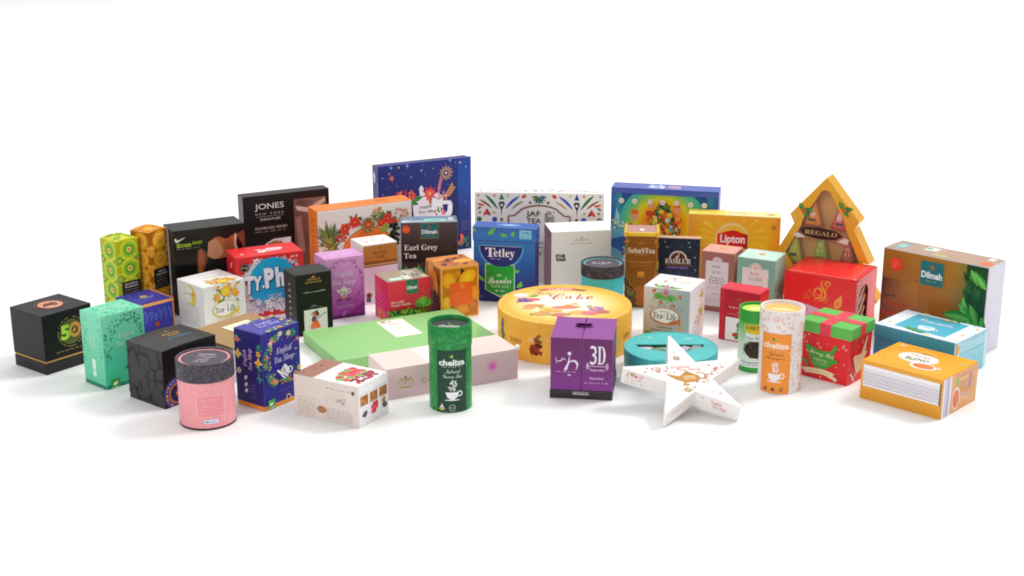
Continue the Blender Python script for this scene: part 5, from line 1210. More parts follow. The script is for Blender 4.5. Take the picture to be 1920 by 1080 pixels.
# ---------------------------------------------------------------- gold brown box
t, D = carton('goldbox', 'gift_box', 'tan gold gift box half hidden behind the navy floral carton', 'gift box', part=None)
w, d, h = D
box('carton', t, -w/2, -d/2, 0, w/2, d/2, h*.92, mat('#d8d2ca', rough=.4)); box('lid', t, -w/2-.0004, -d/2-.0004, h*.92, w/2+.0004, d/2+.0004, h, mat('#a88654', rough=.38))
A = face(t, D, 'F'); A.p('printed_pattern')
for k in range(130): A.leaf(U(.02, .97), U(.03, .86), U(.02, .05), .015, U(0, 360), R.choice(['#3a3634', '#8a8480', '#5a5450', '#b8a88a']))
A.build()
A = face(t, D, 'T', base=.0007); A.p('label', label='cream rectangular label'); A.poly([(.24, .38), (.76, .38), (.76, .78), (.24, .78)], '#efe6cc'); A.greek(.32, .6, .66, .03, '#c8b890'); A.build()

# ---------------------------------------------------------------- navy floral carton
t, D = carton('navyfloral', 'tea_carton', 'tall navy tea carton with multicoloured flowers and an orange foot band, front row', col='#3f3f9c')
w, d, h = D
fc = ['#2f9a7a', '#3aa88a', '#f0a050', '#f4c04a', '#e0506a', '#4a8ad0', '#6ac07a', '#f4d8c0', '#c85a80', '#2a7a60']
def sprig(A, u, v, s):
    for k in range(7): A.leaf(u, v, s*U(.5, 1), s*.32, U(0, 360), R.choice(['#2c8a78', '#3a9a70', '#2a6a9a', '#2f7a5c', '#5a9a4a']))
    if R.random() < .6: A.flower(u + U(-.02, .02), v + U(-.015, .015), s*.6, R.choice(['#f0a868', '#f4c85a', '#f2d4c0', '#e07a6a', '#f0b040']), '#a04030', n=5, wd=.7)
for f in 'FL':
    A = face(t, D, f)
    A.rect(.006, .055, .994, .994, '#2d2a8a' if f == 'F' else '#2a2470'); A.p('orange_band'); A.rect(.006, .004, .994, .06, '#f29a34')
    A.cur = 'printed_flowers'; A.mats[A.cur] = NOW[0]
    if f == 'F':
        for i in range(64):
            a = U(0, 2*PI); u, v = .55 + U(.42, .54)*math.cos(a), .60 + U(.31, .37)*math.sin(a)
            if .05 < u < .95 and .3 < v < .95: sprig(A, u, v, U(.07, .12))
        for i in range(26):
            a = U(0, 2*PI); A.leaf(.52 + U(.3, .4)*math.cos(a), .60 + .27*math.sin(a), .05, .03, U(0, 360), R.choice(fc))
        ets_pot(A, .56, .43, .42, '#f2eef2'); 
        for i in range(26): A.leaf(.56 + U(-.14, .14), .30 + U(-.02, .03), U(.05, .1), .03, U(-30, 210), R.choice(['#2f9a5a', '#4ab060', '#e89a40', '#2a7a50', '#e07840']))
        A.p('lettering'); ets_text(A, .55, .66, .52, '#c9c2ea'); A.text('CHILL TEA', .58, .20, .34, .024, '#6a68b8'); A.greek(.35, .15, .8, .015, '#5a5aa8')
        A.p('badge'); badge(A, .17, .075, .18, '#54a848'); A.p('mark'); A.ring(.62, .085, .045, .065, '#e8d0b0', 0, 180); A.rect(.56, .05, .585, .085, '#e8d0b0'); A.rect(.66, .05, .685, .085, '#e8d0b0')
    else:
        for v in (.87, .66, .45):
            sprig(A, .12, v, .16)
        A.flower(.12, .68, .14, '#f4d870', '#f0903a', n=4, wd=.6); A.flower(.86, .62, .15, '#f4c850', '#e8603a', n=4, wd=.6)
        for v in (.82, .73, .55, .42): sprig(A, .88, v, .16)
        A.p('lettering'); ets_text(A, .47, .64, .28 * A.H / A.W, '#d8b8dc', rot=90); 
        for v in (.36, .27, .19): A.leaf(.32, v, .16, .1, 50, '#e4e0f4')
        A.para(.45, .12, .75, .33, 5, '#6a68b0', .02)
    A.build()
A = face(t, D, 'T'); A.rect(.006, .006, .994, .994, '#4a46a4'); A.cur = 'printed_flowers'; A.mats[A.cur] = NOW[0]
for k in range(26): sprig(A, U(.08, .92), R.choice((U(.03, .15), U(.82, .96))), .08)
for k in range(12): sprig(A, U(.85, .94), U(.1, .9), .07)
A.p('lettering'); A.text('English', .48, .58, .4, .17, '#c4bcec', 'serifi'); A.text('Tea Shop', .5, .4, .52, .17, '#c4bcec', 'serifi'); A.build()

# ---------------------------------------------------------------- white box with brown top band
t, D = carton('whitebrown', 'tea_box', 'white tea box with a brown band and red berries on top, front row', col='#f0eded')
w, d, h = D
A = face(t, D, 'F'); A.rect(.004, .004, .996, .992, '#e3d7cf'); A.p('lettering')
A.para(.05, .06, .36, .42, 9, '#b0a49e', .024); A.greek(.05, .47, .40, .03, '#b8aca6'); A.greek(.50, .83, .88, .03, '#8f8480'); A.para(.46, .42, .86, .76, 5, '#c4b8b4', .02); A.para(.48, .06, .95, .36, 8, '#b4a8a4', .024)
A.rect(.90, .78, .945, .87, '#5a5450'); A.line([(.96, .95), (.96, .3)], .003, '#c8bcb8'); A.p('seal'); A.ell(.43, .265, .078, '#d8a888', rv=.05); A.ell(.43, .265, .07, '#a87850', rv=.042); A.greek(.38, .265, .48, .02, '#c89a70')
for k in range(16): A.leaf(.74 + U(-.06, .06), .55 + U(-.07, .07), .04, .015, U(0, 360), '#a89e9a')
A.build()
A = face(t, D, 'R'); A.rect(.006, .004, .994, .992, '#f4f1f4'); A.p('picture_tiles')
for k in range(3):
    u0 = .06 + k*.315; A.grad(u0, .49, u0 + .26, .73, '#c88a4c', '#a86a2c', '#9a5c24', '#b8742c')
    for q in range(6): A.ell(u0 + U(.04, .22), .49 + U(.04, .2), .02, R.choice(['#8a5420', '#d89a5c', '#7a4a1c']), n=8)
A.line([(.04, .78), (.96, .78)], .006, '#a8a0a8')
A.p('printed_fruit')
for k in range(6): A.leaf(.22, .20, .14, .045, 60 + k*18, '#5a5458')
for k in range(22): A.ell(.53 + U(-.08, .08), .33 + U(-.1, .1), .045, R.choice(['#e84050', '#d83040', '#f05868']), n=10, step=.000003)
for k in range(8): A.leaf(.84 + U(-.03, .03), .34, .1, .05, U(60, 140), R.choice(['#c8b83c', '#7a6a3c'])); A.ell(.86 + U(-.05, .06), .27 + U(-.04, .04), .045, R.choice(['#6a4a3c', '#7a5a50']), n=10)
A.build()
A = face(t, D, 'T'); A.rect(.004, .004, .996, .996, '#f6f1ee'); A.p('brown_band'); A.rect(.004, .004, .275, .996, '#a87660'); A.rect(.275, .004, .295, .996, '#7a5244'); A.rect(.305, .004, .318, .996, '#c49a84'); 
A.p('lettering'); A.leaf(.13, .62, .05, .03, 60, '#5a3426'); A.leaf(.13, .62, .05, .03, 120, '#5a3426'); A.greek(.07, .5, .2, .06, '#8a5a48'); A.greek(.09, .4, .18, .06, '#8a5a48'); A.greek(.38, .6, .5, .03, '#9aa0b8')
A.cur = 'printed_berries'; A.mats[A.cur] = NOW[0]
for k in range(60): A.ell(.60 + U(-.08, .16), .60 + U(-.18, .22), U(.03, .05), R.choice(['#e05058', '#d8404c', '#e86a70']), n=12, step=.000003)
for k in range(26): A.ell(.60 + U(-.03, .2), .25 + U(-.08, .06), U(.025, .04), R.choice(['#e05058', '#d8404c']), n=12, step=.000003)
for k in range(46): A.ell(.86 + U(-.08, .08), .55 + U(-.36, .3), U(.02, .035), R.choice(['#a83048', '#8a2c3c', '#c04458']), n=12, step=.000003)
for u, v, l, a in ((.50, .50, .18, 60), (.52, .32, .12, 20), (.60, .12, .14, 40), (.72, .5, .14, 30), (.66, .38, .14, -10), (.74, .72, .1, 70)): A.leaf(u, v, l, .075, a, '#6ab04a', '#c8e4a8')
A.build()

# ---------------------------------------------------------------- flat green gift box
t, D = carton('greenflat', 'gift_box', 'wide flat pastel green gift box with a white card on its lid', 'gift box', part=None)
w, d, h = D
box('tray', t, -w/2+.001, -d/2+.001, 0, w/2-.001, d/2-.001, h*.45, mat('#72b262', rough=.4)); box('lid', t, -w/2, -d/2, h*.1, w/2, d/2, h, mat('#94cb80', rough=.40))
A = face(t, D, 'T'); A.p('card', label='white card with red rose and faint script'); A.rect(.455, .38, .625, .93, '#f2f0e6'); A.p('lettering', 'card')
for k in range(10): A.leaf(.50 + U(-.02, .03), .91 + U(-.04, .015), .02, .01, U(0, 360), R.choice(['#d05050', '#6a8a50', '#c07878']))
A.text('Hallmark', .54, .80, .07, .05, '#9a8a88', 'script'); A.curve([(.50, .66), (.53, .64), (.56, .66), (.60, .64)], .003, '#c8b8a0'); A.curve([(.50, .60), (.54, .59), (.57, .61)], .003, '#c8b8a0'); A.curve([(.54, .47), (.57, .45), (.59, .47)], .003, '#a8a098'); A.build()

# ---------------------------------------------------------------- long pink box
t, D = carton('pinkflat', 'gift_box', 'long pale pink gift box with gold crown, in front of flat green box', 'gift box', part=None)
w, d, h = D
box('carton', t, -w/2, -d/2, 0, w/2, d/2, h, mat('#eed5cd', rough=.38))
A = face(t, D, 'F'); A.vgrad(.003, .004, .997, .992, [(0, '#e0bec4'), (.6, '#e0c2c4'), (1, '#e8cccb')])
A.p('crown', m=FOIL, label='gold crown emblem'); cr = '#c8a860'
A.line([(.095, .34), (.185, .34)], .012, cr); A.curve([(.10, .38), (.085, .50), (.11, .60), (.14, .56), (.17, .60), (.195, .50), (.18, .38)], .008, cr); A.curve([(.14, .40), (.14, .62)], .007, cr); A.curve([(.11, .40), (.12, .55), (.14, .60)], .005, cr); A.curve([(.17, .40), (.16, .55), (.14, .60)], .005, cr); A.ell(.14, .66, .008, '#5a4a40'); A.ell(.105, .64, .006, cr); A.ell(.175, .64, .006, cr)
A.ring(.275, .46, .014, .02, cr, 30, 330); A.p('lettering'); A.text('HALLMARK', .35, .45, .09, .04, '#6a5048', 'sans')
A.p('printed_flower', label='bright pink flower emblem')
for k in range(12): A.leaf(.80 + .012*math.cos(k*PI/6), .56 + .012*math.sin(k*PI/6)*w/h, .035, .009, k*30, '#f07ac8')
for k in range(16): A.ell(.80 + .05*math.cos(k*PI/8), .56 + .05*math.sin(k*PI/8)*w/h, .004, '#f09ad0', n=6)
A.ell(.80, .56, .018, '#f868c0', n=14); A.build()
A = face(t, D, 'T'); A.p('label'); A.rect(.31, .06, .47, .93, '#faf8f6'); A.build()
bm = bmesh.new(); bmesh.ops.create_icosphere(bm, subdivisions=3, radius=.0042); bmesh.ops.translate(bm, verts=bm.verts, vec=(w/2 - .001, -d/2 + .001, h + .0022))
bm_obj('ball', bm, mat('#ffffff', rough=.3), t, smooth=True, label='small round white knob')  # plain white ball set at the front right top corner

# ---------------------------------------------------------------- violet double door box
t, D = carton('violet', 'supplement_box', 'violet box with two doors lettered 3D, in front of the round yellow box', 'box', part=None)
w, d, h = D; vm = mat('#8d3f92', rough=.32)
bh = h * .135
box('base', t, -w/2-.0006, -d/2-.0016, 0, w/2+.0006, d/2, bh, mat('#322c30', rough=.3)); box('inner_carton', t, -w/2+.001, -d/2+.0028, bh+.0002, w/2-.001, d/2, h-.0022, mat('#5a2464', rough=.4), bev=.0004)
for s_, x0, x1 in ((-1, -w/2, -.0008), (1, .0008, w/2)):
    box('door', t, x0, -d/2, bh + .0006, x1, -d/2 + .0024, h, vm, bev=.0005)
    box('top_flap', t, x0, -d/2 + .0026, h - .0018, x1, d/2, h, vm, bev=.0005)
# a thumb tab with the dark slot it tucks into
bm = bmesh.new(); pts = [(-.014, 0), (.011, .0), (.011, .012), (.004, .0155), (-.006, .0155), (-.014, .012)]
va = [bm.verts.new((x, y, 0)) for x, y in pts]; vb = [bm.verts.new((x, y, .0009)) for x, y in pts]
bm.faces.new(va[::-1]); bm.faces.new(vb)
for i in range(6): j = (i+1) % 6; bm.faces.new((va[i], va[j], vb[j], vb[i]))
for v in bm.verts: v.co += Vector((0, 0, h + .0002 + .0035 * (1 - v.co.y/.0155)))
for v in bm.verts: v.co.y += .008
bm_obj('tab', bm, vm, t)
A = face(t, D, 'T'); A.p('slot'); A.poly([(.33, .545), (.40, .50), (.50, .485), (.63, .53), (.66, .56), (.52, .53), (.38, .57)], '#1a0a1e'); A.rect(.488, .82, .508, .995, '#2a0c30'); A.build()
A = face(t, D, 'F', bh + .0006, h); A.p('door_emblem', label='white swash emblem on the left door')
A.vgrad(.01, .01, .482, .985, [(0, '#8a3c96'), (.5, '#743070'), (1, '#6a2c62')]); 
A.curve([(.09, .58), (.11, .545), (.17, .56), (.20, .60), (.235, .585), (.255, .57)], .016, '#e8d8ec'); A.line([(.09, .62), (.10, .50)], .008, '#e8d8ec')
A.curve([(.31, .67), (.30, .58), (.285, .50), (.25, .42), (.235, .385), (.265, .40), (.285, .46)], .03, '#efe4f2'); A.ell(.305, .70, .028, '#efe4f2'); A.curve([(.285, .52), (.35, .56), (.41, .545), (.435, .48), (.41, .38)], .034, '#e8d8ec')
A.greek(.09, .35, .44, .018, '#c8a8d0'); A.poly([(.27, .30), (.34, .30), (.305, .265)], '#e0cce6')
A.p('door_lettering'); A.vgrad(.518, .01, .99, .985, [(0, '#8a3c96'), (.5, '#743070'), (1, '#6a2c62')])
A.text('3', .69, .685, .105, .36, '#efe6f4', 'serif', bold=-.005); A.text('D', .82, .685, .125, .34, '#efe6f4', 'serif', bold=-.005)
A.line([(.57, .475), (.94, .475)], .010, '#dccbe2')
for u in (.585, .60, .615, .895, .91, .925): A.line([(u, .475 - (.07 if u in (.60, .91) else .05)), (u, .475 + (.07 if u in (.60, .91) else .05))], .012, '#c8b0d2')
A.text('Superslim', .755, .40, .23, .055, '#d8c4e0', 'sans'); A.text('Nutrition', .745, .245, .22, .045, '#d0b8da', 'sans'); A.greek(.55, .155, .96, .03, '#c0a0cc'); A.build()
A = face(t, (w+.0012, d+.0032, h), 'F', 0, bh); A.p('foot_label', label='small silver label on the black foot'); A.rrect(.36, .50, .63, .93, .02, '#8a848c'); A.greek(.39, .68, .60, .22, '#c8c4cc'); A.build()

# ---------------------------------------------------------------- blue and orange advent calendar
t, D = carton('calendar', 'advent_calendar', 'blue advent calendar with a decorated tree on an orange glow, behind the yellow box', 'advent calendar', col='#5a6cc0')
w, d, h = D
A = face(t, D, 'F'); q = w/h
A.rect(.004, .004, .996, .994, '#2a5cc4')
A.vgrad(.004, .62, .996, .94, [(0, '#3a9cd4'), (.5, '#38b8b0'), (1, '#3a74cc')]); A.grad(.004, .4, .1, .994, '#2470c0', '#2a78b8', '#2a9a98', '#2450a8'); A.grad(.9, .4, .996, .994, '#2a78b8', '#2450a8', '#2450a8', '#2a8aa8')
for rr, c in ((.40, '#46b4a4'), (.37, '#5cbf8c'), (.335, '#84c868'), (.30, '#b4d044'), (.27, '#dcd82c'), (.245, '#f0cc20'), (.22, '#f8b020'), (.19, '#f89c24'), (.15, '#f58a28')):
    A.poly([(.49 + rr*1.02*math.cos(math.radians(a)), max(.3, min(.95, .62 + rr*.98*math.sin(math.radians(a))*q))) for a in range(0, 360, 12)], c)
A.poly([(.004, .30), (.004, .62), (.06, .56), (.2, .52), (.3, .4), (.3, .2), (.004, .1)], '#6ab4d8'); A.poly([(.004, .44), (.14, .48), (.16, .42), (.12, .3), (.004, .36)], '#2f60b4'); A.poly([(.1, .1), (.16, .42), (.3, .45), (.3, .02)], '#d8e4ec'); A.poly([(.004, .01), (.004, .25), (.2, .2), (.4, .05), (.4, .01)], '#eef2f4')
A.cur = 'printed_scene'; A.mats[A.cur] = NOW[0]
for k in range(5): A.poly([(.03 + k*.012, .60), (.055 + k*.006, .80 - k*.02), (.075 + k*.01, .60)], ['#8ac8dc', '#a8d8e0', '#78b8d0', '#c0e0e0', '#6aa8c8'][k])
for k in range(20): A.ell(U(.02, .12), U(.55, .65), .012, R.choice(['#d8e8e8', '#a8c8b0', '#e8d890', '#6a9a8a']), n=7, step=.000003)
for k in range(40): A.star(U(.02, .98), U(.7, .97), .006, '#a8d8e8')
for u, v, s, c in ((.225, .62, 1.5, '#f07028'), (.375, .77, .95, '#c88a4c'), (.62, .73, 1.15, '#f0702c'), (.25, .48, 1.3, '#e8602c')):     # little folk in orange round the tree: round-faced, generic
    for k in range(14): A.ell(u + U(-.03, .03)*s, v - .06*s + U(-.07, .05)*s, .022*s, R.choice([c, '#e8582c', '#f8a03c', '#c8442c']), n=9, step=.000003)
    A.ell(u, v + .05*s, .026*s, '#e8a080', n=14); A.ell(u, v + .085*s, .026*s, c, rv=.016*s, n=14)
for i in range(480):
    v = U(.02, .86); hw = min(.21, .03 + (.86 - v)*.42); A.leaf(.49 + U(-hw, hw), v, U(.02, .045), .016, U(180, 360), R.choice(['#2a6a34', '#3a8a3c', '#1f4a28', '#4a9a4a', '#26583c']))
for i in range(120):
    v = U(.04, .78); hw = min(.2, .02 + (.86 - v)*.40); r = U(.012, .027); A.ell(.49 + U(-hw, hw), v, r, R.choice(['#f0b828', '#e8d040', '#d83c34', '#a02c44', '#e87828', '#5ab0b0', '#f0a030', '#8a3050', '#c8d0c0']), n=10, step=.000003)
for k in range(40): A.ell(U(.12, .3), U(.28, .42), .014, R.choice(['#e0502c', '#c83048', '#5ab060', '#f0a848', '#8ac8d8']), n=8, step=.000003)
for k in range(60): A.ell(U(.56, .72), U(.2, .5), .014, R.choice(['#2a5a38', '#8a3a5a', '#5a8a8a', '#3a7a4a', '#d8b050', '#c03860']), n=8, step=.000003)
A.ell(.06, .14, .05, '#d86a48'); A.ell(.075, .15, .03, '#f08a78')
A.p('printed_snowflakes')
for k, u in enumerate((.10, .225, .37, .485, .615, .745, .87)): A.ell(u, .865 - (k > 4)*.01, .026, '#c8dcc8' if k in (0, 1, 5, 6) else '#d8cdb8', n=16); A.snow(u, .865 - (k > 4)*.01, .026, '#f4ece4', 8); A.ell(u, .865 - (k > 4)*.01, .007, '#d88080', n=8)
A.rect(.004, .945, .996, .994, '#4a62b8'); A.build()
A = face(t, D, 'T'); A.rect(.004, .01, .996, .99, '#5668b8'); A.p('lettering'); A.text('FunTea', .42, .5, .15, .6, '#e4e8f8', 'sansi', bold=.02); A.rect(.52, .3, .64, .7, '#c89aa8'); A.greek(.2, .2, .8, .08, '#8a98d0'); A.build()

# ---------------------------------------------------------------- yellow tea box
t, D = carton('lipton', 'tea_chest', 'wide sunny yellow tea box with a red brand banner', col='#fbe08a', rough=.3)
w, d, h = D
A = face(t, D, 'F'); q = w/h
A.vgrad(.004, .004, .996, .994, [(0, '#eab020'), (.6, '#f8c424'), (1, '#f8b02a')]); A.grad(.004, .004, .14, .994, '#f0a428', '#f6bc24', '#f8b828', '#f59c34'); A.grad(.88, .004, .996, .994, '#f2b424', '#e08a24', '#ee9a2c', '#f6b428')
A.build(); A = face(t, D, 'F', h*.10, h*1.10, base=.0005)
A.cur = 'printed_sunrays'; A.mats[A.cur] = NOW[0]
for a, wd in ((150, .05), (128, .02), (165, .03), (180, .04), (60, .02), (40, .025), (20, .03), (5, .03), (-10, .03), (195, .03)):
    c, s_ = math.cos(math.radians(a)), math.sin(math.radians(a)); L_ = .36 if a not in (60, 128) else .26
    A.poly([(.485 + .18*c, .60 + .18*s_*q), (.485 + L_*c - wd*s_*.5, .60 + (L_*s_ + wd*c*.5)*q), (.485 + L_*c + wd*s_*.5, .60 + (L_*s_ - wd*c*.5)*q)], '#fbd63c')
for k in range(8): A.ell(.485, .60, .19 - k*.006, ['#f6cc50', '#f3d070', '#f2d488', '#f0d8a0', '#f2d488', '#f4cc60', '#f6c648', '#f8c634'][k], n=40)
A.ring(.485, .62, .13, .142, '#f2d488', 60, 150); A.ell(.45, .70, .05, '#f2d488', rv=.012, rot=.5)
A.p('brand_banner', label='red brand banner'); ban = [(.325, .475), (.325, .665), (.37, .67), (.43, .70), (.485, .715), (.54, .705), (.60, .675), (.655, .665), (.655, .475), (.60, .482), (.485, .50), (.38, .482)]
A.poly(ban, '#dc2820'); A.poly([(.60, .482), (.655, .475), (.655, .665), (.60, .675)], '#b8301c')
A.p('lettering', 'brand_banner'); A.text('Lipton', .49, .585, .27, .14, '#fbeef0', 'sans', bold=.01)
A.build(); A = face(t, D, 'F', base=.0009); A.p('printed_mark'); A.ell(.93, .87, .028, '#d88a40'); A.greek(.905, .875, .955, .02, '#b86a3c'); A.greek(.91, .855, .95, .015, '#b86a3c'); A.greek(.2, .25, .8, .04, '#d07820'); A.build()
A = face(t, D, 'T'); A.rect(.004, .01, .996, .99, '#fde7a0'); A.rect(.004, .01, .4, .99, '#fbdc58'); A.p('lettering'); A.text('YELLOW LABEL', .53, .5, .2, .4, '#e8a898', 'sans'); A.ell(.89, .45, .05, '#5a4418', rv=.02); A.build()

# ================================================================ tubes and round boxes
def canister(key, name, label, col, lidcol, pat, yaw=.0, ringcol=None):
    t, r, h = tube(key, name, label, 'jar', yaw)
    zl = h * (.72 if key == 'pinkjar' else .77)
    lathe('body', t, [(0, 0), (r-.0006, 0), (r, .0008), (r, zl-.0005), (r-.001, zl)], mat(col, rough=.42, pattern=('swirl', pat, 55, .45)))
    lathe('foot_rim', t, [(r-.002, .0004), (r+.0003, .0002), (r+.0006, .0016), (r+.0003, .003), (r-.002, .0034)], mat('#3a2430', rough=.4))
    lm = mat(lidcol, rough=.4, pattern=('swirl', '#6a6672', 40, .55))
    lathe('lid', t, [(r-.001, zl), (r+.001, zl), (r+.0012, zl+.0008), (r+.0012, h-.001), (r+.0006, h-.0002), (r-.0012, h), (r-.0026, h-.0006), (r-.003, h-.0026), (0, h-.0026)], lm)
    A = disc(t, r, h-.0026); A.p('lid_ring'); A.ring(.5, .5, .415, .455, ringcol or col, n=60)
    A.p('lid_disc'); A.ell(.5, .5, .415, '#4f4650', n=48)
    return t, r, h, zl, A
t, r, h, zl, A = canister('pinkjar', 'tea_jar', 'pink round tea jar with a swirled black lid, front left', '#ef9ba2', '#3a3440', '#f6b6ba', -.08)
A.p('lettering'); A.text('COCONUT', .5, .66, .3, .07, '#d0c4c8', 'sans'); A.curve([(.28, .53), (.42, .56), (.56, .5), (.66, .56), (.73, .52)], .022, '#c8b8bc'); A.text('CREAM', .5, .40, .22, .06, '#b8a8ae', 'sans'); A.greek(.38, .32, .62, .03, '#c8bcc0'); A.greek(.36, .28, .6, .03, '#c8bcc0'); A.build()
A = wrap(t, r, 0, zl); A.p('label', label='pink square label with white outline'); A.rect(.47, .28, .80, .73, '#f8c0c4'); A.rect(.478, .29, .792, .72, '#ee9299'); A.p('lettering', 'label')
for v, w_ in ((.65, .12), (.61, .08), (.53, .1), (.49, .06), (.44, .22), (.36, .14)): A.greek(.625 - w_, v, .625 + w_, .022, '#f6b8be')
A.p('sticker', label='small white oval sticker'); A.rrect(.545, .14, .715, .225, .02, '#c8dcf0'); A.rrect(.552, .15, .708, .215, .015, '#e8f0f8'); A.text('Brown', .635, .182, .11, .04, '#4a80b8', 'sansi'); A.ell(.57, .18, .012, '#4ab088', n=8); A.build()
t, r, h, zl, A = canister('tealjar', 'tea_jar', 'turquoise round tea jar with a black lid, behind the round yellow box', '#3fbfc8', '#2a2e38', '#6ad0d4', .0, '#5fbcc0')
A.p('lettering'); A.text('Black', .34, .52, .2, .16, '#c8c4cc', 'script'); A.text('Jade', .58, .5, .26, .2, '#c8c4cc', 'script'); A.greek(.4, .36, .6, .03, '#a8a4b0'); A.build()

# green tea tube
t, r, h = tube('greentube', 'tea_tube', 'tall speckled green tea tube with a dark label, front centre', 'tube', -.09)
gm = mat('#138038', rough=.34, pattern=('marble', '#3fb060', 150, .75)); zl = h*.74
lathe('body', t, [(0, 0), (r-.0005, 0), (r, .0006), (r, zl-.0003), (r-.0008, zl)], gm)
lathe('lid', t, [(r-.0008, zl), (r+.0009, zl+.0001), (r+.0012, zl+.0008), (r+.0012, h-.0012), (r+.0005, h), (r-.0012, h-.0001), (r-.002, h-.0014), (r-.0023, h-.006), (0, h-.006)], gm)
A = disc(t, r, h-.006); A.p('lid_disc'); A.ell(.5, .5, .45, '#2c362e', n=40); A.p('lettering'); A.text('cheliza', .5, .40, .5, .16, '#d0d4cc', 'sans'); A.leaf(.46, .55, .08, .05, 70, '#a8c040'); A.build()
def cheliza(A, lo, hi, bg, nm, l1, l2, txc, y=0.0, cupc='#f0eef0'):
    c = (lo + hi) / 2; w_ = hi - lo
    A.p('label', label=nm); A.rect(lo, .012, hi, .992, bg)
    A.p('emblem', 'label'); A.leaf(c - .02*w_, .87, .13*w_/1, .09*w_, 70, '#8fbf3c'); A.leaf(c - .05*w_, .875, .12*w_, .08*w_, 105, '#3a7a2c')
    A.p('brand_name', 'label'); A.text('cheliza', c, .80, w_*.86, .095, txc, 'sans', bold=.012); A.greek(c - w_*.33, .735, c + w_*.33, .012, '#c8d0c8')
    A.p('lettering', 'label'); A.text(l1, c + .03*w_, .665, w_*.5, .065, l2[1], 'script'); A.text(l2[0], c + .02*w_, .585, w_*.62, .06, l2[1], 'script')
    A.p('printed_cup', 'label'); A.poly([(c - .22*w_, .33), (c + .22*w_, .33), (c + .16*w_, .25), (c + .05*w_, .215), (c - .05*w_, .215), (c - .16*w_, .25)], cupc); A.ring(c + .24*w_, .305, .025*w_/.33*.8, .04*w_/.33*.8, cupc); A.ell(c, .205, .25*w_, cupc, rv=.02*w_)
    for k in range(12): 
        a = k*.9; A.ring(c + U(-.1, .12)*w_, .36 + k*.0135, .02*w_, .045*w_, cupc, k*40, k*40 + 250, n=12)
A = wrap(t, r, 0, zl)
cheliza(A, .335, .80, '#1f4434', 'dark green label', 'Natural', ('Green Tea', '#c8d4cc'), '#e8ecea')
A.p('badge', 'label'); A.poly([(.36, .055), (.455, .055), (.41, .15)], '#e0e0dc'); A.ell(.41, .065, .03, '#c8b840', n=10); A.ring(.565, .085, .04, .05, '#a8b8b0'); A.greek(.535, .085, .6, .02, '#a8b8b0'); A.greek(.46, .03, .66, .01, '#8aa898'); A.build()

# ginger tube
t, r, h = tube('ginger', 'tea_tube', 'tall white tea tube with orange label, beside the red and green present', 'tube', -.33)
wm = mat('#ece6e6', rough=.4); zl = h*.74
lathe('body', t, [(0, 0), (r-.0005, 0), (r, .0006), (r, zl-.0003), (r-.0008, zl)], wm)
lathe('lid', t, [(r-.0008, zl), (r+.0009, zl+.0001), (r+.0012, zl+.0008), (r+.0012, h-.0012), (r+.0005, h), (r-.0012, h-.0001), (r-.002, h-.0014), (r-.0023, h-.005), (0, h-.005)], wm)
A = disc(t, r, h-.005); A.p('lid_disc'); A.ell(.5, .5, .44, '#f3b45c', n=40); A.ell(.5, .47, .3, '#f8cf8a', rv=.12); A.text('cheliza', .5, .47, .4, .1, '#f4e4c8', 'sans'); A.build()
A = wrap(t, r, 0, zl); A.p('printed_flecks')
for k in range(70): u, v = U(.68, 1), U(.02, .97); A.leaf(u, v, .04, .018, U(0, 360), R.choice(['#f0b080', '#f4c8a0', '#e8a070', '#d8d0e0'])); A.leaf(u, v, .03, .014, U(0, 360), R.choice(['#f0b080', '#f6d0b0']))
cheliza(A, .24, .70, '#f39438', 'orange label', 'Natural', ('Ginger', '#6a4424'), '#fbe6d0')
A.p('badge', 'label')
for k, c in enumerate(('#6a5a5c', '#5a4e58', '#b8743c')): A.ell(.34 + k*.12, .075, .028, c, n=14)
A.leaf(.58, .08, .05, .03, 80, '#5a8a3c'); A.line([(.985, .01), (.985, .98)], .02, '#f08a3c'); A.build()
A = wrap(t, r + .0012, zl, h); A.p('printed_flecks')
for k in range(60): u, v = U(.02, .98), U(.08, .95); A.leaf(u, v, .04, .018, U(0, 360), R.choice(['#f0b080', '#f4c8a0', '#e8a070', '#dcd4e4'])); A.leaf(u, v, .03, .014, U(0, 360), R.choice(['#f0b080', '#f6d0b0']))
A.build()

# green topped tube
t, r, h = tube('everton', 'tea_tube', 'green and white tea tube picturing heaped tea leaves, behind the orange labelled tube', 'tube', -.12)
g2 = mat('#33a038', rough=.32)
lathe('body', t, [(0, 0), (r-.0005, 0), (r, .0006), (r, h*.83)], mat('#dfe8da', rough=.36)); lathe('foot_band', t, [(r-.001, 0), (r+.0003, .0004), (r+.0003, h*.085), (r-.001, h*.085)], g2)
lathe('lid', t, [(r-.001, h*.82), (r+.0006, h*.82), (r+.0008, h-.001), (r+.0003, h), (r-.0016, h-.0003), (r-.0022, h-.004), (0, h-.004)], g2)
A = disc(t, r, h-.004); A.p('lid_disc'); A.ell(.5, .5, .43, '#c0dc54', n=40); A.ell(.55, .5, .3, '#e4ec90', rv=.15); A.build()
A = wrap(t, r, 0, h*.82); A.vgrad(.0, .1, 1, .999, [(0, '#eef0ea'), (.5, '#cfe0c6'), (1, '#4cae40')]); A.vgrad(.3, .62, .7, .9, [(0, '#dfe8da'), (1, '#e6efe0')])
A.p('brand_panel', label='yellow arched brand panel'); A.poly([(.27, .82), (.27, .95), (.73, .95), (.73, .82), (.66, .78), (.5, .76), (.34, .78)], '#e4c428'); A.p('lettering', 'brand_panel'); A.text('EVERTON', .5, .885, .40, .075, '#2f4a22', 'sans')
A.p('caption'); A.text('Tea Time', .5, .685, .36, .05, '#4a5a6a', 'serifi'); A.text('Gunpowder', .47, .20, .5, .055, '#2c3a54', 'serifi'); A.greek(.25, .155, .7, .03, '#6a7a8a')
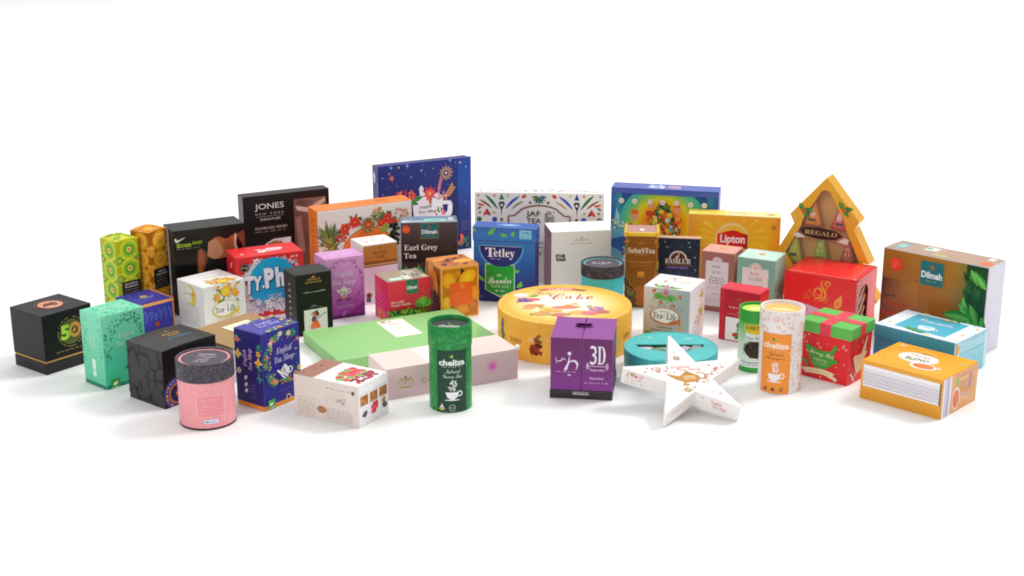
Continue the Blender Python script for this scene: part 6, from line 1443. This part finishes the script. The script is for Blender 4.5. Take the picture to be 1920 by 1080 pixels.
A.cur = 'printed_tea_heap'; A.mats[A.cur] = NOW[0]
A.ell(.5, .455, .215, '#3a2b24', rv=.17, n=40)
for k in range(330):
    a = U(0, 2*PI); rr = U(0, 1)**.5; A.leaf(.5 + .235*rr*math.cos(a), .455 + .165*rr*math.sin(a), .04, .014, U(0, 360), R.choice(['#3c2c24', '#4c3a2c', '#2a201c', '#5c4636', '#4a3a2e']))
A.build()

# big round yellow box
t, r, h = tube('luban', 'round_gift_box', 'large round yellow gift box with fruit on its lid, behind the violet box', 'gift box', .08)
ym = mat('#f8b43c', rough=.36, pattern=('marble', '#fac860', 70, .6))
lathe('body', t, [(0, 0), (r-.001, 0), (r-.0004, .0008), (r-.0004, h-.002)], ym, seg=160)
lathe('lid', t, [(r-.001, h*.16), (r+.0004, h*.16), (r+.0006, h-.0018), (r-.0002, h-.0003), (r-.002, h), (r-.008, h), (r-.0088, h-.0006), (0, h-.0006)], ym, seg=160)
A = disc(t, r, h-.0005); A.p('lid_print'); A.ell(.5, .5, .462, '#f6b440', n=80)
for k in range(9): A.ell(.5 + .0*k, .5, .445 - k*.03, ['#f8bc4c', '#f9c35c', '#fac96c', '#fad07e', '#fbd690', '#fbdca2', '#fbe2b6', '#fbe8c8', '#fbedd6'][k], n=60)
A.ring(.5, .5, .43, .434, '#eca83c', n=80); A.ell(.5, .60, .2, '#fbeede', rv=.12, n=40)
A.p('ribbon_banner', label='red and brown ribbon banner'); A.poly([(.33, .875), (.41, .905), (.5, .91), (.6, .895), (.68, .86), (.72, .84), (.68, .80), (.6, .83), (.5, .85), (.42, .85), (.36, .845)], '#9a6a44'); A.poly([(.39, .90), (.5, .91), (.62, .89), (.61, .83), (.5, .855), (.40, .85)], '#dc5a5c'); A.text('LUBAN', .505, .875, .17, .04, '#f4dcd4', 'sans')
A.p('lettering'); A.text('Tea', .36, .79, .14, .1, '#b8643c', 'script', rot=-6); A.text('C', .465, .68, .12, .16, '#b86448', 'script', rot=-4); A.text('a', .55, .655, .06, .08, '#b86448', 'script'); A.text('k', .63, .665, .07, .13, '#c05a4c', 'script'); A.text('e', .705, .635, .06, .09, '#c05a4c', 'script')
A.cur = 'printed_fruit'; A.mats[A.cur] = NOW[0]
for k in range(60): A.ell(.20 + U(-.05, .07), .63 + U(-.06, .03), .014, R.choice(['#6a4a8a', '#7a5aa8', '#5a3a70', '#9a7ab8']), n=8, step=.000003)
A.ell(.19, .74, .055, '#f0e4e0', rv=.05); A.leaf(.25, .70, .09, .05, 20, '#7aa84a'); A.ell(.28, .62, .055, '#e06a78', rv=.03)
for u, v, rx, ry, c in ((.27, .47, .08, .035, '#f0905c'), (.22, .42, .05, .03, '#f4a870'), (.35, .40, .06, .03, '#e8c850'), (.5, .41, .11, .04, '#e87868'), (.5, .40, .09, .028, '#f08a74'), (.38, .33, .09, .035, '#f4a848'), (.3, .27, .07, .04, '#e88a60'), (.44, .24, .08, .04, '#d8705c'), (.58, .28, .08, .05, '#f0b860'), (.72, .36, .06, .05, '#a878b0'), (.66, .26, .07, .05, '#e07a80'), (.76, .28, .05, .04, '#c86a5c')): A.ell(u, v, rx, c, rv=ry)
for k in range(12): A.leaf(U(.22, .75), U(.22, .5), .07, .03, U(0, 360), R.choice(['#8ab04a', '#a8c05a', '#e8b050']))
A.build()
A = wrap(t, r + .0006, 0, h); A.p('lettering'); A.text('LUBAN', .215, .46, .075, .12, '#a8682c', 'serif'); A.text('LUBAN', .83, .46, .07, .12, '#a8682c', 'serif')
A.cur = 'printed_fruit'; A.mats[A.cur] = NOW[0]
for k in range(34): A.ell(.325 + U(-.025, .03), .40 + U(-.17, .1), U(.006, .012), R.choice(['#a83a24', '#8a2c1c', '#c84c34', '#3a1c14', '#7a2c1c']), n=9, step=.000003)
for k in range(10): A.ell(.33 + U(-.01, .02), .60 + U(-.06, .08), .010, R.choice(['#8a4a24', '#a8603a']), n=8, step=.000003)
A.ell(.305, .55, .014, '#f0cf90'); A.ell(.312, .50, .010, '#e8a860'); A.leaf(.345, .58, .03, .016, 40, '#e0d060')
for c in (.10, .955):
    for k in range(50): A.ell(c + U(-.008, .012), .6 + U(-.16, .24), .006, R.choice(['#6a5a8a', '#7a6a9a', '#5a4a6a']), n=6, step=.000003)
    for k in range(12): A.leaf(c + U(-.01, .02), .40 + U(-.06, .08), .025, .012, U(0, 360), R.choice(['#5a8a3c', '#7aa84a', '#4a7a34']))
A.build()

# turquoise round box with three stacked bands and a cut-out lid
t, r, h = tube('tealround', 'round_gift_box', 'turquoise round box with a window in its lid, behind the white star', 'gift box', .0)
tm = mat('#45b2b4', rough=.5, pattern=('grainlines', '#5cc4c0', 50, .7)); tm2 = mat('#3f8f98', rough=.5, pattern=('grainlines', '#58b0a8', 50, .7))
lathe('body', t, [(0, 0), (r-.0022, 0), (r-.0018, .0008), (r-.0018, h*.36), (r-.0026, h*.37)], tm2, seg=128)
lathe('middle_band', t, [(r-.003, h*.365), (r-.0008, h*.37), (r-.0008, h*.66), (r-.003, h*.665)], tm, seg=128)
# lid: ring wall and a top plate with the window cut through
lathe('lid_wall', t, [(r-.003, h*.66), (r, h*.665), (r, h-.0008), (r-.0008, h), (r-.0028, h), (r-.0028, h*.67)], tm, seg=128)
bm = bmesh.new()
win = []
for k in range(25): 
    a = math.radians(180 + k*7.5); win.append((.0 + .0545*math.cos(a), .012 + .033*math.sin(a)))
n_ = len(win); outer = []
cx_, cy_ = 0, -.004
for (x, y) in win + [(.0272, .0125), (0, .013), (-.0272, .0125)]:
    a = math.atan2(y - cy_, x - cx_); outer.append(a)
W2 = win + [(.0272, .0125), (0, .013), (-.0272, .0125)]; ro = r - .0027
vi = [bm.verts.new((x, y, h-.0004)) for x, y in W2]; vi2 = [bm.verts.new((x, y, h-.0022)) for x, y in W2]
vo = []
for a in outer:
    # where the ray from (cx_, cy_) meets the rim
    dx, dy = math.cos(a), math.sin(a); bq = cx_*dx + cy_*dy; cq = cx_**2 + cy_**2 - ro**2; s_ = -bq + math.sqrt(bq*bq - cq)
    vo.append((cx_ + dx*s_, cy_ + dy*s_))
vv = [bm.verts.new((x, y, h-.0004)) for x, y in vo]
for i in range(len(W2)):
    j = (i+1) % len(W2)
    a0 = math.atan2(vo[i][1], vo[i][0]); a1 = math.atan2(vo[j][1], vo[j][0])
    while a1 - a0 > PI: a1 -= 2*PI
    while a1 - a0 < -PI: a1 += 2*PI
    m_ = max(1, int(abs(a1 - a0) / .06)); mids = [bm.verts.new((ro*math.cos(a0+(a1-a0)*k/m_), ro*math.sin(a0+(a1-a0)*k/m_), h-.0004)) for k in range(1, m_)]
    bm.faces.new([vi[i], vv[i]] + mids + [vv[j], vi[j]]); bm.faces.new([vi[i], vi[j], vi2[j], vi2[i]])
bmesh.ops.triangulate(bm, faces=[f for f in bm.faces if len(f.verts) > 4])
bmesh.ops.recalc_face_normals(bm, faces=list(bm.faces)); bm_obj('lid_plate', bm, tm, t)
lathe('inner_tray', t, [(0, h-.006), (r-.006, h-.006), (r-.006, h-.010), (0, h-.010)], mat('#8f8a90', rough=.3), seg=64)
for k in range(5): o = box('sachet', t, -.012, -.007, 0, .012, .007, .0026, mat(['#c8c4c8', '#6a8a6a', '#7ab8a8', '#b8b0b8', '#8a9a90'][k], rough=.25), bev=.0008); o.location = (-.040 + k*.02, .001 - .003*(k % 2), h-.0058 + .0003*k); o.rotation_euler = (0, 0, .3*k)
A = disc(t, r, h-.0003); A.p('printed_marks'); A.leaf(.28, .80, .07, .025, 160, '#9ad04a'); A.leaf(.28, .80, .05, .02, 10, '#e8f4d8'); A.text('tea', .72, .77, .07, .05, '#b4e4e4', 'serifi'); A.leaf(.70, .72, .03, .015, 30, '#b4e4e4'); A.build()

# ================================================================ white star box leaning on the turquoise one
sp = STAR
t = thing('star_box', 'white star shaped gift box with a gold teapot, leaning on the turquoise round box', 'gift box', sp[:3], 0)
v3 = Vector(sp[3:6]); t.rotation_mode = 'QUATERNION'; t.rotation_quaternion = Matrix.Rotation(v3.length, 4, v3.normalized()).to_quaternion()
ro_, ri_, th_ = sp[6:9]
SP = []
for i in range(5):
    a = PI/2 - i*2*PI/5; b_ = a - PI/5
    for da in (1, -1): SP.append((ro_*.985*math.cos(a) + da*.0016*math.cos(a+PI/2), ro_*.985*math.sin(a) + da*.0016*math.sin(a+PI/2)))
    SP.append((ri_*math.cos(b_), ri_*math.sin(b_)))
bm = bmesh.new(); va = [bm.verts.new((x, y, 0)) for x, y in SP]; vb = [bm.verts.new((x, y, -th_)) for x, y in SP]
bm.faces.new(va[::-1]); bm.faces.new(vb)
for i in range(len(SP)): j = (i+1) % len(SP); bm.faces.new((va[i], va[j], vb[j], vb[i]))
bmesh.ops.recalc_face_normals(bm, faces=list(bm.faces)); bmesh.ops.bevel(bm, geom=list(bm.edges), offset=.0004, segments=1, affect='EDGES'); bmesh.ops.triangulate(bm, faces=[f for f in bm.faces if len(f.verts) > 4])
bm_obj('carton', bm, mat('#f1ecea', rough=.42), t)
A = Art(t, (Vector((-ro_, -ro_, 0)), Vector((1,0,0)), Vector((0,1,0)), Vector((0,0,1))), 2*ro_, 2*ro_); A.p('printed_teapot', m=FOIL, label='gold teapot')
A.ell(.505, .47, .085, '#b0803a', rv=.052, n=30); A.poly([(.43, .50), (.385, .515), (.36, .535), (.345, .53), (.37, .49), (.405, .455), (.45, .43)], '#b0803a'); A.ring(.60, .49, .03, .042, '#b0803a', -110, 130); A.poly([(.46, .515), (.55, .515), (.53, .535), (.48, .535)], '#a07430'); A.ell(.505, .545, .012, '#b0803a'); A.ell(.46, .42, .012, '#b0803a'); A.ell(.55, .42, .012, '#b0803a')
A.p('lettering'); A.text('ETERNAL', .51, .485, .09, .018, '#f4e4d0', 'sans'); A.text('WE CARE', .51, .462, .09, .016, '#f4e4d0', 'sans'); A.text('English', .47, .60, .15, .035, '#e07880', 'serifi', rot=-2); A.text('Tea Shop', .53, .565, .19, .034, '#e07880', 'serifi', rot=-2)
A.p('fine_print'); A.greek(.40, .335, .50, .010, '#c8a070'); A.greek(.56, .30, .66, .008, '#b8a8a8'); A.greek(.24, .575, .36, .007, '#d8a0a0')
A.p('printed_flowers')
for u, v, rr, c in ((.475, .71, .035, '#9a7444'), (.455, .335, .038, '#b88a50'), (.47, .40, .0, '#fff'), (.70, .60, .015, '#a88050')):
    if rr: A.flower(u, v, rr, c, '#e8dcc8', n=8, wd=.3)
A.ell(.46, .395, .03, '#c09858', rv=.011)
dots = [(U(.18, .44), U(.55, .62)) for _ in range(9)] + [(.58 + k*.02 + U(-.02, .02), .43 + k*.0135 + U(-.02, .02)) for k in range(12)] + [(.25, .60), (.30, .585), (.345, .57), (.38, .555), (.28, .61), (.22, .615), (.40, .54), (.57, .44), (.60, .42), (.63, .45), (.66, .49), (.70, .52), (.73, .54), (.76, .56), (.64, .40), (.48, .78), (.51, .36), (.69, .27)]
for u, v in dots:
    for k in range(3): A.ell(u + U(-.012, .012), v + U(-.01, .01), U(.003, .008), R.choice(['#e0505c', '#c86070', '#9a8a90', '#e8a070', '#c0a070']), n=8, step=.000003)
A.build()
def wall(i0, i1, nm='printed_flowers'):   # a side wall of the star between outline points
    a, b_ = Vector((*SP[i0], -th_)), Vector((*SP[i1], -th_)); ud = (b_ - a); L_ = ud.length; ud.normalize(); nn = ud.cross(Vector((0, 0, 1)))
    mid = (a + b_)/2
    return Art(t, (a, ud, Vector((0, 0, 1)), nn), L_, th_), nn
# outline runs clockwise: tip pair at 3k,3k+1, inner at 3k+2
A, nn = wall(11, 12); 
if nn.dot(Vector((*SP[11], 0)) ) < 0 and False: pass
A, nn = wall(12, 11); A.p('printed_flowers')
for k in range(60):
    A.ell(U(.08, .5), U(.12, .9), U(.004, .014), R.choice(['#e0505c', '#d8707a', '#b0a0a4', '#c8a878', '#e8a888']), n=8, step=.000003)
A.ell(.33, .68, .03, '#e04858'); A.ell(.12, .6, .018, '#e07080'); A.flower(.24, .75, .07, '#b89a68', '#d8c098', n=9, wd=.3); A.build()
A, nn = wall(8, 7); A.p('lettering'); A.text('English', .5, .66, .24, .26, '#e08890', 'serifi'); A.text('Tea Shop', .58, .42, .3, .26, '#e08890', 'serifi'); A.leaf(.16, .75, .06, .03, 0, '#c8a888'); A.build()
A, nn = wall(9, 8); A.p('lettering'); A.greek(.2, .68, .85, .1, '#e8b088'); A.greek(.2, .5, .7, .1, '#e8b8a0'); A.build()

# ================================================================ gold tree box
x, y, a, dp, zA, zS, zN, zT, hS, hN, hT = TREE
t = thing('tree_gift_box', 'gold christmas tree shaped gift box with tea sachets in its clear window', 'gift box', (x, y, 0), a)
zN2 = zT - .017; hN2 = hT * .80; hB = .106
half = [(hS, zS), (hN, zN), (hT, zT), (hN2, zN2), (hB, .030), (hB*.93, .016), (.028, .016), (.028, 0)]
def tree_poly(off=0.0):
    pts = [(0, zA)] + half + [(-u, v) for u, v in half[::-1]]
    if not off: return pts
    out = []; n = len(pts)
    for i in range(n):
        p0, p1, p2 = Vector(pts[i-1]), Vector(pts[i]), Vector(pts[(i+1) % n])
        e1 = (p1-p0).normalized(); e2 = (p2-p1).normalized(); n1 = Vector((e1.y, -e1.x)); n2 = Vector((e2.y, -e2.x))
        m_ = (n1+n2); m_ = m_ / max(.4, m_.dot(n1)); out.append(tuple(p1 + m_*off))
    return out
inner = [(0, zA - .023), (.008, zA - .026), (hS - .027, zS - .002), (hS - .023, zS - .012), (hN - .014, zN - .002), (hT - .019, zT + .003), (hN2 - .018, zN2 - .004), (hB - .022, .038), (hB - .030, .030)]
inner = inner + [(-u, v) for u, v in inner[::-1][:-1]]
NOW[0] = INK
gold = mat('#f0b02c', rough=.26, metal=.22, grain=.12, bump=.08, coat=.3)
bm = bmesh.new(); OUT = tree_poly()
vo = [bm.verts.new((u, 0, v)) for u, v in OUT]; vi = [bm.verts.new((u, 0, v)) for u, v in inner]
e_ = []
for L_ in (vo, vi):
    for i in range(len(L_)): e_.append(bm.edges.new((L_[i], L_[(i+1) % len(L_)])))
bmesh.ops.triangle_fill(bm, use_beauty=True, edges=e_, normal=(0, -1, 0))
vbk = [bm.verts.new((u, dp, v)) for u, v in OUT]; vib = [bm.verts.new((u, .002, v)) for u, v in inner]
for i in range(len(vo)): j = (i+1) % len(vo); bm.faces.new((vo[i], vo[j], vbk[j], vbk[i]))
for i in range(len(vi)): j = (i+1) % len(vi); bm.faces.new((vi[i], vi[j], vib[j], vib[i]))
bm.faces.new(vbk); bmesh.ops.recalc_face_normals(bm, faces=list(bm.faces))
bm_obj('frame', bm, gold, t)
bm = bmesh.new(); pl = tree_poly(-.003) 
bm.faces.new([bm.verts.new((u*.955, dp-.006, v*.98 + .002)) for u, v in OUT]); bm_obj('back_panel', bm, mat('#e4ae5c', rough=.35), t)
bm = bmesh.new(); bm.faces.new([bm.verts.new((u, .0012, v)) for u, v in [(uu*1.02, vv) for uu, vv in inner]])
cl = bpy.data.materials.new('clear_film'); cl.use_nodes = True; P_ = cl.node_tree.nodes['Principled BSDF']; P_.inputs['Roughness'].default_value = .06; P_.inputs['Base Color'].default_value = (1, 1, 1, 1); P_.inputs['Alpha'].default_value = .07
nz = cl.node_tree.nodes.new('ShaderNodeTexNoise'); nz.inputs['Scale'].default_value = 40; bp = cl.node_tree.nodes.new('ShaderNodeBump'); bp.inputs['Distance'].default_value = .004; cl.node_tree.links.new(nz.outputs['Fac'], bp.inputs['Height']); cl.node_tree.links.new(bp.outputs[0], P_.inputs['Normal'])
bm_obj('window_film', bm, cl, t)
def sachet(cx, z0, hh, hw, c1, c2):
    bm = bmesh.new(); rows = 8; prev = None
    for k in range(rows + 1):
        f = k / rows; wv = hw * (1 - f) + .0015 * f; th = .0075 * math.sin(PI * min(1, f*.9 + .12)) * (1 - f*.4) + .0006
        ring = [bm.verts.new((wv*math.cos(q*PI/4), -th*math.sin(q*PI/4), f*hh)) for q in range(8)]
        if prev:
            for q in range(8): bm.faces.new((prev[q], prev[(q+1) % 8], ring[(q+1) % 8], ring[q]))
        else: bm.faces.new(ring[::-1])
        prev = ring
    bm.faces.new(prev)
    bmesh.ops.recalc_face_normals(bm, faces=list(bm.faces))
    o = bm_obj('sachet', bm, mat(c1, rough=.22, bump=.1, grain=.15), t, smooth=True, label='pyramid tea sachet'); o.location = (cx, .0125, z0); o['label'] = {'#f09028': 'orange pyramid sachet', '#e05a50': 'red pyramid sachet', '#b8c030': 'yellow green pyramid sachet', '#9ab838': 'green pyramid sachet', '#c05a38': 'rust red pyramid sachet'}[c1]
    A = Art(o, (Vector((-hw, -.0082, 0)), Vector((1,0,0)), Vector((0,.09,1)), Vector((0,-1,0))), 2*hw, hh); A.p('printed_mark')
    A.ell(.5, .46, .12, '#e8e0e0', n=12); A.ell(.5, .60, .10, c2, n=10); A.rect(.32, .20, .68, .28, '#2c3018'); A.greek(.34, .34, .66, .03, c2); A.build()
for s_ in ((-.024, .150, .050, .019, '#f09028', '#f8c888'), (.026, .148, .048, .019, '#e05a50', '#f0c0c0'), (-.056, .078, .062, .019, '#b8c030', '#e8e8a0'), (-.006, .078, .062, .019, '#9ab838', '#d8e8a0'), (.044, .078, .060, .019, '#c05a38', '#f0b0a0'), (-.065, .022, .05, .019, '#e05a50', '#f0c0c0'), (-.012, .022, .05, .019, '#f09028', '#f8c888'), (.045, .022, .05, .019, '#b8c030', '#e8e8a0')): sachet(*s_)
A = Art(t, (Vector((-.12, -.0004, 0)), Vector((1,0,0)), Vector((0,0,1)), Vector((0,-1,0))), .24, .25); A.p('plaque', label='dark brown lozenge plaque')
z0 = .1400/.25
A.poly([(.315, z0+.010), (.36, z0+.035), (.46, z0+.044), (.59, z0+.032), (.65, z0-.002), (.59, z0-.036), (.46, z0-.042), (.36, z0-.028)], '#3c1a1c'); A.poly([(.305, z0-.01), (.27, z0-.03), (.30, z0-.05), (.37, z0-.04)], '#e8dcd8'); A.poly([(.665, z0-.01), (.70, z0-.02), (.69, z0-.06), (.61, z0-.045)], '#e8dcd8')
A.p('lettering', 'plaque', m=FOIL); A.text('REGALO', .482, z0+.002, .25, .032, '#d8b880', 'serif')
A.p('holly_sprig')
for cu, cv in ((.335, .715), (.640, .755)):
    A.p('holly_sprig' if cu < .5 else 'holly_sprig|b')
    A.leaf(cu, cv, .07, .035, 120, '#3a8a3c', '#8ac878'); A.leaf(cu, cv, .08, .038, 10, '#2f7a38', '#7ab868'); A.leaf(cu, cv, .07, .033, -50, '#3a8a3c', '#7ab868'); A.ell(cu - .005, cv, .012, '#e04030', n=10); A.ell(cu + .012, cv - .01, .01, '#e85040', n=10)
A.build()
